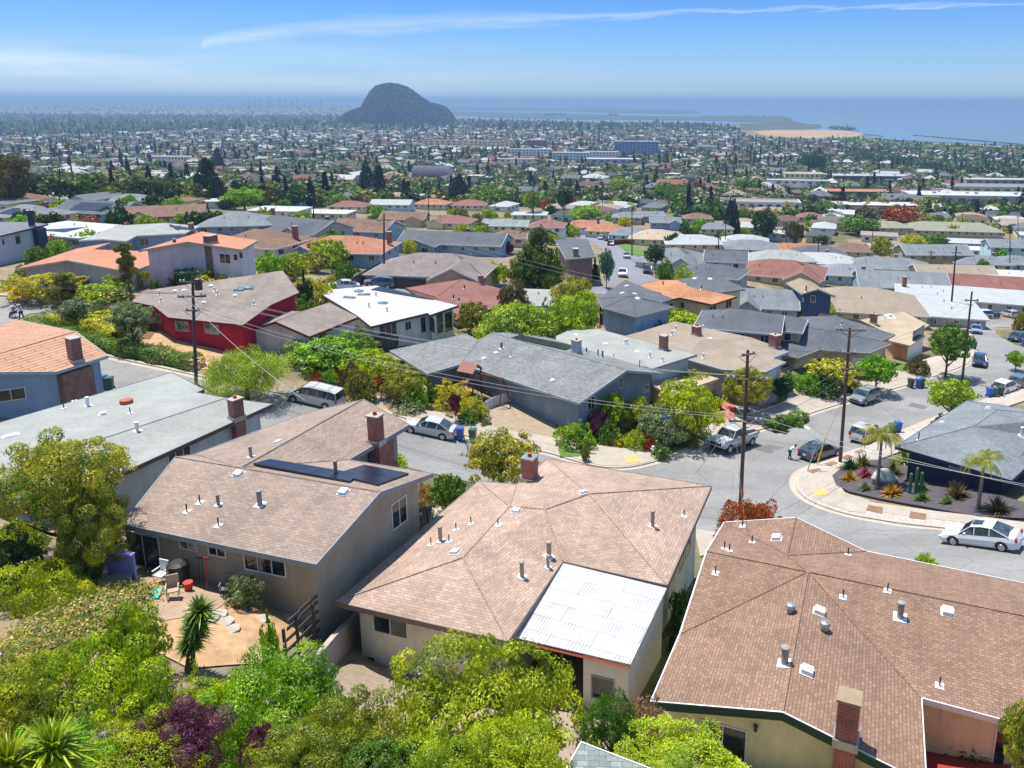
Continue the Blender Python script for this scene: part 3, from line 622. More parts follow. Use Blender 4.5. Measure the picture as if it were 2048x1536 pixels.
# ------------------------------------------------------------------ palettes
R_PINK = m_shingle('pink brown shingles', S(204, 176, 156)); R_BROWN = m_shingle('brown shingles', S(168, 136, 114), .24, .14, .2, .14, .58, .02); R_TAUPE = m_shingle('taupe shingles', S(180, 158, 142))
R_GREY = m_shingle('grey shingles', S(150, 152, 150), .32, .16, .22); R_LGREY = m_shingle('light grey shingles', S(165, 175, 172), .32, .16, .26); R_DARK = m_shingle('dark slate shingles', S(110, 114, 120), .4, .16, .12)
R_SLATE = m_shingle('blue grey shingles', S(146, 152, 156), .35, .16, .14); R_TAN = m_gravel('tan roof gravel', S(176, 160, 140)); R_GGREY = m_gravel('grey roof gravel', S(178, 180, 172)); R_PALE = m_gravel('pale grey roof', S(196, 200, 198), .1)
R_WHITE = m_gravel('white roof coating', S(212, 211, 210), .08); R_CREAM = m_gravel('cream roof gravel', S(206, 186, 158)); R_OLIVE = m_gravel('olive roof', S(165, 165, 140)); R_ORANGE = m_shingle('orange roof', S(216, 146, 114), .5, .3, .06, .12, .85)
R_ORG2 = m_shingle('orange tan roof', S(212, 150, 105), .5, .25, .08, .2, .8); R_RED = m_shingle('red brown roof', S(160, 110, 98), .35, .16); R_MAROON = m_shingle('maroon roof', S(165, 115, 110), .35, .16); R_TILE = m_shingle('clay tiles', S(216, 166, 134), 2.4, .42, .07, .1, .3, .045)
R_LTILE = m_shingle('terracotta tiles', S(200, 138, 106), .4, .3, .16, .2, .5); R_METAL = m_shingle('striped metal roof', S(150, 152, 160), .5, 6, .1, .1, .5); R_BRN2 = m_shingle('mid brown shingles', S(150, 118, 98), .35, .16)
W_GRYG = m_stucco('grey green stucco', S(146, 138, 122)); W_TAUPE = m_stucco('taupe stucco', S(150, 136, 120)); W_WHITE = m_stucco('white stucco', S(215, 205, 205)); W_CREAM = m_stucco('cream stucco', S(214, 190, 155)); W_BLUEG = m_stucco('blue grey stucco', S(130, 150, 172))
W_LBLUE = m_stucco('light blue stucco', S(170, 195, 205)); W_NAVY = m_plain('navy siding', S(38, 50, 84), .6); W_RED = m_stucco('crimson stucco', S(158, 22, 44)); W_BLUE = m_plain('blue siding', S(62, 92, 138), .7); W_TAN = m_stucco('tan stucco', S(190, 165, 138))
W_PEACH = m_stucco('peach stucco', S(222, 168, 130)); W_TEAL = m_stucco('pale teal stucco', S(130, 170, 165)); W_GREY = m_stucco('grey stucco', S(150, 150, 152)); W_OLIV = m_stucco('olive stucco', S(150, 145, 115)); W_YEL = m_stucco('pale yellow stucco', S(235, 205, 140))
G_NAVY = m_plain('navy trim', S(35, 55, 95)); G_GREEN = m_plain('dark green trim', (.01, .045, .02)); G_BROWN = m_plain('brown trim', S(110, 70, 55)); G_GREYT = m_plain('grey trim', S(165, 168, 172)); G_MAROON = m_plain('maroon trim', S(140, 30, 50)); G_CREAM = m_plain('cream trim', S(225, 210, 185))
# ------------------------------------------------------------------ near houses, traced as roof corners (pixel, metres below camera)
E = 21.4
hD = PH('hip_roof_house', 'pink brown hip roofed house with white corrugated patio cover in the foreground', dict(L=(672,1203,E), S=(1015,1282,E), N=(1125,1122,E), Q=(1334,1170,E), R=(1422,972,E), T=(1095,918,E), I=(1033,969,E), l=(958,962,E), A=(926,1115,E-.9), B=(1019,1013,E-.9), J=(1091,1019,E-.95), p=(1178,988,E-1.2)),
 ['LSA', 'LABl', 'SNJBA', 'NQpJ', 'QRp', 'RTp', 'TIBJp', 'lBI'], 'LSNQRTIl', R_PINK, m_stucco('warm white stucco', S(212, 192, 180)), fascia=m_plain('taupe fascia', S(150, 132, 125)), ov=.65)
hD.window(752,1229,822,1280); hD.window(1378,1062,1384,1090,1); hD.window(1365,1100,1371,1118,1)
for a in ((1166,987),(1032,1023),(911,1106)): hD.vent(*a)
for a in ((898,1084),(912,1060),(942,1048),(862,1090),(996,1051),(1368,1033)): hD.pipe(*a, r=.03, h=.4)
for a, h_, r_ in (((881,1082),.7,.1),((1044,1154),.7,.1),((1098,1113),.7,.12),((1096,1135),.55,.08),((1305,1053),.8,.1)): hD.pipe(*a, r=r_, h=h_, m=m_plain('beige pipe', S(190,172,155)), cap=1.3)
hD.chimney(1060,958,.75,.7,1.35,pots=1,cap=METAL,down=5)
_b = MB(); q = [P(1119,1124,E+.06), P(1334,1176,E+.08), P(1261,1329,E+.42), P(1018,1272,E+.36)]; WCR = newmat('corrugated white sheet'); _m, _n2, _bb = WCR
_wv = _n2.nodes.new('ShaderNodeTexWave'); _wv.inputs['Scale'].default_value = 2.1; _wv.bands_direction = 'X'; _tc = _n2.nodes.new('ShaderNodeTexCoord'); _n2.links.new(_tc.outputs['UV'], _wv.inputs[0])
_nz = noise(_n2, 1.1, 5, stretch=(1, 1, 1)); _n2.links.new(mul(_n2, ramp(_n2, _nz.outputs[0], (.35, (.52, .51, .49)), (.65, (.70, .70, .69))), ramp(_n2, _wv.outputs[0], (.0, (.74,)*3), (.3, (1,)*3))), _bb.inputs['Base Color']); bump(_n2, _bb, _wv.outputs[0], .6, .05); _bk = _n2.nodes.new('ShaderNodeTexBrick'); _n2.links.new(_tc.outputs['UV'], _bk.inputs[0]); _bk.inputs['Scale'].default_value = 1; _bk.inputs['Brick Width'].default_value = 3.6; _bk.inputs['Row Height'].default_value = .95; _bk.inputs['Mortar Size'].default_value = .02; _bk.inputs['Color1'].default_value = (1,1,1,1); _bk.inputs['Color2'].default_value = (.9,.9,.89,1); _bk.inputs['Mortar'].default_value = (.62,.6,.57,1); _n2.links.new(mul(_n2, _bb.inputs['Base Color'].links[0].from_socket, _bk.outputs[0]), _bb.inputs['Base Color']); _bb.inputs['Roughness'].default_value = .4
q1 = q[0].lerp(q[3], 0)
ex = (q[1]-q[0]).normalized()
_b.poly(q[::-1], [(0, (p-q[0]).length) for p in q[::-1]][:0] or [((p-q[0]).dot(ex), -(p-q[0]).dot(ex.cross(Vector((0,0,1))))*1.0) for p in q[::-1]])
for a, c in zip(q, q[1:]+q[:1]): _b.poly([a, c, c-Vector((0,0,.06)), a-Vector((0,0,.06))])
_b.poly([p-Vector((0,0,.06)) for p in q])
pc = _b.build('patio_cover', _m, hD.root, hD.inv)
_b = MB(); dn = Vector((0,0,-.16)); _b.tube([q[3]+dn, q[2]+dn], .07, 4)
for t in (.25, .5, .75): _b.tube([q[0].lerp(q[1], t)+dn, q[3].lerp(q[2], t)+dn], .05, 4)
_b.build('patio_beam', m_plain('red brown beam', S(170,75,50)), pc, hD.inv)
def wallstrip(hh, pts, zt, zb, mat, name='wall'):
    b = MB()
    for a, c in zip(pts, pts[1:]): b.auto([Vector((a.x, a.y, zb)), Vector((c.x, c.y, zb)), Vector((c.x, c.y, zt(c) if callable(zt) else zt)), Vector((a.x, a.y, zt(a) if callable(zt) else zt))])
    return b.build(name, mat, hh.root, hh.inv)
CW = m_plain('cream patio boards', (.72, .68, .6), .7, var=.06)
wr0, wr1 = q[1].lerp(q[0], .035), q[2].lerp(q[3], .035)+(q[1]-q[2]).normalized()*.3
zpt = lambda p_: CZ-E-.48
dw = q[2].lerp(q[3], .40)+(q[1]-q[2]).normalized()*.3
_b = MB()
for a, c in ((dw, wr1), (wr1, wr0)): _b.auto([Vector((a.x,a.y,CZ-25.2)), Vector((c.x,c.y,CZ-25.2)), Vector((c.x,c.y,CZ-E-.44)), Vector((a.x,a.y,CZ-E-.44))])
_b.build('wall', CW, hD.root, hD.inv, label='cream side wall of the covered patio')
e_ = (wr1-dw); Ld = e_.to_2d().length; e_ = Vector((e_.x, e_.y, 0)).normalized(); n_ = e_.cross(Vector((0,0,1))); zb_ = CZ-24.55
hD.win_at(dw, e_, n_, .35, 1.35, zb_+.5, zb_+1.6, 1, 'door', m_plain('grey door paint', S(165,168,185)))
sb = hD.walls[0][0]
# dark red inner wall below the cover
_b = MB(); a, c = hD.io[1], hD.io[2]
# crawl-space grille
h_ = hD.wallhit(742,1318)
if h_:
    _b = MB(); M_ = Matrix(((h_[3].x, h_[2].x, 0, h_[4].x), (h_[3].y, h_[2].y, 0, h_[4].y), (0,0,1,h_[4].z), (0,0,0,1))); _b.box(None, (.35,.04,.16), M=M_); _b.build('wall_vent', DARK, hD.root, hD.inv)
# ---- taupe gabled house on the left
E = 19.1
hB = PH('gabled_house', 'taupe shingled gable roofed house with a row of black solar panels, left foreground', dict(a=(246,1048,E), b=(632,1128,E), c=(759,984,E-1), d=(865,947,E), e=(696,920,E), f=(818,849,E), g=(726,799,E-1), h=(612,826,E), j=(392,908,E), k=(352,914,E-1), R=(481,936,E-1)),
 ['abcRk', 'cdeR', 'Refg', 'Rghj', 'kRj'], 'abcdefghjk', R_TAUPE, W_GRYG, fascia=G_GREYT, ov=.55)
hB.window(374,1079,411,1107,2,glass=BLIND); hB.window(434,1090,470,1120,2); hB.window(508,1106,593,1160,3); hB.window(262,1062,329,1147,2,'sliding_door'); hB.window(817,984,842,1018,2)
hB.solar([(512,921),(700,954),(738,975),(505,930)][:0] or [(540,921),(718,951),(700,967),(505,930)], 5, 1); hB.solar([(690,936),(822,950),(752,974),(640,958)][:0] or [(728,933),(818,950),(755,973),(668,952)], 3, 2)
for a in ((477,949),(687,985)): hB.vent(*a)
hB.vent(556,887); 
for a in ((374,1024),(400,1006),(437,1052)): hB.pipe(*a, r=.035, h=.42)
for a, h_, r_ in (((437,1010),.45,.08),((520,1010),.65,.12),((502,914),.5,.09),((672,950),.7,.1)): hB.pipe(*a, r=r_, h=h_, m=m_plain('grey pipe', S(170,165,160)), cap=1.25)
hB.chimney(753,884,.7,.6,1.6,m=m_brick('orange red brick', sc3(S(190,90,60),1.3), sc3(S(160,70,48),1.3)),pots=1,down=2)
_h = hB.wallhit(762, 905)
if _h:
    _b = MB(); p = _h[4]+_h[2]*.28; _b.box(Vector((p.x,p.y,CZ-22.2)), (1.5,.6,2.4), math.atan2(_h[3].y,_h[3].x)); _b.box(Vector((p.x,p.y,CZ-20.4)), (1.0,.55,2.2), math.atan2(_h[3].y,_h[3].x)); _b.build('chimney_breast', MC['orange red brick'], hB.root, hB.inv)
# ---- brown house lower right
E = 22.2; RI = E-1.0
hE = PH('cross_gabled_house', 'brown shingled cross gabled house with green fascia and brick chimney, bottom right', dict(G=(1303,1402,E), A=(1566,1423,RI), H=(1852,1567,E), N=(1842,1395,E), r=(2230,1498,E), K=(2200,1263,RI), S=(2240,1206,E), f=(1732,1103,E), F=(1592,1036,E-.75), l=(1449,1045,E), k=(1414,1103,RI), M=(1361,1268,E), X=(1616,1144,RI), p=(1574,1111,E-.75)),
 ['kXM', 'MXAG', 'AXNH', 'XKrN', 'kXKSfpl'[:0] or 'XpfSK', 'kXpl'[:0] or 'kXpl', 'lFp'[:0] or 'lpF', 'Fpf'], 'GAHNrKSfFlkM', R_BROWN, m_stucco('pale yellow stucco wall', S(232, 205, 158)), fascia=WHITE, ov=.55)
hE.window(1399,1436,1488,1585,2,'sliding_door')
_b = MB(); up = Vector((0,0,1))
for a, c in ((P(1303,1402,E),P(1566,1423,RI)),(P(1566,1423,RI),P(1852,1567,E))):
    t = (c-a).normalized(); nn = t.cross(up).normalized(); nn = nn if nn.dot(EYE-a) > 0 else -nn; o_ = nn*.12; _b.poly([a+o_-up*.3, c+o_-up*.3, c+o_+up*.03, a+o_+up*.03]); _b.poly([a-up*.3, c-up*.3, c+o_-up*.3, a+o_-up*.3])
_b.build('barge_board', G_GREEN, hE.roof, hE.inv, label='dark green gable board')
for a in ((1553,1078),(1638,1225),(1613,1344),(1895,1225)): hE.vent(*a, w=.42, h=.2)
for a in ((1431,1147),(1459,1102),(1449,1098),(1504,1085),(1686,1195),(1775,1182),(1879,1372),(1696,1110),(1485,1053)): hE.pipe(*a, r=.035, h=.4, flash=WHITE)
for a in ((1569,1327),(1800,1235)): hE.pipe(*a, r=.14, h=.65, m=m_plain('grey pipe', S(170,165,160)), cap=1.25)
for a in ((1581,1224),(1649,1260)):
    p, n = hE.hit(*a); _b = MB(); _b.tube([p, p+up*.18, p+up*.26, p+up*.38, p+up*.42], [.16,.16,.24,.2,.05], 10); _b.build('turbine_vent', METAL, hE.roof, hE.inv)
hE.chimney(1692,1478,.72,.68,1.7,pots=0,cap=m_plain('flue cap', S(170,150,120)),down=6)
PKW = m_stucco('peach porch stucco', S(236, 176, 140))
for i in (2,3):
    pass
h_ = hE.wallhit(1512,1452)
if h_:
    p = h_[4]+h_[2]*.12; lt = MB(); lt.tube([p+up*.16, p+up*.12, p-up*.12, p-up*.17], [.02,.09,.07,.02], 6); lt.build('wall_lamp', DARK, hE.root, hE.inv)
hE.window(1858,1399,1862,1440,1)
hE.window(1968,1430,2010,1560,1,'door',frame=WHITE)
# ---- flat grey roofed house behind it
E = 20.2
hA2 = PH('grey_gravel_roof_house', 'low house with broad grey gravel roof and brick chimney behind the solar panelled house', dict(a=(-120,880,E), b=(344,745,E), c=(407,779,E-.1), d=(393,785,E-.15), r=(452,796,E-.4), e=(545,808,E), f=(277,930,E), g=(60,1030,E), s=(-60,965,E-.4), h=(-260,960,E)),
 ['abcdrs', 'refgs', 'ash'], 'abcdrefgsh', R_GGREY, m_stucco('pale grey stucco', S(172, 178, 184)), fascia=m_plain('grey brown fascia', S(110,100,98)), ov=.5)
hA2.window(364,894,408,899,3); hA2.pipe(176,812,.11,.55,m=WHITE,cap=1.3); hA2.pipe(275,862,.11,.5,m=WHITE,cap=1.3)
hA2.vent(206,829); hA2.vent(21,872,.4,.08,l=.7)
for a in ((128,817),(149,802),(251,764)): hA2.pipe(*a, r=.035, h=.4)
hA2.chimney(474,836,.75,.6,1.3,pots=1,down=5)
p, n = hA2.hit(253,806); _b = MB(); _b.tube([p+up*.05, p+up*.25, p+up*.38], [.42,.4,.05], 12); _b.build('attic_fan', m_plain('rusty metal', S(205,110,80)), hA2.roof, hA2.inv)
# ---- tiled blue grey house far left
E = 20.8
hA1 = PH('tile_roof_house', 'blue grey stucco house with clay tile roof and large brick chimney at the left edge', dict(a=(113,743,E), b=(215,711,E), c=(150,663,E-1.2), d=(-130,745,E-1.2), e=(-60,715,E-1.25), f=(40,640,E), g=(-260,700,E)),
 ['abcd', 'dcfg'], 'abcfgd', R_TILE, W_BLUEG, fascia=m_plain('pale grey trim', S(200,208,214)), ov=.5)
hA1.window(5,780,65,795,2); hA1.chimney(152,721,1.05,.75,1.9,pots=0,m=m_brick('weathered brick', sc3(S(150,92,82),1.5), sc3(S(120,66,60),1.5)),down=1.6)
_h = hA1.wallhit(150,775)
if _h: _b = MB(); p = _h[4]+_h[2]*.3; _b.box(Vector((p.x,p.y,CZ-23.5)), (2.6,.7,4.6), math.atan2(_h[3].y,_h[3].x)); _b.build('chimney_breast', MC['weathered brick'], hA1.root, hA1.inv)
# ---- grey shingle corner house, centre
E = 27.0
hG = PH('grey_gabled_house', 'grey shingled corner house with wide white edged gable and play set, centre', dict(a=(855,747,E), b=(922,728,E-.15), c=(1158,806,E), d=(1252,740,E-1.5), e=(1327,747,E), f=(1060,664,E), g=(984,666,E-1.5), v=(957,680,E-1.1), w=(931,668,E-1.1), x=(780,701,E)),
 ['bcdgv', 'gdef', 'abvwx'], 'abcdefgvwx', R_GREY, m_stucco('grey siding', S(122, 132, 142)), fascia=m_plain('pale grey fascia', S(196,208,214)), ov=.9)
for a in ((992,1000-293),(1105,762),(968,718)): hG.vent(*a)
for a, h_, r_ in (((1003,697),.6,.13),((1173,706),.5,.08),((1196,712),.6,.08),((1205,716),.7,.1),((1279,737),.8,.05),((1022,713),.5,.04),((1234,713),.4,.04)): hG.pipe(*a, r=r_, h=h_, m=m_plain('steel pipe', S(120,140,160)), cap=1.15)
hG.chimney(1153,706,.9,.7,1.4,m=m_plain('painted white brick', S(190,205,215)),pots=1,down=2)
hG.solar([(1025,674),(1139,697),(1120,702),(1030,681)][:0] or [(1040,671),(1150,693),(1130,701),(1022,677)], 6, 1); hG.window(1290,770,1300,782); hG.window(1176,796,1190,815); hG.window(1072,775,1086,784); hG.window(1243,755,1249,775)
# ---- flat roofs behind
hF = PH('flat_roof_house', 'pale grey flat roofed house with tall capped brick chimney behind the centre house', dict(a=(1113,690,27.0), b=(1113,672,27.0), c=(1140,660,27.0), d=(1196,658,27.0), e=(1393,709,26.9), f=(1305,737,27.2)), ['abcdef'], 'abcdef', R_GGREY, m_stucco('pale grey siding', S(165,175,180)), fascia=G_GREYT, ov=.6, caps=False)
hF.chimney(1327,699,.8,.7,1.6,pots=0,down=2)
for a, h_ in (((1254,687),.45),((1250,688),.45),((1300,715),.55),((1325,723),.45)): hF.pipe(*a, r=.1, h=h_, m=WHITE, cap=1.2)
for a in ((1152,670),(1211,688),(1274,704)): hF.vent(*a, w=.45, h=.1)
hF2 = PH('garden_garage', 'low flat roofed garage in front of the pale grey flat roof', dict(a=(1270,748,29.0), b=(1345,731,29.0), c=(1437,757,29.0), d=(1340,790,29.0)), ['abcd'], 'abcd', R_CREAM, W_TAN, fascia=G_CREAM, ov=.4, caps=False, cat='garage')
hT = PH('tan_flat_house', 'tan gravel roofed house with red brick chimneys and white edged notch', dict(a=(1252,672,28.7), b=(1349,643,28.2), c=(1501,675,28.4), d=(1577,703,28.7), e=(1545,716,28.7), f=(1571,724,28.7), g=(1530,744,28.7), h=(1445,739,28.7), i=(1372,718,28.7), r=(1400,680,27.9)),
 ['abri', 'bcr', 'rcdefghi'], 'abcdefghi', R_TAN, m_stucco('brown grey siding', S(150,150,152)), fascia=m_plain('pale blue trim', S(185,205,220)), ov=.6, caps=False)
hT.chimney(1393,670,1.0,.8,1.1,pots=2,down=2); hT.chimney(1549,694,1.1,.9,1.5,pots=1,down=2)
for a in ((1352,660),(1344,670),(1406,659),(1407,716)): hT.pipe(*a, r=.12, h=.5, m=WHITE, cap=1.2)
hT.vent(1421,677,w=.45,h=.08); hT.window(1515,745,1518,770,1) ; hT.panel_door(1540,740,1552,775) 
E = 31.5
hH = PH('dark_hip_house', 'large dark grey hip roofed house with brick chimney beside the tan roof', dict(a=(1466,668,E-.3), b=(1566,708,E), c=(1596,716,E), d=(1639,699,E), e=(1680,703,E), f=(1738,706,E), g=(1782,688,E), h=(1761,682,E), i=(1790,669,E), j=(1670,632,E-1.0), k=(1600,634,E-1.0), l=(1568,645,E-1.3), m=(1653,661,E-1.3)),
 ['ablk'[:0] or 'abl', 'bcl', 'clmd', 'dme', 'mefgh', 'lkjihm', 'alk'], 'abcdefghijk', R_DARK, W_TAN, fascia=m_plain('buff fascia', S(205,190,165)), ov=.8)
hH.chimney(1548,699,.9,.7,1.2,pots=1); hH.window(1640,716,1670,740,2); hH.panel_door(1672,722,1702,752); hH.panel_door(1711,715,1740,750)
for a in ((1548,672),(1617,652),(1683,650)): hH.pipe(*a, r=.1, h=.5, m=METAL, cap=1.2)
E = 33.2
hI = PH('cream_gravel_house', 'cream gravel roofed house with a red brick chimney and white garage door', dict(a=(1640,626,E-.6), b=(1720,640,E-.9), c=(1806,623,E-.9), d=(1858,650,E), e=(1823,667,E), f=(1850,671,E), g=(1820,691,E), h=(1782,682,E), i=(1762,660,E)), ['abi', 'bcdei', 'iefgh'], 'abcdefghi', R_CREAM, m_stucco('orange brown siding', S(190,140,105)), fascia=G_CREAM, ov=.5, caps=False)
hI.chimney(1744,655,.9,.6,1.5,pots=1); hI.pipe(1768,638,.1,.4,m=WHITE); hI.pipe(1780,633,.35,.35,m=WHITE); hI.panel_door(1817,692,1842,716); hI.window(1828,661,1848,668,2)
E = 27.6
hN = PH('navy_house', 'navy sided house with grey hip roof on the landscaped corner, right', dict(a=(1792,893,E), b=(2023,961,E), c=(2110,880,E), d=(2200,850,E), e=(2012,812,E), f=(1934,801,E), p=(1948,853,E-1.3), r=(1995,820,E-1.3), s=(2150,835,E-1.3)),
 ['abp', 'bcsrp', 'csd', 'desr', 'efpr'[:0] or 'erf', 'frpa'], 'abcdef', R_SLATE, W_NAVY, fascia=G_NAVY, ov=.8)
hN.window(1887,926,1934,945,1); hN.pipe(1837,880,.05,.7); hN.pipe(2043,872,.14,.7,m=WHITE,cap=1.2); hN.vent(1976,817); hN.vent(1883,845,.3,.1); hN.window(2020,980,2040,1000,2)
E = 22.0
hR = PH('red_house', 'crimson stucco house with wide taupe roof and cream windows beside the hedge', dict(a=(337,635,E), b=(486,650,E), c=(541,610,E-.45), d=(598,585,21.1), e=(565,541,20.0), f=(284,582,21.0), g=(264,603,21.3), h=(308,612,21.5)), ['abcdefgh'], 'abcdefgh', m_shingle('taupe red house roof', S(165,152,140)), W_RED, fascia=G_MAROON, ov=.45, caps=False)
hR.window(354,640,382,664,2,frame=G_CREAM,glass=BLIND); hR.window(413,645,443,670,2,frame=G_CREAM,glass=BLIND); hR.window(312,627,323,646,2,frame=G_CREAM)
for a in ((350,583),(368,582),(422,573),(408,606),(470,592)): hR.vent(*a)
for a in ((319,590),(322,604),(435,590),(508,610),(430,583)): hR.pipe(*a, r=.09, h=.4, m=WHITE, cap=1.2)
hR.skylight(478,580); hR.skylight(497,577)
hR2 = PH('red_garage', 'garage with crimson gable and taupe roof joined to the crimson house', dict(a=(492,660,23.4), b=(551,643,22.5), c=(603,623,22.5), d=(658,605,22.5), e=(716,634,23.5), f=(619,673,23.5), g=(542,619,23.3)), ['abcg', 'bcdef'], 'abfedcg', MC['taupe red house roof'], m_stucco('cream grey siding', S(196,190,178)), fascia=G_MAROON, ov=.4, cat='garage')
hR2.panel_door(528,680,600,720, m=m_plain('cream door', S(225,212,196)))
E = 24.8
hW = PH('white_flat_house', 'white flat roofed house with skylights, solar panels and tall corner windows', dict(a=(642,588,E), b=(661,579,E), c=(752,571,E-.3), d=(916,611,E), e=(860,630,E), f=(855,626,E-.1), g=(742,653,E), h=(714,631,E)), ['abcdefgh'], 'abcdefgh', R_WHITE, m_stucco('off white stucco', S(208,196,184)), fascia=m_plain('charcoal trim', S(90,80,82)), ov=.5, caps=False)
hW.solar([(742,578),(868,593),(850,600),(760,586)][:0] or [(760,574),(868,594),(848,598),(742,580)], 6, 1)
for a in ((699,596),(728,590)): hW.skylight(*a, w=.6, l=1.6)
hW.skylight(718,583); hW.skylight(766,607)
for a in ((738,614),(774,623),(752,592)): hW.pipe(*a, r=.13, h=.5, m=WHITE, cap=1.2)
hW.window(763,650,797,668,3); hW.window(814,643,826,658,2); hW.window(845,634,855,664,1); hW.window(856,630,872,668,1); hW.window(874,628,888,664,1); hW.window(890,625,906,660,1)
E = 28.2
hM = PH('maroon_hip_house', 'red brown hip roofed house behind the white flat roof', dict(a=(811,576,27.4), b=(924,558,26.4), c=(1010,579,27.4), d=(1000,612,27.6), e=(912,640,27.6), p=(872,594,26.4)), ['abp', 'bcdep'[:0] or 'bcdep', 'pea'], 'abcde', R_RED, W_CREAM, fascia=G_BROWN, ov=.5, hmin=2.5)
for a in ((929,578),(907,598),(918,604)): hM.pipe(*a, r=.1, h=.5, cap=1.2)
hM.chimney(962,568,.8,.6,1.3,pots=1)
hO = PH('orange_roof_lower_wing', 'long orange roofed modern house with angular low wing and pale grey walls', dict(a=(32,537,21.8), b=(135,520,21.0), c=(262,544,21.4), d=(319,521,21.4), e=(378,502,21.4), f=(275,502,21.2), g=(185,499,20.9), h=(220,485,20.8), i=(155,497,20.9)), ['abcdefghi'[:0] or 'abcdefgi', 'gih'], 'abcdefghi', R_ORANGE, W_GREY, fascia=m_plain('bone fascia', S(210,205,190)), ov=.5, caps=False)
hO2 = PH('orange_roof_tall_house', 'taller house with orange low gable roof, stone wall and corner windows', dict(a=(278,501,19.2), b=(375,483,18.6), c=(483,499,19.2), d=(515,481,19.2), e=(404,463,18.4)), ['abe', 'bcde'], 'abcde', R_ORANGE, m_stucco('pale grey brick', S(190,185,185)), fascia=m_plain('bone fascia'[:], S(210,205,190)), ov=.5, caps=False)
hO2.chimney(422,486,1.6,1.0,1.0,m=BRICK2 if 0 else m_brick('brown stone', S(120,95,80), S(95,75,62)),pots=0,down=5); hO2.chimney(350,488,.3,.3,.4,m=DARK,pots=0,flash=0)
hO2.window(443,507,466,528,2,frame=WHITE); hO2.window(471,508,481,522,1); hO2.window(483,504,492,518,1)
E = 23.0
hK = PH('grey_low_hip_house', 'grey low hip roofed house with two blue solar panels behind the orange roofs', dict(a=(158,481,E), b=(237,451,E-.5), c=(331,446,E-.8), d=(400,452,E), e=(369,466,E), f=(272,471,E), g=(252,482,E), h=(205,478,E)), ['abgh'[:0] or 'abcfgh', 'cdef'], 'abcdefgh', R_GGREY, W_BLUEG, fascia=WHITE, ov=.6, caps=False)
hK.solar([(338,449),(356,448),(362,452),(340,454)], 2, 1); hK.solar([(358,454),(374,455),(379,460),(360,459)], 2, 1); hK.chimney(386,460,.9,.7,1.2,pots=1); hK.window(282,477,301,490,2)
E = 20.5
hJ = PH('white_two_storey_house', 'white two storey house with tall dark chimney at the far left edge', dict(a=(-60,486,E), b=(96,448,E), c=(60,444,E-.2), d=(-60,443,E-.4)), ['abcd'], 'abcd', m_shingle('grey roof', S(140,142,150)), m_plain('white siding', S(214,218,230)), fascia=G_BROWN, ov=.5, caps=False, hmin=5)
hJ.window(29,468,43,487,1); hJ.window(3,477,11,489,1); hJ.chimney(64,452,1.0,.9,2.6,m=m_plain('navy brick', S(45,62,90)),pots=1,down=3)
_h = hJ.wallhit(76,478)
if _h: _b = MB(); p = _h[4]+_h[2]*.4; _b.box(Vector((p.x,p.y,CZ-23.2)), (2.4,.9,4.6), math.atan2(_h[3].y,_h[3].x)); _b.build('chimney_breast', MC['navy brick'], hJ.root, hJ.inv)
hS = PH('garden_shed', 'small grey shingled roof corner at the bottom edge between the hedges', dict(a=(1130,1545,18.5), b=(1163,1486,18.3), c=(1330,1550,18.5), d=(1240,1650,18.5)), ['abcd'], 'abcd', R_LGREY, W_TAN, ov=.3, caps=False, cat='shed')
E = 26.6
hP = PH('slate_hip_house', 'dark slate hip roofed house with brown plank fence, centre right', dict(a=(1196,598,E), b=(1250,560,E-.4), c=(1345,597,E), d=(1320,605,E), e=(1350,614,E+.1), f=(1272,634,E+.1), g=(1205,616,E+.1), p=(1262,592,E-1.2)), ['abp', 'bcdp', 'pefg'[:0] or 'dep', 'efp', 'fgap'[:0] or 'fgp', 'gap'], 'abcdefg', R_DARK, W_BLUEG, fascia=G_GREYT, ov=.6, hmin=2.6)
for a in ((1238,560),(1253,572),(1270,588),(1275,597)): hP.vent(*a, w=.5, h=.1)
E = 27.6
hQ = PH('orange_tan_hip_house', 'orange tan low roofed house with tan walls, centre right', dict(a=(1272,572,E), b=(1318,560,E-.3), c=(1355,560,E-.8), d=(1380,574,E-1.0), e=(1473,593,E), f=(1424,609,E), g=(1360,595,E), h=(1335,600,E), i=(1322,586,E)), ['abchi'[:0] or 'abci', 'icdgh', 'defg'], 'abcdefghi', R_ORG2, m_stucco('beige stucco', S(205,175,140)), fascia=G_BROWN, ov=.6, caps=False)
hQ.window(1424,612,1436,622,2); hQ.window(1458,600,1468,612,2); hQ.window(1340,606,1348,618,1); hQ.window(1360,603,1368,617,1)
for a in ((1405,578),(1326,570)): hQ.pipe(*a, r=.1, h=.5, cap=1.2)
E = 28.0
hU = PH('dark_low_hip_house', 'dark grey low hip roof behind the orange tan roof', dict(a=(1345,560,E-.2), b=(1400,552,E-.8), c=(1440,553,E-.8), d=(1490,578,E), e=(1440,585,E), f=(1372,572,E)), ['abf', 'bcef'[:0] or 'bcf', 'cdef'], 'abcdef', R_DARK, W_CREAM, fascia=G_GREYT, ov=.5, caps=False)
for a in ((1389,557),(1368,569),(1420,558)): hU.vent(*a, w=.5, h=.1)
E = 26.2
hV = PH('tan_brick_house', 'dark roofed house with tan brick wall and broad brick chimney beside the centre tree', dict(a=(1110,480,E-.4), b=(1176,478,E-1), c=(1192,513,E), d=(1132,518,E)), ['abcd'], 'abcd', R_DARK, BRICK2, fascia=G_CREAM, ov=.6, caps=False, hmin=4)
hV.chimney(1151,512,1.4,.9,1.3,m=BRICK2,pots=0,down=4)
E = 31.0
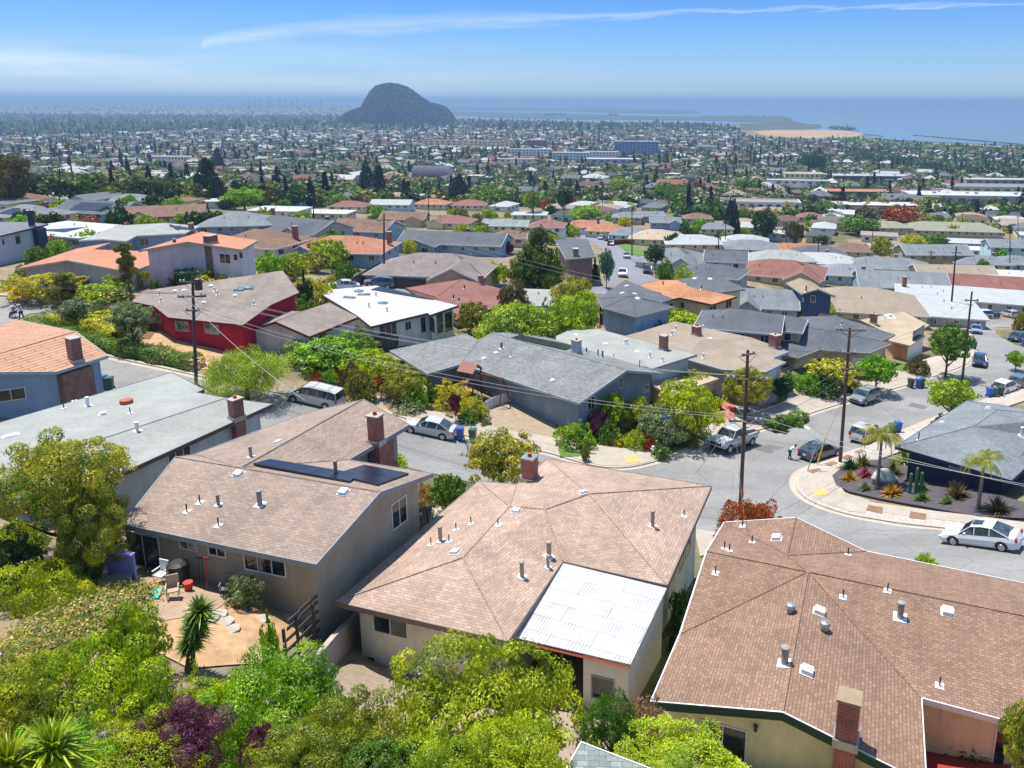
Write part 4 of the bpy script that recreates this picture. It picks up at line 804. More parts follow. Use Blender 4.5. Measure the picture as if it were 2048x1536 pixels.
hX = PH('blue_two_storey_house', 'blue sided two storey house with tan gable roof', dict(a=(1572,566,E), b=(1604,588,E), c=(1636,578,E-1.1), d=(1668,592,E), e=(1620,562,E), f=(1600,556,E-1.1)), ['abcf', 'fcde'], 'abcdef', m_shingle('tan shingles', S(184,164,140)), W_BLUE, fascia=G_GREYT, ov=.35, hmin=5)
hX.window(1626,591,1634,606,1); hX.pipe(1612,583,.12,1.0); hX.window(1603,593,1606,604,1)
# ------------------------------------------------------------------ foliage meshes
def leaves(name, Pn, Nn, l, w, jit=.9, seed=0, along=None, mats=None):
    r = np.random.default_rng(seed); n = len(Pn); Nn = Nn+r.normal(0, jit*.5, (n, 3)); Nn /= np.linalg.norm(Nn, axis=1, keepdims=True)+1e-9
    t = r.normal(0, 1, (n, 3)) if along is None else along+r.normal(0, .25, (n, 3)); t -= (t*Nn).sum(1, keepdims=True)*Nn; t /= np.linalg.norm(t, axis=1, keepdims=True)+1e-9
    b = np.cross(Nn, t); s = r.uniform(.65, 1.3, (n, 1)); L2, W2 = l/2*s, w/2*s
    V = np.stack([Pn-t*L2, Pn+b*W2-t*L2*.1, Pn+t*L2, Pn-b*W2-t*L2*.1], 1).reshape(-1, 3); Fq = np.arange(4*n).reshape(n, 4)
    return npmesh(name, V, Fq, mats or [MC['_leaf']])
def fib(n, r): 
    i = np.arange(n)+.5; ph = np.arccos(1-2*i/n); th = np.pi*(1+5**.5)*i+r.uniform(0, 6); return np.stack([np.cos(th)*np.sin(ph), np.sin(th)*np.sin(ph), np.cos(ph)], 1)
def cl_pts(C, Rr, n, r, inner=.82, asp=1.0):
    """points on the outer surface of a union of clumps"""
    out, nr = [], []; tot = (Rr**2).sum()
    for c, q in zip(C, Rr):
        m = int(n*1.9*q*q/tot)+4; d = r.normal(0, 1, (m, 3)); d /= np.linalg.norm(d, axis=1, keepdims=True); p = c+d*q*(1+r.normal(0, .11, (m, 1)))*np.array([1, 1, asp]); p[r.random(m) < .06] += d[:1]*q*.15
        k = np.ones(m, bool)
        for c2, q2 in zip(C, Rr):
            if c2 is c: continue
            k &= (((p-c2)/np.array([1, 1, asp]))**2).sum(1) > (q2*inner)**2
        out.append(p[k]); nr.append(d[k])
    P_, N_ = np.concatenate(out), np.concatenate(nr); ph = r.uniform(0, 6.28, 6); fq = 6.5
    g = np.sin(P_[:, 0]*fq+ph[0]+1.7*np.sin(P_[:, 1]*fq*.6+ph[3]))+np.sin(P_[:, 1]*fq*1.1+ph[1]+1.5*np.sin(P_[:, 2]*fq*.7+ph[4]))+np.sin(P_[:, 2]*fq*1.3+ph[2]+1.3*np.sin(P_[:, 0]*fq*.8+ph[5]))
    hole = g < -.75; P_[hole] *= np.where(r.random(hole.sum())[:, None] < .5, .8, .62)*np.array([1, 1, asp if asp < 1 else 1])**0; keep = ~hole | (r.random(len(P_)) < .85); P_, N_ = P_[keep], N_[keep]
    k = r.permutation(len(P_))[:n]; return P_[k], N_[k]
def gen(kind, n, seed):
    r = np.random.default_rng(seed)
    if kind == 'round':
        K = 58; C = fib(K, r); rad = r.uniform(.48, .8, (K, 1)); rad[::3] = r.uniform(.82, 1.02, (len(rad[::3]), 1)); C = C*rad; C[:, 2] *= .92; Rr = r.uniform(.14, .32, K); Rr[::3] = r.uniform(.07, .17, len(Rr[::3])); C = np.vstack([C, [[0, 0, 0]]]); Rr = np.append(Rr, .5)
        Pn, Nn = cl_pts(C, Rr, n, r); Pn[:, 2] = (Pn[:, 2]+1)/2*.98
    elif kind == 'loose':
        K = 46; C = fib(K, r)*r.uniform(.45, .92, (K, 1)); Rr = r.uniform(.1, .27, K); Pn, Nn = cl_pts(C, Rr, n, r, .7); Pn[:, 2] = (Pn[:, 2]+1)/2
    elif kind == 'bush':
        K = 44; C = fib(K, r); C[:, 2] = np.abs(C[:, 2]); rad = r.uniform(.48, .78, (K, 1)); rad[::3] = r.uniform(.8, 1.0, (len(rad[::3]), 1)); C = C*rad; Rr = r.uniform(.14, .3, K); Rr[::3] = r.uniform(.07, .16, len(Rr[::3])); C = np.vstack([C, [[0, 0, .15]]]); Rr = np.append(Rr, .5)
        Pn, Nn = cl_pts(C, Rr, n, r); Pn = Pn[Pn[:, 2] > -.02]; Nn = Nn[:len(Pn)]; Pn[:, 2] = np.clip(Pn[:, 2], 0, 1.1)
    elif kind == 'cone':
        C, Rr = [], []
        for k in range(40):
            t = (k+.5)/40; a = k*2.4+r.uniform(-.3, .3); q = (1-t)**.8; C.append([math.cos(a)*q*.6, math.sin(a)*q*.6, t*.93]); Rr.append(.09+.3*q)
        Pn, Nn = cl_pts(np.array(C), np.array(Rr), n, r, .8, .35); Pn[:, 2] = np.clip(Pn[:, 2]+.03, 0, 1.05)
    elif kind == 'cedar':
        C, Rr = [], []
        for k in range(60):
            t = ((k+.5)/60); a = k*2.4+r.uniform(-.5, .5); q = min(1, (1-t)*1.5)**.7*(.55+.45*min(1, t*4))*r.uniform(.6, 1); C.append([math.cos(a)*q*.75, math.sin(a)*q*.75, .04+t*.9]); Rr.append(.1+.17*q)
        Pn, Nn = cl_pts(np.array(C), np.array(Rr), n, r, .75, .3)
    elif kind == 'column':
        C, Rr = [], []
        for k in range(36): t = (k+.5)/36; a = k*2.4; q = (math.sin(min(1, t*1.25+.15)*math.pi)**.5) if t > .65 else 1; C.append([math.cos(a)*.5*q, math.sin(a)*.5*q, t*.95]); Rr.append(.42*max(q, .3))
        Pn, Nn = cl_pts(np.array(C), np.array(Rr), n, r, .8, .22)
    elif kind == 'hedge':
        C, Rr = [], []
        for k in range(60): C.append([r.uniform(-.92, .92), r.uniform(-.8, .8), r.uniform(.15, .82)]); Rr.append(r.uniform(.12, .24))
        Pn, Nn = cl_pts(np.array(C), np.array(Rr), n, r, .8, 1.0)
        k = int(n*.75); f = r.integers(0, 5, k); q = r.uniform(-1, 1, (k, 3)); q[:, 2] = (q[:, 2]+1)/2; nn = np.zeros((k, 3))
        for i in range(k):
            if f[i] < 2: q[i, 0] = 1-2*(f[i]); nn[i, 0] = q[i, 0]
            elif f[i] < 4: q[i, 1] = 1-2*(f[i]-2); nn[i, 1] = q[i, 1]
            else: q[i, 2] = 1; nn[i, 2] = 1
        q += r.normal(0, .035, (k, 3)); q[:, 2] = np.abs(q[:, 2]); Pn = np.vstack([Pn[:n-k], q]); Nn = np.vstack([Nn[:n-k], nn])
    elif kind == 'willow':
        K = 60; C = fib(K, r)*r.uniform(.5, .85, (K, 1)); Rr = r.uniform(.1, .24, K); Pn, Nn = cl_pts(C, Rr, n, r, .7, 1.2); Pn[:, 2] = (Pn[:, 2]+1)/2
        d = r.random(len(Pn)); Pn[:, 2] -= d*.18*(np.hypot(Pn[:, 0], Pn[:, 1])); Pn[:, 2] = np.clip(Pn[:, 2], 0, 2)
    elif kind == 'flatpine':
        C, Rr = [], []
        for k in range(26): a = r.uniform(0, 6.28); q = r.uniform(.1, .8); t = r.choice([.2, .42, .6, .78, .92]); q *= (1.1-t*.6); C.append([math.cos(a)*q, math.sin(a)*q, t+r.uniform(-.04, .04)]); Rr.append(r.uniform(.14, .3))
        Pn, Nn = cl_pts(np.array(C), np.array(Rr), n, r, .75, .3)
    return Pn, Nn
m_leaf('_leaf', (.1, .2, .03))
CR = {}
def crown_mesh(kind, n, var=0):
    k = (kind, n, var)
    if k not in CR:
        Pn, Nn = gen(kind, n, hash((kind, var)) % 1000 if 0 else (sum(map(ord, kind))*7+var*13)); a = math.sqrt(24/n)*(1.15 if kind != 'willow' else .9); al = None; l, w = a*1.3, a*.6
        if kind in ('willow',): l, w = a*1.6, a*.42; al = np.tile([0, 0, -1.0], (len(Pn), 1))
        if kind in ('cone', 'cedar', 'column'): l, w = a*1.2, a*.7
        CR[k] = leaves('crown_'+kind, Pn, Nn*np.array([1, 1, 1])+np.array([0, 0, .3]), l, w, .72, var+5, al)
    return CR[k]
def trunk_mesh(kind):
    k = ('trunk', kind)
    if k in CR: return CR[k]
    b = MB(); r = random.Random(len(kind)); top = .95 if kind in ('cone', 'cedar', 'column') else .55
    b.tube([(0, 0, -.03), (.02, 0, .15), (-.01, .02, top*.6), (.02, 0, top)], [.06, .045, .035, .012], 7)
    if kind not in ('cone', 'column'):
        for i in range(9 if kind != 'cedar' else 22):
            a = i*2.4+r.uniform(-.3, .3); z0 = top*(.35+.6*i/ (9 if kind != 'cedar' else 22)); q = r.uniform(.35, .6); b.tube([(0, 0, z0), (math.cos(a)*q*.5, math.sin(a)*q*.5, z0+.12), (math.cos(a)*q, math.sin(a)*q, z0+(.28 if kind != 'cedar' else .05))], [.024, .015, .006], 5)
    me = bpy.data.meshes.new('trunk'); me.from_pydata(b.v, [], b.f); me.materials.append(BARK); CR[k] = me; return me
def lf(r, g, b, k=1.0): return sc3(S(r, g, b), 1.45*k)
LEAF = {}
for nm, c, c2, tip in (('lime', (192, 208, 28), (112, 145, 25), None), ('yellow green', (188, 202, 40), (102, 132, 30), None), ('olive', (150, 150, 55), (95, 105, 40), None), ('mid green', (118, 152, 42), (62, 98, 34), None), ('bright green', (160, 200, 32), (82, 130, 28), None),
 ('cedar green', (125, 138, 35), (40, 72, 28), None), ('dark green', (60, 95, 40), (35, 62, 30), None), ('conifer', (42, 72, 40), (26, 46, 30), None), ('golden', (214, 204, 45), (140, 155, 40), None), ('purple', (120, 72, 100), (82, 48, 70), ((.36, .08, .15), .16)), ('maroon', (130, 50, 45), (90, 40, 35), None),
 ('rust', (185, 95, 45), (110, 70, 35), None), ('blue green', (120, 155, 140), (80, 115, 100), None), ('grey green', (140, 155, 110), (95, 110, 75), None), ('magenta', (205, 90, 140), (120, 90, 60), None), ('cream', (225, 210, 165), (120, 130, 70), None),
 ('red flower', (105, 110, 45), (80, 90, 35), ((.8, .10, .04), .45)), ('pink bloom', (110, 130, 60), (90, 110, 50), ((.6, .25, .26), .5)), ('orange bloom', (150, 140, 40), (110, 100, 30), ((.62, .3, .03), .45)), ('white bloom', (150, 130, 60), (120, 110, 50), ((.75, .65, .72), .3)), ('green gold', (185, 180, 40), (85, 120, 35), ((.6, .42, .05), .12)),
 ('amber green', (168, 176, 46), (84, 116, 36), ((.6, .42, .08), .1)), ('brown green', (120, 105, 55), (75, 75, 40), None), ('straw plant', (205, 175, 90), (150, 130, 60), None), ('silver', (175, 190, 170), (130, 150, 125), None), ('lavender', (150, 110, 160), (100, 100, 80), None)):
    LEAF[nm] = m_leaf(nm+' leaves', lf(*c), lf(*c2), tip=tip, patch=1.3)
def LN(a): return 30000 if a > 20000 else 9000 if a > 7000 else 3200 if a > 1500 else 1000 if a > 350 else 320
_tv = [0]
def plant(name, label, kind, px, pyb, pyt, wpx, col, trunk=.22, group=None, cat='tree', base=None, dep=1.0, n=None, rz=None, single=False):
    b = base or G(px, pyb); d = ray(px, pyt); t = b.y/d.y; h = max(.3, EYE.z+d.z*t-b.z); w_ = wpx*zcam(b)/F; _tv[0] += 1; v = _tv[0] % 3
    rz = rng.uniform(0, 6.28) if rz is None else rz; me = crown_mesh(kind, n or LN(wpx*(pyb-pyt)), v); hc = h*(1-trunk)
    if cat in ('bush', 'hedge') or single or kind in ('bush', 'hedge'):
        return link(name, me, None, LEAF[col], loc=b, rot=(0, 0, rz), scale=(w_/2, w_/2*dep, h*.95), label=label, cat=cat, group=group)
    r_ = empty(name, b, rz, label=label, cat=cat, group=group); link('trunk', trunk_mesh(kind), r_, scale=(w_/2, w_/2, h)); link('crown', me, r_, LEAF[col], loc=(0, 0, h*trunk), scale=(w_/2, w_/2*dep, hc)); return r_
def near(name, label, kind, px, py, zc, wm, hm, col, trunk=.35, **k):
    """a near plant whose foot is hidden: crown centre pixel, distance, width and crown height in metres"""
    d = ray(px, py); t = zc/(-(C3.transposed() @ d).z); c = EYE+d*t; g = Vector((c.x, c.y, gz(c.x, c.y))); top = c.z+hm/2; h = top-g.z
    n = k.pop('n', 42000); cat = k.pop('cat', 'tree'); r_ = empty(name, g, rng.uniform(0, 6), label=label, cat=cat, **k)
    if h > hm*1.02: link('trunk', trunk_mesh(kind), r_, scale=(wm/2, wm/2, h*.9))
    _tv[0] += 1; link('crown', crown_mesh(kind, n, _tv[0] % 3), r_, LEAF[col], loc=(0, 0, h-hm), scale=(wm/2, wm/2, hm)); return r_
# blades: flax, agapanthus, yucca heads
def blades(name, n, ln, w, spread, seed, droop=.4):
    r = np.random.default_rng(seed); V, Fq = [], []
    for i in range(n):
        a = r.uniform(0, 6.283); t = r.uniform(.05, 1)*spread; d = Vector((math.cos(a)*math.sin(t), math.sin(a)*math.sin(t), math.cos(t))); s = Vector((-math.sin(a), math.cos(a), 0)); L_ = ln*r.uniform(.7, 1.1); k = len(V)
        p1, p2 = d*L_*.5, d*L_+Vector((0, 0, -droop*L_*math.sin(t)))
        for p, q in ((Vector((0, 0, 0)), .5), (p1, 1), (p2, .08)): V += [tuple(p-s*w*q/2), tuple(p+s*w*q/2)]
        Fq += [(k, k+1, k+3, k+2), (k+2, k+3, k+5, k+4)]
    return npmesh(name, np.array(V), np.array(Fq), [MC['_leaf']])
def clump(name, label, px, py, h, col, n=60, w=.06, spread=1.2, cat='plant', group=None, droop=.4, seed=1):
    return link(name, blades('leaf_blades', n, h, w, spread, seed, droop), None, LEAF[col], loc=G(px, py), label=label, cat=cat, group=group)
# ------------------------------------------------------------------ foreground planting
near('leafy_tree', 'big lime green tree filling the bottom left, below the flower bank', 'round', 190, 1425, 26, 5.6, 5.2, 'lime')
near('leafy_tree', 'lime green tree at the left edge above the white flower bank', 'round', 62, 1210, 33, 4.9, 4.6, 'lime')
near('maple_tree', 'bright green maple crown just below the bare straw yard', 'round', 545, 1428, 25, 4.9, 3.9, 'bright green')
near('olive_tree', 'large yellow olive tree in front of the pink brown house', 'round', 958, 1458, 25.5, 6.9, 5.7, 'yellow green')
near('leafy_tree', 'green gold shrub tree between the plum and the big yellow olive tree', 'loose', 690, 1500, 22, 3.2, 3.2, 'amber green')
near('plum_tree', 'purple leaved plum among the green crowns at the bottom', 'loose', 352, 1486, 21.5, 2.7, 2.3, 'purple', trunk=.3)
near('plum_tree', 'small dark purple plum sprig beside the larger purple plum', 'loose', 520, 1500, 21, 1.2, 1.4, 'purple', n=9000)
near('tall_shrub', 'slim lime shrub standing in front of the yucca trunk', 'loose', 265, 1290, 28, 2.3, 3.2, 'yellow green', n=9000)
near('tall_shrub', 'upright green shoots above the maple next to the slatted fence', 'column', 538, 1270, 29, .7, 2.2, 'bright green', n=3200)
near('leafy_tree', 'lime crown at the bottom edge between the yuccas and the purple plum', 'round', 250, 1545, 20.5, 3.4, 2.4, 'lime')
near('leafy_tree', 'low bright green crown filling the left edge below the flower bank', 'round', 15, 1420, 24, 3.4, 3.0, 'yellow green')
near('leafy_tree', 'yellow green crown at the bottom edge under the big yellow olive tree', 'loose', 900, 1560, 20, 3.0, 2.2, 'yellow green')
near('leafy_tree', 'amber tipped crown at the bottom edge right of the purple plum', 'loose', 610, 1520, 20.5, 3.0, 2.2, 'amber green')
near('leafy_tree', 'bright green crown behind the spiky yucca heads at the corner', 'round', 70, 1560, 19.5, 3.6, 2.4, 'bright green')
near('leafy_tree', 'lime crown between the straw yard and the purple plum', 'round', 420, 1420, 26, 2.6, 2.0, 'lime', n=20000)
near('round_shrub', 'green shrub beside the pink flowering bush at the patio corner', 'bush', 1222, 1450, 26, 2.7, 2.4, 'mid green', cat='bush')
near('flowering_bush', 'round bush covered in pink blooms at the corner of the brown house', 'bush', 1292, 1440, 27, 2.1, 1.9, 'pink bloom', cat='bush', n=9000)
near('lime_hedge', 'lime hedge running along the bottom edge in front of the yellow wall', 'bush', 1360, 1528, 23.5, 4.6, 1.3, 'lime', cat='hedge')
near('leafy_shrub', 'lime shrub mound below the yellow olive tree at the bottom edge', 'round', 1010, 1540, 21, 3.6, 2.2, 'lime')
near('leafy_shrub', 'dark green leafy mound at the bottom edge beside the purple plum', 'round', 760, 1560, 20.5, 3.2, 2.2, 'mid green')
near('amber_tree', 'amber green tree at the right edge over the red patio', 'loose', 2050, 1475, 25, 1.6, 2.6, 'amber green', n=9000)
near('broad_tree', 'broad yellow green tree by the grey flat roof on the left', 'round', 118, 955, 36, 6.1, 4.2, 'green gold', trunk=.5)
near('leafy_tree', 'thin amber green tree leaning over the patio by the left house corner', 'loose', 185, 1060, 35.5, 3.4, 4.2, 'amber green', trunk=.5)
near('shrub', 'dark shrub in the shade below the left edge tree', 'bush', 20, 1120, 34, 3.0, 2.6, 'dark green', cat='bush', n=9000)
plant('round_tree', 'round yellow green street tree beside the chimney of the pink brown house', 'round', 1003, 985, 862, 160, 'green gold', .2)
plant('glossy_shrub', 'dark green glossy shrub between the solar house and the pink brown house', 'round', 898, 1030, 943, 78, 'mid green', .12)
plant('dry_shrub', 'yellow green scrub at the corner of the solar panelled house', 'bush', 852, 1010, 962, 42, 'straw plant', cat='bush')
plant('silver_shrub', 'silvery shrub below the side window of the solar panelled house', 'bush', 858, 1050, 1004, 32, 'silver', cat='bush')
plant('lime_shrub', 'lime shrub at the foot of the orange red chimney', 'bush', 780, 940, 906, 76, 'lime', cat='bush')
plant('lime_shrub', 'small golden shrub against the red chimney base on the grey roofed house', 'bush', 463, 895, 874, 22, 'golden', cat='bush')
plant('climbing_shrub', 'golden climber at the gap between the grey and taupe roofs', 'bush', 345, 960, 896, 34, 'golden', cat='bush')
plant('red_flower_hedge', 'bottlebrush hedge covered in red flowers beside the tall pole', 'bush', 1495, 1092, 978, 152, 'red flower', .05, cat='hedge', dep=.7, rz=-.12, n=24000)
plant('garden_shrub', 'dark green shrub against the side wall by the white patio cover', 'bush', 1362, 1260, 1165, 60, 'mid green', cat='bush')
plant('lime_sprig', 'lime sprigs rising behind the brown roof beside the street', 'loose', 1847, 1150, 1106, 52, 'lime', .1, cat='bush')
plant('rose_bush', 'pale green rose bush under the wide back window', 'loose', 492, 1215, 1150, 80, 'grey green', .05, cat='bush'); plant('rose_bush', 'dark rose bush next to the white downpipe', 'loose', 580, 1215, 1165, 78, 'dark green', .05, cat='bush')
plant('fence_shrub', 'pale shrub growing over the slatted fence', 'bush', 652, 1262, 1198, 46, 'grey green', cat='bush')
plant('willow_tree', 'feathery yellow green pepper tree by the silver minivan', 'willow', 495, 800, 692, 200, 'yellow green', .12)
plant('deodar_shrub', 'dark shrub in the side yard by the patio roof', 'bush', 1345, 1300, 1262, 20, 'dark green', cat='bush')
# flower bank: daisies
r_ = np.random.default_rng(4); pts = []
while len(pts) < 1500:
    q = G(r_.uniform(0, 300), r_.uniform(1185, 1400)); px, py = proj(q)
    if py > 1185+ (px < 150)*(150-px)*.9 and py < 1420-px*.75: pts.append((q.x, q.y, q.z+.12+r_.uniform(0, .25)))
pts = np.array(pts); nn = np.tile([0, 0, 1.0], (len(pts), 1)); link('ground_cover', leaves('daisies', pts[:420], nn[:420], .11, .11, .6, 2), None, LEAF['white bloom'], kind='stuff', label='white daisies over the dry bank')
for col_, lb_ in (('straw plant','dry growth over the bank'),('olive','olive green growth over the bank'),('mid green','green ground cover over the bank')): link('ground_cover', leaves('bank_growth', np.repeat(pts, 8, 0)+r_.normal(0, .35, (len(pts)*8, 3))*np.array([1, 1, .18]), np.tile([0, 0, 1.0], (len(pts)*8, 1)), .16, .06, .9, 3), None, LEAF[col_], kind='stuff', label=lb_)
DAI = m_plain('daisy petals', (.8, .72, .78), .6)
link('ground_cover', leaves('daisy_petals', np.repeat(pts[:330], 4, 0)+r_.normal(0, .1, (1320, 3))*np.array([1, 1, .3]), np.tile([0, 0, 1.0], (1320, 1)), .1, .09, .5, 6, mats=[DAI]), kind='stuff', label='daisy flowers')
# yuccas and palms
def trunked(name, label, px, pyb, pyt, col='olive', n=150, ln=.75, w=.07, lean=0, cat='yucca', skirts=3, rad=.14):
    b = G(px, pyb); d = ray(px+lean, pyt); t = b.y/d.y; tp = EYE+d*t; h = tp.z-b.z-ln*.8; o = empty(name, b, label=label, cat=cat); mb = MB(); x = tp.x-b.x
    mb.tube([(0, 0, -.1), (x*.3, 0, h*.4), (x, 0, h)], [rad*1.4, rad, rad*.8], 8); mb.build('trunk', BARK, o)
    for i in range(skirts): link('leaf_rosette', blades('leaf_rosette', n, ln*(1-.04*i), w, 1.9-.1*i, i+3, .25), o, LEAF[col], loc=(x*(1-i*.2), 0, h*(1-i*.16)))
    return o
trunked('yucca', 'tall spiky yucca standing in the straw yard', 378, 1340, 1196, 'mid green', 190, .75, .07, 20, skirts=5)
for px, py, lb in ((15, 1530, 'spiky pale yucca head at the bottom left corner'), (105, 1500, 'second spiky yucca head beside the corner one')):
    d = ray(px, py); c = EYE+d*17.5; g = gz(c.x, c.y); o = empty('yucca', (c.x, c.y, g), label=lb, cat='yucca'); mb = MB(); mb.tube([(0, 0, -.1), (0, 0, c.z-g)], [.16, .1], 8); mb.build('trunk', BARK, o)
    for i in range(2): link('leaf_rosette', blades('leaf_rosette', 150, .7, .05, 2.0, i+9, .3), o, LEAF['yellow green'], loc=(0, 0, c.z-g-i*.25))
def palm(name, label, px, pyb, pyt, wpx, n=16, col='olive', cat='palm tree', rad=.13, group=None):
    b = G(px, pyb); d = ray(px, pyt); t = b.y/d.y; top = EYE.z+d.z*t; fl = wpx*zcam(b)/F/2; h = top-b.z-fl*.45; o = empty(name, b, label=label, cat=cat, group=group); mb = MB()
    mb.tube([(0, 0, -.1), (.03, 0, h*.5), (0, 0, h)], [rad*1.3, rad, rad*.8], 8); mb.build('trunk', m_plain('palm bark', (.2, .17, .13), .9, var=.3, sc=5), o); V, Fq = [], []; r = random.Random(int(px))
    for i in range(n):
        a = i*2.4; el = r.uniform(.1, 1.2); pr = None
        for s in range(14):
            u = s/13; e = el-1.9*u; 
            if s == 0: p = Vector((0, 0, h))
            else: p = pr+Vector((math.cos(a)*math.cos(e), math.sin(a)*math.cos(e), math.sin(e)))*fl*1.25/13
            if s:
                for sd in (-1, 1):
                    for q in range(2):
                        k = len(V); o_ = pr.lerp(p, q/2); sdv = Vector((-math.sin(a)*sd, math.cos(a)*sd, -.75)).normalized()*fl*.38*math.sin(min(1, u*1.1+.12)*3.0); al_ = (p-pr).normalized()*fl*.05
                        V += [tuple(o_), tuple(o_+al_), tuple(o_+sdv+al_*1.5)]; Fq.append((k, k+1, k+2))
            pr = p
    me = bpy.data.meshes.new('fronds'); me.from_pydata(V, [], Fq); me.materials.append(LEAF[col]); link('fronds', me, o); return o
palm('palm_tree', 'palm on the mulched corner beside the pale boulder', 1754, 975, 848, 96, 18, 'olive'); palm('palm_tree', 'palm in front of the navy house wall near the white sedan', 1955, 1022, 900, 92, 18, 'olive')
palm('palm_tree', 'tall thin fan palm above the distant houses at upper left', 152, 402, 284, 22, 18, 'brown green', rad=.3)
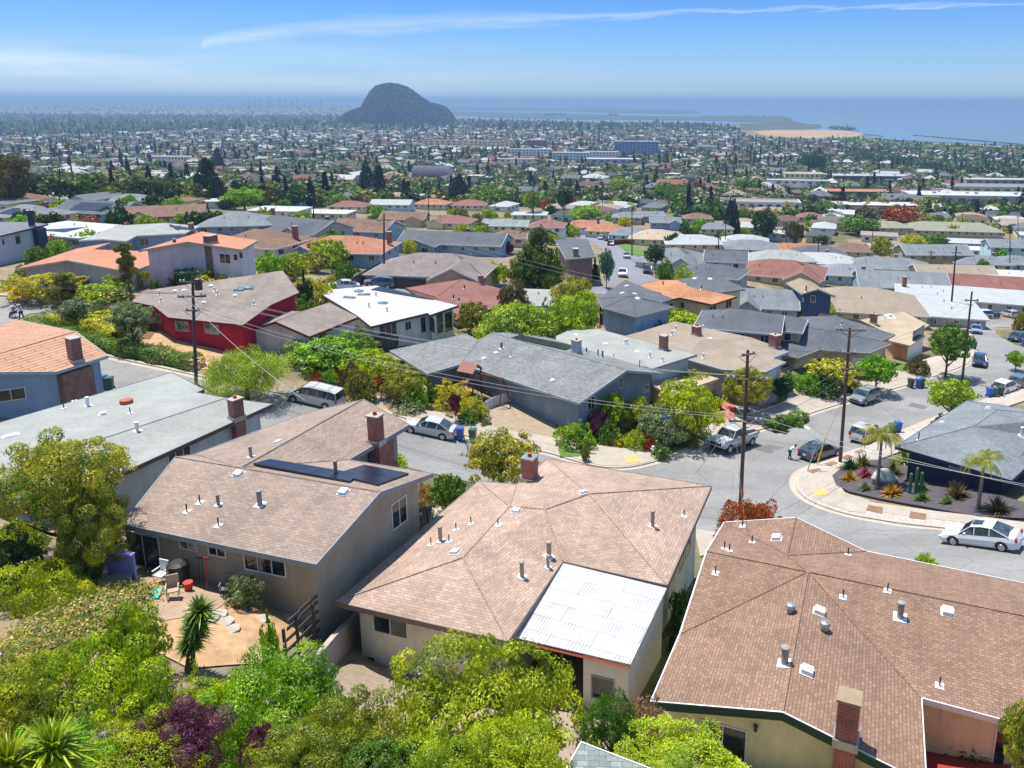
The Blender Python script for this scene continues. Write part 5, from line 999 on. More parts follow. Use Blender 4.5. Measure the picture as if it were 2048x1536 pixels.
# ------------------------------------------------------------------ middle-ground trees and shrubs, one line each
T = [l.split('|') for l in '''
cedar|1078|592|450|128|cedar green|.05|conifer_tree|tree|broad yellow green cedar standing in the centre of the photo
round|1028|668|556|66|brown green|.2|brown_tree|tree|small rust brown tree left of the yellow shrubs, below the cedar
round|1148|640|548|90|green gold|.1|leafy_tree|tree|yellow green tree right behind the grey gabled corner house
round|1150|690|578|110|lime|.1|leafy_tree|tree|large lime tree just below the yellow green one, behind the grey house
round|1030|700|600|165|yellow green|.05|spreading_tree|tree|wide yellow green tree between white flat roof and grey gables
round|945|665|600|66|olive|.08|olive_tree|tree|olive tree at the right end of the white flat roofed house
bush|1100|670|595|60|blue green|.1|blue_bush|bush|blue grey feathery bush between the two lime trees
round|990|575|522|62|lime|.15|leafy_tree|tree|lime tree left of the central cedar
loose|838|570|522|48|amber green|.4|small_tree|tree|small open amber tree in front of the grey brown hip roofs
column|612|620|538|34|conifer|.05|cypress|tree|dark narrow cypress beside the taupe roof
bush|608|640|585|50|mid green|.05|shrub|bush|glossy green shrub at the foot of the dark cypress
bush|640|612|552|52|golden|.05|golden_bush|bush|golden bush behind the cypress beside the street
round|655|735|664|170|bright green|.03|big_hedge|hedge|large bright green rounded hedge in front of the crimson garage
round|710|730|655|92|mid green|.05|shrub|bush|green rounded shrub at the right end of the bright hedge
loose|740|765|695|100|lime|.05|shrub|bush|lime shrub mass at the left of the grey corner house
bush|705|780|722|60|brown green|.05|shrub|bush|brown tipped shrub behind the sandy path
bush|718|800|730|64|olive|.05|shrub|bush|olive shrub behind the minivan
loose|800|800|725|92|amber green|.05|shrub|bush|amber tipped shrub beneath the left gable of the grey house
bush|830|815|762|50|bright green|.05|shrub|bush|bright green bush beside the sandy path
loose|763|800|748|26|rust|.3|young_tree|tree|rust leaved young street tree tied to stakes, by the sandy path
loose|912|845|782|26|maroon|.3|young_tree|tree|rust leaved young street tree tied to stakes, behind the bins
bush|862|800|765|34|mid green|.05|shrub|bush|spiky green shrub beside the golden junipers
bush|900|805|758|80|golden|.03|juniper|bush|golden juniper sprays below the play set
bush|945|835|785|58|golden|.03|juniper|bush|golden juniper mound at the driveway edge
bush|812|820|795|70|grey green|.03|ground_shrub|bush|low grey green mat of shrubs behind the kerb
bush|935|845|815|40|mid green|.03|shrub|bush|low green shrub at the lower end of the front garden
bush|1148|893|838|86|bright green|.03|agapanthus|plant|big clump of strap leaved green plants on the driveway corner
loose|1198|866|814|52|magenta|.1|smoke_bush|bush|dusky pink smoke bush under the grey gable
loose|1225|860|782|52|lime|.05|tall_shrub|bush|lime shrub under the left part of the white edged gable
loose|1275|850|786|54|lime|.05|tall_shrub|bush|second lime shrub under the white edged gable
bush|1215|884|840|50|mid green|.05|shrub|bush|round green bush beside the pink smoke bush
bush|1272|897|854|44|lime|.05|shrub|bush|small round lime bush in the corner bed
bush|1305|900|855|52|rust|.03|rust_grass|plant|rust coloured ornamental grass in the corner bed
bush|1240|893|868|30|golden|.03|shrub|plant|yellow flowering clump in the corner bed
round|1325|890|806|96|grey green|.05|shrub|bush|feathery grey green shrub in the corner garden
round|1372|880|758|140|lime|.05|leafy_tree|tree|dense lime shrubby tree left of the brick path
round|1385|800|735|70|yellow green|.1|leafy_tree|tree|yellow green tree behind the lime one beside the low garage
bush|1370|890|860|50|olive|.03|shrub|bush|olive shrub beside the silver pickup
bush|1322|918|885|34|mid green|.03|shrub|bush|small green shrub behind the fire hydrant
loose|1170|925|890|20|olive|.05|sapling|plant|thin sapling in the grass strip
loose|1492|830|735|104|green gold|.2|magnolia|tree|golden green magnolia behind the brick path
bush|1425|815|785|34|yellow green|.03|shrub|bush|pale green clipped shrub beside the brick path
round|1562|810|752|50|dark green|.3|clipped_tree|tree|small dark clipped tree beside the magnolia
bush|1577|765|741|30|mid green|.02|clipped_shrub|bush|smaller clipped green dome in front of the dark hip roof
bush|1612|785|740|54|bright green|.02|clipped_shrub|bush|larger clipped green dome in front of the dark hip roof
bush|1560|862|835|40|dark green|.02|low_hedge|hedge|dark clipped hedge beside the driveway, left part
bush|1588|850|828|40|mid green|.02|low_hedge|hedge|dark clipped hedge beside the driveway, right part
loose|1660|770|718|110|golden|.08|golden_tree|tree|golden draping shrub over the dark garden of the hip house
bush|1650|790|738|70|dark green|.03|shrub|bush|dark green bush under the golden draping shrub
round|1750|785|705|76|bright green|.25|street_tree|tree|bright green street tree beside the grey parked car
bush|1711|775|758|24|golden|.02|shrub|bush|golden dome shrub on the red mulch
loose|1890|755|645|92|mid green|.35|street_tree|tree|leafy street tree beside the leaning pole
bush|1835|748|708|52|brown green|.02|brown_hedge|hedge|brown topped clipped hedge beside the small lawn
loose|1897|850|752|104|yellow green|.3|street_tree|tree|yellow green street tree behind the navy house roof
round|2030|742|700|40|bright green|.2|leafy_tree|tree|bright green tree cut by the right edge above the white hatchback
bush|2040|660|620|30|olive|.1|shrub|bush|olive shrub at the right edge by the side street
bush|1868|858|838|20|mid green|.02|topiary|bush|small round topiary closest to the grey bins
bush|1880|848|826|22|mid green|.02|topiary|bush|small round topiary under the yellow street tree
loose|1520|620|585|70|bright green|.1|shrub_row|bush|green shrubs beside the brown hip roof right of the street
round|1310|545|486|42|dark green|.3|street_tree|tree|dark rounded street tree beside the small lawn on the far street
loose|1213|575|495|34|blue green|.2|conifer_tree|tree|thin blue green conifer on the far street corner
column|1190|558|515|22|dark green|.05|cypress|tree|dark column shrub against the tan brick wall
bush|1330|560|512|36|mid green|.05|shrub|bush|green rounded shrub beside the far street driveway
bush|1365|565|528|44|lime|.05|shrub|bush|lime shrubs in front of the grey hip roof on the far street
bush|1400|568|530|46|bright green|.05|shrub|bush|bright shrubs beside the lime ones on the far street
round|1355|650|620|90|lime|.05|shrub|bush|lime hedge shrubs in front of the orange tan house
bush|1310|665|635|60|blue green|.05|shrub|bush|blue green shrubs beside the dark slate roof
round|1620|640|606|46|lavender|.05|flowering_bush|bush|purple flowering bush in front of the blue two storey house
hedge|1572|645|615|80|bright green|.02|clipped_hedge|hedge|long bright green clipped hedge before the blue two storey house
bush|1660|640|605|44|yellow green|.05|shrub|bush|yellow green shrub at the right of the purple bush
bush|1715|640|627|22|magenta|.02|flowering_bush|bush|small magenta bush between the tan and cream roofs
round|690|570|520|44|mid green|.1|shrub|tree|green tree left of the dark fence
round|540|560|500|60|bright green|.05|shrub|bush|green bushes at the right end of the orange roofed house
round|590|560|498|60|yellow green|.05|shrub|bush|yellow green bushes left of the terracotta roof
round|480|590|548|50|cream|.05|flowering_bush|bush|cream blossoming round bush beside the orange roofed house
loose|635|545|498|60|amber green|.1|shrub|tree|amber shrub in front of the terracotta roofed house
bush|420|580|540|70|golden|.03|juniper|bush|golden juniper mass by the front steps of the orange roofed house
flatpine|262|600|490|70|olive|.25|pine_tree|tree|layered pine in front of the orange roof
round|90|600|540|120|golden|.05|juniper|bush|long golden juniper bank at the left edge below the orange roofs
flatpine|130|626|545|100|olive|.2|pine_tree|tree|spreading dark gold pine beside the street curve
bush|210|600|555|110|yellow green|.03|juniper|bush|yellow green juniper mounds below the low orange wing
bush|30|575|548|50|golden|.03|juniper|bush|golden juniper at the far left pavement
hedge|385|575|540|44|dark green|.05|shrub|bush|dark shrub by the orange roofed house steps
loose|270|700|606|90|grey green|.4|thin_tree|tree|thin open tree in front of the crimson gable wall
loose|155|660|598|70|grey green|.4|thin_tree|tree|thin open tree on the curved corner bed
bush|200|640|622|90|golden|.02|juniper|bush|golden juniper band on the corner island
bush|115|640|614|60|silver|.02|shrub|bush|silvery shrub under the left thin tree
bush|490|530|480|30|yellow green|.1|shrub|bush|yellow green shrub beside the orange roof front door
round|120|520|470|36|bright green|.1|shrub|bush|bright shrub against the white two storey house
round|80|545|486|44|mid green|.1|shrub|bush|green shrub beside the white two storey house
round|105|500|465|40|magenta|.1|flowering_bush|bush|pink blossom bush behind the white two storey house
round|366|455|426|32|bright green|.2|leafy_tree|tree|bright green tree in front of the brown gable roof
round|760|520|470|20|dark green|.05|shrub|bush|dark shrub by the terracotta roof chimney
bush|860|530|505|40|mid green|.05|shrub|bush|green shrub in front of the blue garage house
bush|940|530|505|36|mid green|.05|shrub|bush|dark green shrub by the blue garage house porch
round|820|510|475|26|golden|.05|shrub|bush|golden shrub between the brown and blue roofs
cedar|420|410|312|66|conifer|.05|norfolk_pine|tree|dark layered pine rising above the brown gable roof, upper left
cone|438|350|292|34|conifer|.05|conifer_tree|tree|dark cone shaped conifer behind the layered pine
round|20|420|300|100|brown green|.1|eucalyptus|tree|large brown green eucalyptus at the left edge
round|490|420|372|80|bright green|.1|leafy_tree|tree|bright green rounded tree right of the layered pine
cone|735|392|320|44|conifer|.05|redwood|tree|dark ragged conifer pair left of the dark barrel roof hall
cone|760|400|318|36|conifer|.05|redwood|tree|tall dark conifer beside the ragged pair
cone|918|408|338|52|conifer|.03|redwood|tree|tall dark conifer right of the barrel roofed hall
cone|880|400|364|20|conifer|.05|redwood|tree|small dark conifer left of the tall one near the hall
round|985|418|368|90|mid green|.05|leafy_tree|tree|green tree clump right of the tall dark conifer
loose|1065|440|378|36|amber green|.4|tall_tree|tree|open amber tree among the mid distance roofs
loose|1128|440|375|36|dark green|.4|tall_tree|tree|dark open crowned tree right of the amber one
round|1172|446|408|64|bright green|.1|leafy_tree|tree|big bright green tree above the orange roofs
round|1240|392|352|44|bright green|.1|leafy_tree|tree|bright green tree in the centre distance
round|1330|410|362|50|mid green|.1|leafy_tree|tree|large green tree left of the white apartments
round|1352|412|372|40|mid green|.1|leafy_tree|tree|second large green tree by the white apartments
cone|1462|468|384|40|conifer|.03|redwood|tree|very dark tall conifer beside the white apartments
round|1528|480|412|56|dark green|.08|oak_tree|tree|dark broad tree right of the very dark conifer
loose|1590|490|440|50|brown green|.1|leafy_tree|tree|brown green tree beside the broad dark one
round|1795|460|408|66|rust|.15|rust_tree|tree|rust orange crowned tree in the right distance
round|1850|462|425|60|olive|.1|leafy_tree|tree|olive green tree beside the rust orange crown
round|1660|450|425|26|lime|.1|leafy_tree|tree|small lime tree amid the right distance houses
round|1715|470|430|80|mid green|.1|leafy_tree|tree|wide green tree mass left of the rust crowned tree
round|1825|505|465|52|golden|.1|golden_tree|tree|round golden tree right of centre distance
round|1760|520|470|44|amber green|.1|leafy_tree|tree|amber green tree left of the golden one
round|1870|500|466|50|mid green|.1|leafy_tree|tree|green tree by the white flat roofs on the right
bush|1545|640|620|40|lime|.05|shrub|bush|lime tufts beside the clipped hedge
round|1690|600|570|44|olive|.1|shrub|tree|olive shrub tree right of the blue two storey house
bush|1665|585|572|26|orange bloom|.05|flowering_bush|bush|golden orange bush behind the blue two storey house
bush|1895|545|522|30|orange bloom|.05|flowering_bush|bush|orange flowering bush by the grey split level house
round|1495|392|352|60|mid green|.1|leafy_tree|tree|green tree mass above the white apartments
round|1625|345|300|60|dark green|.1|eucalyptus|tree|dark eucalyptus clump near the shore'''.strip().split('\n')]
for t in T: plant(t[7], t[9], t[0], float(t[1]), float(t[2]), float(t[3]), float(t[4])*(1.2 if t[8] == 'bush' else 1.05), t[5], float(t[6]), cat=t[8])
def inpoly(x, y, q):
    c = False
    for (x0, y0), (x1, y1) in zip(q, q[1:]+q[:1]):
        if (y0 > y) != (y1 > y) and x < (x1-x0)*(y-y0)/(y1-y0)+x0: c = not c
    return c
for lb, q, n_, s0, s1, cols in (('in the front garden left of the grey corner house', [(600,745),(640,728),(760,718),(800,760),(860,790),(905,812),(780,790),(690,772),(610,765)], 34, .8, 2.2, ('mid green','olive','yellow green','rust','bright green','grey green')),
 ('in the lower front garden behind the kerb', [(800,795),(880,812),(985,848),(975,860),(880,832),(800,808)], 24, .4, 1.0, ('grey green','mid green','golden','rust','lime')),
 ('in the corner garden by the fire hydrant', [(1130,850),(1200,845),(1320,850),(1400,862),(1360,874),(1300,888),(1240,896),(1180,888)], 30, .5, 1.5, ('mid green','yellow green','rust','golden','grey green','bright green','magenta')),
 ('in the hillside garden below the orange roofs', [(0,560),(130,575),(260,585),(420,570),(440,550),(300,545),(130,545),(0,552)], 26, 1.2, 2.8, ('golden','yellow green','olive','dark green','mid green')),
 ('on the corner island beside the crimson house', [(70,640),(130,614),(260,612),(320,650),(300,690),(200,672)], 30, .8, 2.0, ('golden','mid green','grey green','silver','olive')),
 ('in the yard behind the white flat roofed house', [(560,600),(620,560),(700,545),(760,540),(740,565),(620,600)], 16, 1.2, 2.6, ('mid green','golden','yellow green','dark green')),
 ('beside the driveways right of the brick path', [(1555,790),(1640,770),(1690,765),(1700,790),(1620,790)], 12, .8, 1.8, ('mid green','dark green','golden','bright green')),
 ('in the shady yard behind the left edge trees', [(0,1080),(110,1060),(190,1100),(200,1170),(90,1190),(0,1200)], 14, 1.0, 2.2, ('dark green','mid green','yellow green'))):
    k = 0; rq = np.random.default_rng(len(lb)); xs, ys = [a for a, _ in q], [b_ for _, b_ in q]
    while k < n_:
        x, y = rq.uniform(min(xs), max(xs)), rq.uniform(min(ys), max(ys))
        if not inpoly(x, y, q): continue
        k += 1; s = rq.uniform(s0, s1); col = cols[int(rq.integers(0, len(cols)))]; l_ = f'small {col} shrub {lb}'
        link('garden_shrub', crown_mesh('bush', 1000 if s < 1.4 else 3200, k % 3), None, LEAF[col], loc=G(x, y), rot=(0, 0, rq.uniform(0, 6)), scale=(s/2, s/2, s*rq.uniform(.45, .8)), label=l_, cat='bush', group=f'small {col} shrubs {lb}')
# clipped hedges round the corner island
def hedge(name, label, pix, h, w, col, n=9000, cat='hedge'):
    pts = smooth([G(*p) for p in pix], 2); r = np.random.default_rng(int(pix[0][0])); P_, N_ = [], []; seg = [(pts[i+1]-pts[i]).length for i in range(len(pts)-1)]; tot = sum(seg)
    for i in range(len(pts)-1):
        k = int(n*seg[i]/tot); u = r.random(k); t = (pts[i+1]-pts[i]).normalized(); nv = Vector((-t.y, t.x)); a = r.uniform(-.5, 3.64, k)
        bx = pts[i].x+(pts[i+1].x-pts[i].x)*u; by = pts[i].y+(pts[i+1].y-pts[i].y)*u; lump = 1+.16*np.sin(bx*2.1+by*1.3)+r.normal(0, .07, k); ox = np.clip(np.cos(a)*1.15, -1, 1)*w/2*lump; oz = np.clip(np.sin(a)*1.3, -.3, 1)*h*lump
        z = np.array([gz(x, y) for x, y in zip(bx, by)]); P_.append(np.stack([bx+nv.x*ox, by+nv.y*ox, z+np.maximum(oz, .02)], 1)); N_.append(np.stack([nv.x*np.cos(a), nv.y*np.cos(a), np.sin(a)], 1))
    P_, N_ = np.concatenate(P_), np.concatenate(N_); c = P_.mean(0); l = math.sqrt(tot*(w+2*h)*5.5/n)
    return link(name, leaves('hedge_leaves', P_-c, N_, l*1.1, l*.7, .8, 3), None, LEAF[col], loc=tuple(c), label=label, cat=cat)
hedge('low_hedge', 'long clipped dark green hedge following the curved kerb of the corner island', [(62,652),(90,668),(130,680),(200,696),(290,716),(395,738)], 1.15, 1.9, 'mid green', 26000)
hedge('low_hedge', 'golden juniper hedge behind the dark clipped one on the corner island', [(105,648),(150,655),(200,664),(250,684)], 1.3, 2.4, 'golden', 12000)
hedge('low_hedge', 'narrow green hedge behind the pavement left of the crimson house', [(0,583),(60,586),(110,594)], .8, 1.5, 'yellow green', 4000)
hedge('low_hedge', 'clipped hedge along the driveway beside the pebble bed', [(1535,862),(1570,850),(1608,838)], .9, 1.5, 'mid green', 6000)
# succulents and flowers on the mulched corner
for px, py, h, col, lb in ((1699,965,.9,'orange bloom','orange yellow croton on the mulched corner'),(1730,958,1.0,'magenta','bright pink flowering shrub on the mulched corner'),(1784,995,1.0,'orange bloom','tall amber croton right of the pale boulder'),(1730,985,.8,'grey green','spiky grass under the pink flowers'),(1845,1005,.8,'mid green','small cycad beside the column cactus'),(1912,1000,1.3,'brown green','bronze flax before the navy wall'),(1893,1012,.7,'grey green','small pale agave near the bronze flax'),(1995,1030,1.3,'brown green','dark flax behind the white sedan'),(1700,942,1.1,'dark green','green shrub behind the orange croton'),(1785,955,1.2,'brown green','dark grass behind the pale boulder'),(1845,985,.8,'grey green','pale agave against the navy wall'),(1725,935,1.2,'olive','spiky olive plant behind the pink flowers'),(1808,930,1.4,'amber green','amber shrub at the navy house corner')):
    clump('spiky_plant', lb, px, py, h*1.35, col, 150, .11, 1.4, seed=int(px))
_b = MB(); g = G(1830,990)
for dx, h in ((-.45,1.9),(0,2.4),(.4,2.0),(.15,.9)): _b.tube([g+Vector((dx,0,-.1)), g+Vector((dx,0,h*.95)), g+Vector((dx,0,h))], [.13,.13,.05], 9)
_b.build('column_cactus', m_plain('cactus skin', (.05,.14,.06)), inv=None, label='upright column cactus with several stems by the navy wall', cat='cactus')
bm = bmesh.new(); bmesh.ops.create_icosphere(bm, subdivisions=3, radius=1.0)
for v in bm.verts: v.co *= 1+.18*math.sin(v.co.x*3.1+v.co.y*2)+.1*math.sin(v.co.z*7); v.co.z *= .9
me = bpy.data.meshes.new('boulder'); bm.to_mesh(me); bm.free(); me.materials.append(m_gravel('pale boulder', (.42,.45,.42), .25, 1.5)); link('boulder', me, loc=G(1765,968)+Vector((0,0,.4)), scale=(1.0,.8,.95), label='large pale green grey boulder beside the palm', cat='boulder')
# ------------------------------------------------------------------ vehicles
RUB = m_plain('tyre rubber', (.02,.02,.02), .85); RIM = m_plain('alloy', (.45,.45,.46), .3, metal=.7); CGL = m_glass('car glass', (.03,.045,.05)); TAIL = m_plain('tail lamp', (.5,.02,.03), .3); HEAD = m_plain('head lamp', (.75,.76,.78), .2); BLK = m_plain('black plastic', (.02,.02,.022), .5)
def paint(n, c): 
    m = m_plain(n, c, .22, var=.02); b = [x for x in m.node_tree.nodes if x.type == 'BSDF_PRINCIPLED'][0]; b.inputs['Coat Weight'].default_value = .8; b.inputs['Coat Roughness'].default_value = .05; return m
PROF = {  # x stations front->rear (fractions), belt heights; greenhouse: (x, z) roof line; L, W, H, wheel r
 'sedan': dict(L=4.75, W=1.83, H=1.45, r=.33, zb=.2, belt=[(0,.52),(.03,.66),(.12,.78),(.3,.9),(.5,.93),(.75,.97),(.9,1.0),(.97,.96),(1,.62)], roof=[(.27,.9),(.42,1.38),(.55,1.45),(.7,1.41),(.9,.99)], ax=(.19,.8)),
 'suv': dict(L=4.6, W=1.86, H=1.72, r=.36, zb=.25, belt=[(0,.6),(.03,.85),(.1,.96),(.27,1.06),(.5,1.08),(.8,1.1),(.95,1.1),(.985,1.0),(1,.6)], roof=[(.22,1.05),(.36,1.6),(.5,1.72),(.85,1.7),(.93,1.6),(.985,1.08)], ax=(.19,.79)),
 'van': dict(L=5.1, W=1.96, H=1.75, r=.34, zb=.2, belt=[(0,.55),(.03,.8),(.1,.92),(.22,1.05),(.5,1.08),(.8,1.1),(.97,1.1),(.99,1.0),(1,.55)], roof=[(.13,.98),(.32,1.62),(.45,1.74),(.85,1.74),(.95,1.66),(.99,1.08)], ax=(.18,.8)),
 'pickup': dict(L=5.85, W=2.02, H=2.05, r=.44, zb=.55, belt=[(0,.8),(.015,1.15),(.05,1.26),(.24,1.36),(.45,1.38),(.66,1.38),(.67,1.32),(.98,1.34),(.99,1.25),(1,.8)], roof=[(.24,1.34),(.33,1.95),(.42,2.05),(.6,2.03),(.655,1.36)], ax=(.17,.8)),
 'hatch': dict(L=4.2, W=1.8, H=1.55, r=.33, zb=.2, belt=[(0,.55),(.03,.72),(.14,.86),(.28,.95),(.5,.98),(.8,1.02),(.95,1.04),(.985,.96),(1,.58)], roof=[(.22,.93),(.4,1.46),(.55,1.55),(.82,1.5),(.9,1.42),(.985,1.02)], ax=(.19,.8))}
def car(name, label, kind, col, front, rear, group=None, cat='car', plate=True, rack=False, sunroof=False):
    """front, rear: ground pixels under the nose and the tail"""
    p = PROF[kind]; a, b = G(*front), G(*rear); c = (a+b)/2; hd = math.atan2(a.y-b.y, a.x-b.x); z0 = gz(c.x, c.y)+.055; L_, W_ = p['L'], p['W']
    fx, rx = c+Vector((math.cos(hd), math.sin(hd), 0))*L_*.35, c-Vector((math.cos(hd), math.sin(hd), 0))*L_*.35; pt = -math.atan2(gz(fx.x, fx.y)-gz(rx.x, rx.y), L_*.7)
    o = empty(name, (c.x, c.y, z0), label=label, cat=cat, group=group); o.rotation_euler = (0, pt, hd)
    X = lambda t: L_*(.5-t); P_ = paint(col[0], col[1])
    mb = MB(); rings = []; bl = p['belt']; n = 26
    def belt(t):
        for (t0, z0_), (t1, z1) in zip(bl, bl[1:]):
            if t <= t1: return z0_+(z1-z0_)*((t-t0)/(t1-t0) if t1 > t0 else 0)
        return bl[-1][1]
    ts = sorted(set([i/n for i in range(n+1)]+[q[0] for q in bl]))
    for t in ts:
        e = min(t, 1-t); w_ = W_/2*(1-.16*max(0, 1-e/.09)**2); zt = belt(t); zb = p['zb']+.12*max(0, 1-e/.05)
        rings.append([Vector((X(t), s*y, z)) for s, y, z in ((-1, w_*.9, zb), (-1, w_, zb+.16), (-1, w_*1.0, zb+(zt-zb)*.62), (-1, w_*.93, zt-.03), (-1, w_*.8, zt), (1, 0, zt+.035), (1, w_*.8, zt), (1, w_*.93, zt-.03), (1, w_, zb+(zt-zb)*.62), (1, w_, zb+.16), (1, w_*.9, zb))])
    for r0, r1 in zip(rings, rings[1:]):
        for i in range(len(r0)): j = (i+1) % len(r0); mb.poly([r0[i], r0[j], r1[j], r1[i]])
    mb.poly(rings[0][::-1]); mb.poly(rings[-1]); mb.build('body', P_, o, smooth=True)
    # cabin: glass shell with painted roof and pillars
    rf = p['roof']; gl = MB(); rp = MB(); sec = []
    for t, z in rf: zb_ = belt(t)-.02; k = (z-zb_)/(p['H']-.95 if kind != 'pickup' else .7); w0 = W_/2*.93; w1 = W_/2*(.93-.2*max(0, min(1, k))); sec.append((X(t), w0, zb_, w1, z))
    for s0, s1 in zip(sec, sec[1:]):
        for s in (-1, 1): q = [(s0[0], s*s0[1], s0[2]), (s1[0], s*s1[1], s1[2]), (s1[0], s*s1[3], s1[4]), (s0[0], s*s0[3], s0[4])]; gl.poly(q if s < 0 else q[::-1])
        gl.poly([(s0[0], -s0[3], s0[4]), (s1[0], -s1[3], s1[4]), (s1[0], s1[3], s1[4]), (s0[0], s0[3], s0[4])])
    gl.build('glazing', CGL, o)
    for i, (s0, s1) in enumerate(zip(sec, sec[1:])):
        if i not in (0, len(sec)-2): rp.poly([(s0[0], -s0[3], s0[4]+.012), (s1[0], -s1[3], s1[4]+.012), (s1[0], s1[3], s1[4]+.012), (s0[0], s0[3], s0[4]+.012)])
        for s in (-1, 1): rp.tube([(s0[0], s*(s0[3]+.005), s0[4]), (s1[0], s*(s1[3]+.005), s1[4])], .03, 5)
    pil = [.47, .66] if kind in ('sedan', 'hatch') else ([.42, .62, .8] if kind != 'pickup' else [.49])
    for t in pil:
        zt = next(z0_+(z1-z0_)*((t-t0)/(t1-t0)) for (t0, z0_), (t1, z1) in zip(rf, rf[1:]) if t0 <= t <= t1)
        for s in (-1, 1): rp.tube([(X(t), s*W_/2*.94, belt(t)), (X(t+.01), s*W_/2*.74, zt-.02)], .028, 4)
    rp.build('car_roof', P_, o)
    wm = MB(); wm.tube([(0, -.11, 0), (0, -.1, 0), (0, .1, 0), (0, .11, 0)], [p['r']*.88, p['r'], p['r'], p['r']*.88], 18); tm = None
    for t in p['ax']:
        for s in (-1, 1):
            y = s*(W_/2-.09)
            if tm is None: tw = wm.build('wheel', RUB, o, smooth=False); tm = tw.data
            else: tw = link('wheel', tm, o)
            tw.location = (X(t), y, p['r']); rm = MB(); rm.tube([(0, s*.105, 0), (0, s*.125, 0)], [p['r']*.64, p['r']*.6], 14); rm.build('rim', RIM, tw)
            am = MB(); m_ = 12; pts = [Vector((X(t)+math.cos(q)*(p['r']+.07), s*(W_/2+.004), p['r']+math.sin(q)*(p['r']+.07))) for q in (math.pi*i/m_ for i in range(m_+1))]; am.poly(pts if s < 0 else pts[::-1]); am.build('wheel_arch', BLK, o)
    bx = lambda nm, c_, sz, m: (lambda q: (q.box(Vector(c_), sz), q.build(nm, m, o)))(MB())
    zl = belt(.03)-.14; zr_ = belt(.97)-.12
    for s in (-1, 1):
        bx('headlight', (X(.02), s*W_*.37, zl), (.16, .34, .13), HEAD); bx('tail_light', (X(.985), s*W_*.4, zr_), (.12, .26, .2 if kind == 'sedan' else .34), TAIL)
        bx('side_mirror', (X(.36 if kind != 'van' else .27), s*(W_/2+.1), belt(.35)+.08), (.14, .2, .13), P_)
    bx('front_grille', (X(.004), 0, (p['zb']+zl)/2+.08), (.05, W_*.6, .22), BLK); bx('rear_bumper', (X(.995), 0, p['zb']+.16), (.08, W_*.86, .16), P_ if kind != 'pickup' else RIM)
    if plate: bx('number_plate', (X(1.001)-.02, 0, zr_-.22), (.02, .32, .16), m_plain('number plate', (.6, .62, .66)))
    if rack:
        q = MB()
        for s in (-1, 1): q.tube([(X(.42), s*W_*.33, p['H']+.06), (X(.88), s*W_*.33, p['H']+.05)], .02, 5)
        for t in (.5, .78): q.tube([(X(t), -W_*.33, p['H']+.07), (X(t), W_*.33, p['H']+.07)], .02, 5)
        q.build('roof_rack', RIM, o)
    if sunroof: bx('sunroof', (X(.5), 0, p['H']-.005), (.6, .75, .05), CGL)
    if kind == 'pickup':
        bx('truck_bed', (X(.83), 0, 1.33), (1.75, 1.62, .06), BLK)
        for s in (-1, 1): bx('running_board', (X(.45), s*(W_/2+.03), .62), (2.6, .16, .07), RIM)
    return o
SIL = ('silver paint', (.5,.5,.5)); GRY = ('grey green paint', (.22,.24,.25)); WHT = ('white car paint', (.72,.73,.76)); CHR = ('charcoal paint', (.035,.045,.065)); CHAMP = ('pale silver paint', (.5,.48,.45)); BLU = ('dark blue paint', (.02,.035,.08))
car('white_sedan', 'white sedan with sunroof parked on the lower street before the navy house', 'sedan', WHT, (1893,1082), (2036,1100), sunroof=True)
car('charcoal_sedan', 'charcoal sedan parked at the corner beside the bending man', 'sedan', CHR, (1672,904), (1604,924))
car('silver_pickup', 'silver lifted pickup truck parked by the corner garden', 'pickup', SIL, (1416,912), (1512,880), cat='pickup truck')
car('silver_minivan', 'pale silver minivan beside the feathery pepper tree', 'van', CHAMP, (588,797), (672,817), cat='van', rack=True)
car('silver_sedan', 'silver sedan parked beside the blue and green bins', 'sedan', SIL, (817,858), (900,876))
car('silver_suv', 'silver SUV seen from behind, next to the corner bins', 'suv', CHAMP, (1752,868), (1708,890))
car('grey_suv', 'grey green SUV facing the camera under the bright street tree', 'suv', GRY, (1704,812), (1752,795), rack=True)
car('white_hatchback', 'white hatchback parked at the right edge beyond the bins', 'hatch', WHT, (2030,776), (1990,790))
car('blue_grey_car', 'blue grey car just ahead of the white hatchback', 'hatch', ('blue grey paint', (.12,.15,.19)), (2060,765), (2024,778))
car('dark_blue_car', 'dark blue car facing the camera alone in the side street', 'hatch', BLU, (1957,738), (1959,722))
car('silver_blue_car', 'pale blue car parked further up the side street', 'hatch', ('pale blue paint', (.25,.31,.4)), (1952,673), (1951,661))
car('white_suv', 'white SUV standing across the end of the side street by a drive', 'suv', WHT, (1943,636), (1981,636))
car('black_car', 'black car cut by the right edge on the side street', 'hatch', CHR, (2022,684), (2045,680))
car('white_van', 'white car parked at the kerb of the far street near the conifer', 'hatch', WHT, (1246,560), (1244,548)); car('black_suv', 'black SUV parked on the far street opposite the white car', 'suv', CHR, (1294,553), (1296,542))
car('pale_car', 'pale grey car parked by the far street bend', 'hatch', SIL, (1255,522), (1252,514)); car('white_coupe', 'white car behind the white flat roofed house', 'sedan', WHT, (668,578), (706,580)); car('dark_wagon', 'dark blue grey car beside the white one above the flat roof', 'suv', ('blue grey paint', (.12,.15,.19)), (738,573), (778,576))
for i, (f_, r_2, c_, lb) in enumerate((((1223,494),(1221,488),WHT,'white car near the top of the far street'),((1214,484),(1211,479),CHR,'dark car beside the white one at the top of the far street'),((1199,480),(1205,478),SIL,'silver car at the far street bend'),((1196,473),(1214,474),WHT,'long white car across the far street'),((2010,632),(2026,636),SIL,'silver car at the right edge of the side street end'))): car('parked_car', lb, 'hatch', c_, f_, r_2)
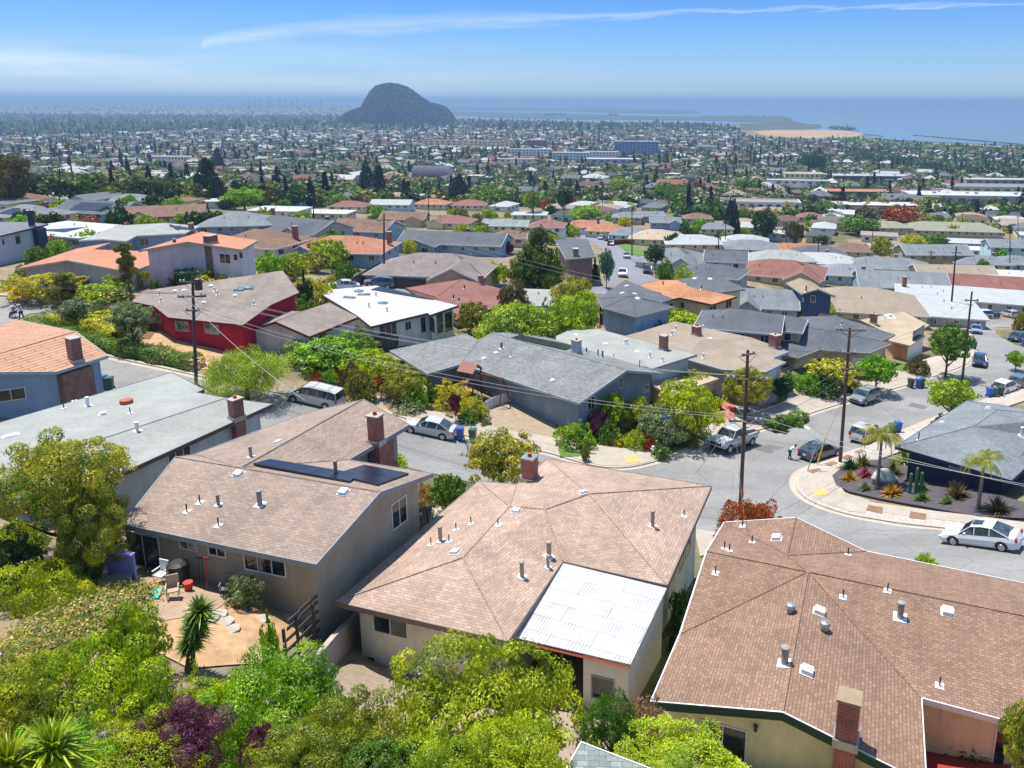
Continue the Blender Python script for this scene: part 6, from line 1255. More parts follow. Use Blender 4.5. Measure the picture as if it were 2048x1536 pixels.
# ------------------------------------------------------------------ wheelie bins
def wbin(label, px, py, col, lid=None, h=1.08):
    b = G(px, py); b.z += .08; o = empty('wheelie_bin', b, rng.uniform(-.4, .4), label=label, cat='wheelie bin', group='wheelie bins along the streets'); m = MB(); q0 = [(-.24,-.26,.08),(.24,-.26,.08),(.24,.26,.08),(-.24,.26,.08)]; q1 = [(-.3,-.34,h),(.3,-.34,h),(.3,.34,h),(-.3,.34,h)]
    for i in range(4): j = (i+1) % 4; m.poly([q0[i], q0[j], q1[j], q1[i]])
    m.poly(q0[::-1]); m.poly(q1); m.build('bin_body', col, o); m = MB(); m.box(Vector((0,.02,h+.04)), (.66,.76,.09)); m.box(Vector((0,-.02,h+.1)), (.5,.55,.05)); m.build('lid', lid or col, o)
    for s in (-1, 1): m = MB(); m.tube([(s*.25,.3,.12),(s*.31,.3,.12)], .12, 10); m.build('wheel', RUB, o)
    m = MB(); m.tube([(-.26,.4,h),(.26,.4,h)], .02, 5); m.build('handle', col, o)
BB = m_plain('bin blue', (.04,.11,.42), .5); BG = m_plain('bin green', (.02,.12,.07), .5); BK = m_plain('bin grey', (.06,.05,.06), .5)
for lb, px, py, c_ in (('blue bin behind the silver sedan',921,881,BB),('green bin behind the silver sedan',946,884,BG),('blue bin by the silver SUV on the corner',1795,866,BB),('green bin in front of the blue one by the silver SUV',1785,870,BG),('small dark bin at the driveway kerb',1821,776,BK),('blue bin at the driveway kerb between dark and green',1835,776,BB),('green bin at the driveway kerb',1844,775,BG),
 ('green bin standing alone up the side street',1947,699,BG),('blue bin at the right edge kerb',2047,693,BB),('blue bin in front of the white hatchback',1978,795,BB),('green bin in front of the white hatchback',1989,795,BG),('dark bin in front of the white hatchback',1999,793,BK),('blue bin on the far street pavement',1275,534,BB),('blue bin at the end of the side street',1989,637,BB),('green bin at the end of the side street',1996,637,BG),
 ('blue bin beside the tile roofed house',207,778,BB),('green lidded bin beside the tile roofed house',221,781,BG)): wbin(lb, px, py, c_)
# ------------------------------------------------------------------ poles and wires
POLE = m_plain('creosoted pole wood', S(120,92,80), .9, var=.3, sc=4); POLED = m_plain('dark pole wood', (.05,.042,.04), .9); CER = m_plain('insulator', (.55,.55,.6), .3)
def pole(label, px, pyb, pyt, arms=(), rad=.17, m=None, base=None, trans=None, lean=0, ang=None):
    b = base or G(px, pyb); d = ray(px+lean, pyt); t = b.y/d.y; tp = EYE+d*t; o = empty('utility_pole', b, label=label, cat='utility pole', group='utility poles'); q = MB(); lx = tp.x-b.x; H_ = tp.z-b.z; m = m or POLE
    q.tube([(0,0,-.5), (lx*.5,0,H_*.5), (lx,0,H_)], [rad, rad*.85, rad*.65], 9); q.build('pole', m, o); ends = []
    for pyy, L_, an in arms:
        dz = ray(px, pyy); z = EYE.z+dz.z*(b.y/dz.y)-b.z; x = lx*z/H_; ca, sa = math.cos(an), math.sin(an); q = MB(); q.tube([(x-ca*L_/2,-sa*L_/2-.2,z),(x+ca*L_/2,sa*L_/2-.2,z)], .085, 4); q.tube([(x-ca*.9,-.2-sa*.9,z),(x,-.1,z-.8),(x+ca*.9,-.2+sa*.9,z)], .025, 4); w_ = q.build('cross_arm', m, o); e = []
        for k in ((-.48,-.33,.33,.48) if L_ > 1.8 else (-.4,.4)):
            q = MB(); p_ = Vector((x+ca*L_*k, -.2+sa*L_*k, z)); q.tube([p_, p_+Vector((0,0,.1)), p_+Vector((0,0,.2)), p_+Vector((0,0,.26))], [.04,.09,.09,.04], 6); q.build('insulator', CER, w_); e.append(b+p_+Vector((0,0,.26)))
        ends.append(e)
    if trans: z = H_*trans; q = MB(); x = lx*z/H_+.5; q.tube([(x,0,z-.55),(x,0,z+.45),(x,0,z+.55)], [.33,.33,.1], 12); q.build('transformer', m_plain('transformer', (.08,.035,.04), .5), o)
    return b, H_, ends, o
pC = pole('tall bare utility pole in the centre right with two long cross arms', 1480, 1030, 700, [(757,2.9,-.15),(840,2.4,0),(707,1.2,.5)], lean=16); pR = pole('tall utility pole on the corner beside the charcoal sedan, one broad cross arm', 1680, 927, 655, [(659,2.6,-.1),(705,1.3,0),(737,1.2,0)], lean=20)
pA = pole('utility pole with transformer in front of the crimson house', 392, 770, 552, [(563,2.0,.1),(592,2.4,.15),(620,1.3,-.05)], trans=.93, m=m_plain('grey pole wood', S(92,86,90), .9, var=.3), lean=-7); pQ = pole('leaning reddish utility pole by the side street', 1924, 764, 583, [(600,1.8,0)], lean=20)
pQ2 = pole('dark pole behind the leaning reddish pole', 1900, 640, 492, [(505,2,0)], m=POLED, lean=13, rad=.2); pT = pole('utility pole beside the terracotta roofed house', 768, 560, 428, [(440,2.2,.2)], rad=.18)
for i, (px, pb, pt, lb) in enumerate(((627,475,385,'utility pole among the upper left roofs'),(119,435,330,'dark leaning utility pole near the white roof'),(857,455,378,'thin utility pole among the centre roofs'),(1067,452,370,'thin utility pole left of the white two storey house'),(1128,450,378,'thin utility pole right of the white two storey house'),(1264,512,418,'pole by the far street lawn'),(1437,545,465,'pole in front of the white modern house'),(1451,495,440,'pole beside the very dark conifer'),(1637,535,480,'pole among the right distance roofs'),(1573,490,445,'slim pole right of the dark conifers'),
 (2020,545,455,'pole near the light blue two storey house'),(2036,500,430,'pole at the right edge'),(1925,470,425,'short pole before the olive roof'),(1862,560,500,'pole among the hip roofs on the right'),(640,430,375,'thin pole beside the white roofs'),(990,430,360,'thin pole in the centre distance'),(1205,430,360,'thin pole right of the centre distance trees'),(560,400,350,'thin pole at the left distance'),(430,412,350,'thin pole beside the layered pine'),(1745,500,440,'pole left of the golden round tree'))):
    pole(lb, px, pb, pt, [(pt+4,2.0,rng.uniform(-.4,.4))], m=POLED, rad=.16)
WIRE = m_plain('wire', (.10,.10,.11), .6); WIREL = m_plain('pale wire', (.3,.3,.3), .5)
def wire(label, a, b, sag=.6, r=.016, m=None):
    c = (a+b)/2; q = MB(); n = 14; q.tube([a.lerp(b, i/n)-Vector((0,0,4*sag*(i/n)*(1-i/n)))-c for i in range(n+1)], r, 3, cap=False); q.build('utility_wire', m or WIRE, None, loc=c, label=label, cat='wire', group='overhead wires')
wA1, wA2, wA3 = pA[2]; wC1, wC2, wC3 = pC[2]; wR1, wR2, wR3 = pR[2]
for i, w_ in enumerate(('front','second','third','rear')): wire(w_+' overhead wire from the transformer pole to the centre right pole', wA2[i], wC1[i], 1.2)
for i, w_ in enumerate(('front','rear')): wire(w_+' thick low cable from the transformer pole to the centre right pole', wA3[-i], wC2[-i], 1.6, .022)
for i, w_ in enumerate(('leftmost','second','third','rightmost')): wire(w_+' top wire from the centre right pole to the corner pole', wC1[i], wR1[i], .5)
for i, w_ in enumerate(('left','right')): wire(w_+' lower cable from the centre right pole to the corner pole', wC2[-i], wR3[-i], .8, .022)
for i, w_ in enumerate(('left','right')): wire(w_+' wire from the corner pole to the leaning reddish pole', wR2[i], pQ[2][0][-i], 1.2)
off_ = Vector((34,-14,-1.0))
for k, (i, j) in enumerate(((0,.0),(3,.2))): wire(('upper','lower')[k]+' pale wire crossing in front of the navy house', wC2[i], wC2[i]+off_+Vector((0,0,-j*6)), 1.0, .018, WIREL)
offl = Vector((-46, 8, 3))
for i, w_ in enumerate(('upper','middle','lower')): wire(w_+' wire running left from the transformer pole', wA2[i], wA2[i]+offl, 1.0)
wire('white service cable slanting down from the transformer pole across the pepper tree', wA2[1], hB.hit(612,828)[0]+Vector((0,0,.9)), .5, .018, WIREL)
wire('service wire from the centre right pole to the pink brown roof', wC2[0], hD.hit(1388,968)[0]+Vector((0,0,.6)), .4, .014); wire('service wire from the centre right pole to the grey gabled roof', wC2[0], hG.hit(1279,739)[0]+Vector((0,0,1)), .4, .014)
wire('service wire from the centre right pole to the brown cross gabled roof', wC2[1], hE.hit(1487,1060)[0]+Vector((0,0,.8)), .3, .014); wire('service wire from the corner pole over the navy house roof', wR3[0], hN.hit(1837,880)[0]+Vector((0,0,.7)), .6, .014)
for i, w_ in enumerate(('left','middle','right')): wire(w_+' service wire from the corner pole to the tan flat roof', wR2[i % 2], hT.hit(1500+i*20,700)[0]+Vector((0,0,.8)), .5, .014)
for i, w_ in enumerate(('upper','lower')): wire(w_+' wire from the terracotta house pole toward the grey corner house', pT[2][0][-i], pT[2][0][-i]+Vector((48,-38,-4)), 1.2, .02)
# guy pole, yellow guy guard, street sign, hydrant, stakes
b = G(1614,944); _b = MB(); p1 = G(1614,944); d = ray(1634,888); tp = EYE+d*((p1.y)/d.y); _b.tube([p1, tp], .045, 6); _b.tube([tp+Vector((-.4,0,.1)), tp+Vector((.4,0,.1))], .06, 4); _b.build('street_sign', METAL, label='leaning grey street sign post behind the charcoal sedan', cat='sign post')
p1 = G(1633,932); d = ray(1651,875); tp = EYE+d*((p1.y)/d.y); _b = MB(); _b.tube([p1, tp], .06, 6); _b.build('guy_guard', m_plain('yellow plastic', (.75,.5,.05)), label='yellow guy wire guard beside the leaning sign post', cat='guy guard')
wire('guy wire rising from the yellow guard to the corner pole', tp, pR[0]+Vector((1,0,9.5)), .05, .012)
g = G(1306,912); o = empty('fire_hydrant', g+Vector((0,0,.2)), label='white fire hydrant on the corner by the tactile ramp', cat='fire hydrant'); _b = MB(); _b.tube([(0,0,0),(0,0,.08),(0,0,.1),(0,0,.62),(0,0,.66),(0,0,.76),(0,0,.84)], [.17,.17,.12,.12,.16,.13,.03], 12); _b.build('hydrant_body', WHITE, o)
for s in (-1,1): _b = MB(); _b.tube([(s*.1,0,.5),(s*.24,0,.5)], .07, 8); _b.build('outlet', WHITE, o)
_b = MB(); _b.tube([(0,-.1,.45),(0,-.26,.45)], .09, 8); _b.build('outlet', WHITE, o)
g = G(1323,912); d = ray(1332,838); tp = EYE+d*(g.y/d.y); _b = MB(); _b.tube([g, tp], .035, 6); o = _b.build('blade_sign', METAL, label='street name post with blue blades at the garden corner', cat='sign post'); _b = MB(); _b.box(tp+Vector((0,0,.1)), (.75,.03,.2), .4); _b.box(tp+Vector((0,0,.32)), (.75,.03,.2), -1.1); _b.build('sign_blade', m_plain('sign blue', (.03,.12,.4)), o)
# ------------------------------------------------------------------ fences and walls
def fence(label, pix, h, m, style='plank', name='wooden_fence', z=0):
    pts = [G(*p) if not isinstance(p, Vector) else p for p in pix]; c = sum(pts, Vector())/len(pts); o = empty(name, c, label=label, cat='fence'); inv = Matrix.Translation(-c); b = MB(); po = MB()
    for a, d in zip(pts, pts[1:]):
        L_ = (d-a).to_2d().length; an = math.atan2(d.y-a.y, d.x-a.x); k = max(1, int(L_/2.2))
        for i in range(k+1): p = a.lerp(d, i/k); p.z = gz(p.x, p.y)+z; po = MB(); po.box(p+Vector((0,0,h/2-.1)), (.1,.1,h+.25), an); po.build('fence_post', m, o, inv)
        for i in range(k):
            p, q = a.lerp(d, i/k), a.lerp(d, (i+1)/k); p.z = gz(p.x, p.y)+z; q.z = gz(q.x, q.y)+z; dv = q-p; Mx = Matrix.Translation((p+q)/2) @ dv.to_track_quat('X', 'Z').to_matrix().to_4x4()
            if style == 'rail':
                for f in (.2, .42, .64, .86, 1.0): b.box(None, (dv.length, .04, .14), M=Mx @ Matrix.Translation((0,.07,h*f)))
            else:
                m2 = max(1, int(dv.length/.16))
                for j in range(m2): t = (j+.5)/m2-.5; b.box(None, (.145, .025, h*(1+.015*((j*7) % 3))), M=Mx @ Matrix.Translation((t*dv.length,.06,h/2)))
                b.box(None, (dv.length, .05, .09), M=Mx @ Matrix.Translation((0,.03,h*.85)))
    b.build('fence_panels', m, o, inv); return o
fence('slatted brown fence running between the solar house and the pink brown house', [(575,1345),(600,1320),(660,1262),(720,1210),(790,1140),(845,1085)], 1.9, WOODG, 'rail'); fence('dark plank gate between the two left foreground houses', [(800,1082),(858,1068)], 1.9, m_plain('dark planks', (.06,.055,.06), .9), name='plank_gate')
fence('dark brown plank fence below the dark slate roof', [(1200,650),(1268,668)], 2.9, m_plain('red brown planks', S(105,62,45), .9, var=.25)); fence('dark fence in front of the white flat roofed house', [(715,682),(738,700),(795,704)], 1.9, m_plain('black planks', (.045,.04,.045), .9)); fence('weathered fence beside the grey brown hip roofs', [(705,580),(762,545)], 1.8, WOODG)
fence('red brown fence by the far street corner', [(1215,492),(1250,488),(1262,490)], 1.6, m_plain('red planks', S(150,55,45), .9)); fence('white picket fence at the driveway of the grey gabled house', [(972,822),(990,812),(1025,803)], 1.0, WHITE); fence('weathered plank fence around the grey brown hip roofed house', [(770,575),(850,582),(930,570),(985,560)], 1.8, WOODG)
_b = MB(); pts = [G(635,1365), G(668,1322), G(700,1285), G(716,1268)]
for a, c in zip(pts, pts[1:]): dv = c-a; _b.box(None, (dv.length, .25, 1.6), M=Matrix.Translation((a+c)/2+Vector((0,0,.3))) @ dv.to_track_quat('X','Z').to_matrix().to_4x4())
_b.build('retaining_wall', CONC, label='pale concrete retaining wall beside the slatted fence', cat='retaining wall')
# ------------------------------------------------------------------ yard clutter
def simple(name, label, cat, mb, m, loc, rz=0): o = mb.build(name, m, None, loc=loc, label=label, cat=cat); o.rotation_euler = (0,0,rz); return o
b = MB(); b.box(Vector((0,0,.03)), (1.0,.75,.07)); simple('teal_mat', 'teal mat lying on the left patio', 'mat', b, m_plain('teal foam', (.08,.5,.4)), G(297,1196)+Vector((0,0,.12)), .2)
b = MB(); b.tube([(0,0,0),(0,0,.4),(0,0,.42)], [.15,.2,.21], 12); simple('red_bucket', 'red bucket against the left house wall', 'bucket', b, m_plain('red plastic', (.6,.04,.02)), G(378,1184)+Vector((0,0,.08)))
def chair(label, px, py, m, rz):
    o = empty('garden_chair', G(px, py)+Vector((0,0,.1)), rz, label=label, cat='garden chair')
    for nm, c, s in (('seat',(0,0,.42),(.5,.5,.05)),('backrest',(0,.24,.72),(.5,.05,.55))): q = MB(); q.box(Vector(c), s); q.build(nm, m, o)
    for x in (-.22,.22):
        for y in (-.22,.22): q = MB(); q.tube([(x,y,0),(x,y,.42)], .02, 5); q.build('leg', m, o)
        q = MB(); q.box(Vector((x*1.1,0,.62)), (.05,.48,.04)); q.build('armrest', m, o)
chair('beige covered garden chair at the edge of the left patio', 348, 1200, m_plain('beige cloth', S(205,180,155)), .4); chair('white garden chair near the sliding door', 325, 1168, WHITE, -.3); chair('grey garden chair near the red handled tools', 455, 1195, m_plain('grey cloth', S(120,120,120)), .2)
b = MB(); b.box(Vector((0,0,.55)), (1.5,.12,1.3)); b.box(Vector((0,-.05,1.22)), (1.56,.25,.08)); simple('blue_blanket', 'lavender blue blanket hung beside the sliding door', 'blanket', b, m_stucco('lavender cloth', S(140,135,190)), G(247,1158)+Vector((0,0,.15)), -.25)
o = empty('barbecue', G(360,1170)+Vector((0,0,.08)), .2, label='black covered barbecue under the left house eave', cat='barbecue'); b = MB(); b.tube([(0,0,.05),(0,0,.7),(0,0,1.0),(0,0,1.12)], [.42,.48,.45,.25], 10); b.build('cover', BLK, o); 
for k, (px, py) in enumerate(((400,1180),(407,1182),(415,1184))):
    b = MB(); b.tube([(0,0,0),(.05,.15,1.5)], .02, 5); b.box(Vector((.06,.16,1.52)), (.3,.03,.12)); simple('garden_tool', ('rake with dark head leaning on the wall','hoe leaning in the middle of the three tools','red handled broom leaning on the wall')[k], 'garden tool', b, m_plain('red handle', (.5,.03,.02)) if k == 2 else BLK, G(px, py)+Vector((0,0,.05)))
b = MB(); b.box(Vector((0,0,.2)), (1.3,.8,.1)); b.tube([(-.6,-.35,0),(-.6,-.35,.2)], .03, 4); b.tube([(.6,.3,0),(.6,.3,.2)], .03, 4); simple('lounger_frame', 'folded lounger lying beside the left house tree', 'lounger', b, METAL, G(232,1172)+Vector((0,0,.1)), .5)
r2 = np.random.default_rng(8)
for k in range(9):
    g = G(r2.uniform(400,600), r2.uniform(1225,1262)); b = MB(); s = r2.uniform(.28,.42); b.tube([(0,0,0),(0,0,.05)], s, 6); o = simple('stepping_stone', 'flat pale stepping stone set in the straw yard', 'stepping stone', b, CONC, g+Vector((0,0,.06)), r2.uniform(0,3)); o['group'] = 'stepping stones in the straw yard'
# play set
g = G(942,790); o = empty('play_set', g, -.5, label='red brown wooden play set with roof and swing beam', cat='play set'); PW = m_plain('play wood', S(140,62,45), .8)
for x in (-.8,.8):
    for y in (-.7,.7): b = MB(); b.box(Vector((x,y,1.4)), (.12,.12,2.8)); b.build('post', PW, o)
b = MB(); b.box(Vector((0,0,1.3)), (1.8,1.6,.1)); b.build('deck', PW, o); b = MB(); b.poly([(-1,-.9,2.7),(1,-.9,2.7),(1,0,3.5),(-1,0,3.5)]); b.poly([(-1,0,3.5),(1,0,3.5),(1,.9,2.7),(-1,.9,2.7)]); b.build('play_roof', m_plain('play roof', S(176,120,100)), o)
b = MB(); b.tube([(.8,0,2.5),(4,0,2.5)], .08, 6); b.tube([(4,0,2.5),(4.2,-.9,0)], .07, 6); b.tube([(4,0,2.5),(4.2,.9,0)], .07, 6); b.build('swing_beam', PW, o)
for x in (1.8,2.8): b = MB(); b.tube([(x-.2,0,2.45),(x-.2,0,.6)], .015, 4); b.tube([(x+.2,0,2.45),(x+.2,0,.6)], .015, 4); b.box(Vector((x,0,.6)), (.5,.2,.05)); b.build('swing', DARK, o)
# pebble bed fountain stones
for k in range(26):
    g = G(r2.uniform(1458,1545), r2.uniform(815,850)); b = MB(); s = r2.uniform(.15,.4); b.tube([(0,0,0),(0,0,s*.5),(0,0,s*.7)], [s,s*.9,s*.3], 6); simple('garden_rock', 'rounded grey rock in the pebble bed', 'rock', b, m_plain('garden rock', (.3,.3,.3), var=.4), g+Vector((0,0,.1)), k)['group'] = 'rocks in the pebble bed'
# red porch table and porch clutter
b = MB(); b.box(Vector((0,0,.5)), (1.1,.8,1.0)); b.box(Vector((0,-.1,1.05)), (1.2,1.0,.12)); simple('storage_box', 'dark storage box on the red patio at lower right', 'storage box', b, BLK, G(1882,1492)+Vector((0,0,.15)), -.3)
for k, (px, py) in enumerate(((1905,1505),(1930,1515),(1950,1520))): clump('potted_plant', ('potted spiky plant beside the storage box','potted plant in the middle of the red patio row','potted plant by the dark door of the red patio')[k], px, py, 1.1, ('dark green','olive','brown green')[k], 40, .1, 1.3, seed=k)
# ------------------------------------------------------------------ people
def skin(name, J, B, m, parent, sub=2):
    me = bpy.data.meshes.new(name); ks = list(J); me.from_pydata([J[k][0] for k in ks], [(ks.index(a), ks.index(b)) for a, b in B], []); me.materials.append(m)
    o = link(name, me, parent); sm = o.modifiers.new('skin', 'SKIN'); sm.use_smooth_shade = True
    for i, k in enumerate(ks): r = J[k][1]; me.skin_vertices[0].data[i].radius = r if isinstance(r, tuple) else (r, r)
    me.skin_vertices[0].data[0].use_root = True; s = o.modifiers.new('sub', 'SUBSURF'); s.levels = sub; s.render_levels = sub; return o
SKN = m_plain('skin', (.42,.26,.18), .6); DSK = m_plain('dark skin', (.16,.09,.06), .6)
def person(label, loc, rz, pose, shirt, trousers, hair, skn=SKN, hat=None):
    o = empty('person', loc, rz, label=label, cat='person'); J = pose; V3 = Vector
    hd = V3(J['head'][0]); nk = V3(J['neck'][0]); fw = V3(J['fwd'])
    body = {k: J[k] for k in J if k != 'fwd'}; Bn = [('pelvis','chest'),('chest','neck'),('neck','head')]
    for s in 'lr': Bn += [('chest','sh'+s),('sh'+s,'el'+s),('el'+s,'wr'+s),('pelvis','hip'+s),('hip'+s,'kn'+s),('kn'+s,'an'+s),('an'+s,'toe'+s)]
    for s in 'lr':
        w_ = V3(J['wr'+s][0]); e = V3(J['el'+s][0]); d = (w_-e).normalized(); sd = d.cross(fw); sd = sd.normalized() if sd.length > .1 else V3((0,1,0)); body['pm'+s] = (tuple(w_+d*.08), (.04,.022)); Bn.append(('wr'+s,'pm'+s))
        for i, (f, ln) in enumerate(((-1.4,.055),(-.5,.075),(.3,.08),(1.1,.07),(1.9,.055))):
            a = w_+d*(.1 if i else .05)+sd*f*.02; c = a+(d+sd*f*.1+fw*.25).normalized()*ln*.55; k = f'f{i}{s}'; body[k+'a'] = (tuple(a), .011); body[k+'b'] = (tuple(c), .01); body[k+'c'] = (tuple(c+(d*.6+fw*.5).normalized()*ln*.5), .008); Bn += [('pm'+s, k+'a'), (k+'a', k+'b'), (k+'b', k+'c')]
    skin('body', body, Bn, skn, o, 1)
    T_ = {'a': (J['pelvis'][0], (.17,.13)), 'b': (J['chest'][0], (.2,.14)), 'c': (tuple(nk-(nk-V3(J['chest'][0]))*.35), .09)}; Bt = [('a','b'),('b','c')]
    for s in 'lr': T_['s'+s] = (J['sh'+s][0], .085); T_['e'+s] = (J['el'+s][0], .06); T_['w'+s] = (tuple(V3(J['el'+s][0]).lerp(V3(J['wr'+s][0]), .8)), .045); Bt += [('b','s'+s),('s'+s,'e'+s),('e'+s,'w'+s)]
    skin('shirt', T_, Bt, shirt, o); L_ = {'a': (J['pelvis'][0], (.175,.135))}; Bl = []
    for s in 'lr': L_['h'+s] = (J['hip'+s][0], .105); L_['k'+s] = (J['kn'+s][0], .075); L_['n'+s] = (J['an'+s][0], .065); Bl += [('a','h'+s),('h'+s,'k'+s),('k'+s,'n'+s)]
    skin('trousers', L_, Bl, trousers, o)
    for s in 'lr': q = MB(); a, c = V3(J['an'+s][0]), V3(J['toe'+s][0]); q.tube([a-V3((0,0,.03))-(c-a)*.3, a-V3((0,0,.03)), c], [.045,.055,.04], 8); q.build('shoe', BLK, o, smooth=True)
    sd = fw.cross(V3((0,0,1))).normalized(); q = MB()
    for s in (-1,1): p = hd+fw*.095+sd*s*.032+V3((0,0,.01)); q.box(p, (.02,.02,.012))
    q.build('eyes', BLK, o); q = MB(); q.tube([hd+fw*.09+V3((0,0,.0)), hd+fw*.125+V3((0,0,-.03)), hd+fw*.095+V3((0,0,-.04))], [.008,.015,.008], 6); q.build('nose', skn, o); q = MB(); q.box(hd+fw*.095+V3((0,0,-.06)), (.02,.04,.008)); q.build('mouth', m_plain('lips', (.35,.12,.1)), o)
    for s in (-1,1): q = MB(); q.tube([hd+sd*s*.085, hd+sd*s*.1], [.03,.02], 8); q.build('ear', skn, o)
    q = MB(); up = V3((0,0,1)); q.tube([hd-fw*.03+up*.0, hd-fw*.025+up*.06, hd-fw*.01+up*.11, hd+up*.13], [.108,.108,.07,.01], 12); q.build('hair', hair, o, smooth=True)
    if hat: q = MB(); q.tube([hd+up*.06, hd+up*.07, hd+up*.075, hd+up*.15, hd+up*.17], [.2,.2,.11,.1,.03], 14); q.build('hat', hat, o)
    return o
def stand(bend=0, armf=.2, step=.12, cr=0):
    f = math.sin(bend); c = math.cos(bend); pz = .92-cr; J = {'pelvis': ((0,0,pz), (.15,.11)), 'chest': ((.42*f,0,pz+.42*c), (.17,.11)), 'neck': ((.56*f,0,pz+.56*c), .055), 'head': ((.56*f+.12*f+.03,0,pz+.56*c+.17*max(c,.35)), (.085,.11)), 'fwd': (c*.9+.1, 0, -f)}
    for s, y in (('l',1),('r',-1)):
        sh = Vector((.48*f, y*.19, pz+.48*c)); J['sh'+s] = (tuple(sh), .055); el = sh+Vector((armf, y*.05, -.25)); J['el'+s] = (tuple(el), .042); J['wr'+s] = (tuple(el+Vector((.22, -y*.04, -.08))), .03)
        J['hip'+s] = ((0, y*.1, pz-.06), .09); J['kn'+s] = ((y*step*.5+cr*.4, y*.11, .48), .06); J['an'+s] = ((y*step, y*.11, .09), .042); J['toe'+s] = ((y*step+.17, y*.12, .04), .035)
    return J
JEAN = m_plain('dark blue denim', (.03,.05,.12)); NVT = m_plain('navy trousers', (.02,.03,.09)); WSH = m_plain('white shirt cloth', (.75,.76,.8)); HRD = m_plain('dark hair', (.02,.015,.012))
person('person in white shirt and dark jeans bending forward behind the charcoal sedan', G(1579,919)+Vector((0,0,.06)), R(-15), stand(.75,.12,.1,.04), WSH, JEAN, HRD, DSK)
person('person in white shirt, hat and navy trousers pushing the wheelchair', G(44,640)+Vector((0,0,.06)), R(172), stand(.18,.28,.2), WSH, NVT, HRD, SKN, hat=m_plain('straw hat', (.7,.62,.45)))
g = G(29,636)+Vector((0,0,.06)); o = empty('wheelchair', g, R(175), label='black wheelchair on the street at the left edge', cat='wheelchair')
for y in (-.3,.3):
    q = MB(); n = 20; q.tube([(math.cos(t)*.3-.1, y, .3+math.sin(t)*.3) for t in (2*math.pi*i/n for i in range(n+1))], .025, 5, cap=False); w_ = q.build('wheel', RUB, o); q = MB()
    for i in range(8): t = math.pi*i/4; q.tube([(-.1,y,.3),(-.1+math.cos(t)*.3,y,.3+math.sin(t)*.3)], .006, 3)
    q.build('spokes', METAL, w_); q = MB(); q.tube([(.38,y*.85,.09),(.38,y*.8,.09)], .09, 8); q.build('front_wheel', RUB, o); q = MB(); q.tube([(-.3,y*.85,.98),(-.2,y*.85,.9),(-.2,y*.85,.5),(.25,y*.85,.48),(.45,y*.8,.15)], .016, 5); q.build('side_frame', DARK, o); q = MB(); q.box(Vector((.02,y*.9,.7)), (.36,.06,.04)); q.build('armrest', BLK, o)
q = MB(); q.box(Vector((.02,0,.5)), (.44,.46,.06)); q.build('seat', m_plain('blue seat', (.03,.09,.4)), o); q = MB(); q.box(Vector((-.2,0,.74)), (.04,.46,.44)); q.build('backrest', MC['blue seat'], o)
J = {'pelvis': ((-.08,0,.6),(.15,.12)), 'chest': ((-.1,0,.98),(.16,.11)), 'neck': ((-.08,0,1.14),.052), 'head': ((-.03,0,1.29),(.085,.11)), 'fwd': (.98,0,-.15)}
for s, y in (('l',1),('r',-1)):
    J['sh'+s] = ((-.1,y*.18,1.06),.05); J['el'+s] = ((-.02,y*.24,.82),.04); J['wr'+s] = ((.18,y*.16,.76),.028); J['hip'+s] = ((-.02,y*.1,.58),.085); J['kn'+s] = ((.36,y*.11,.56),.06); J['an'+s] = ((.44,y*.11,.2),.04); J['toe'+s] = ((.58,y*.12,.15),.033)
person('seated person in beige top and hat riding in the wheelchair', g+Vector((0,0,0)), R(175), J, m_plain('beige top', (.6,.5,.42)), NVT, HRD, SKN, hat=MC['straw hat'])
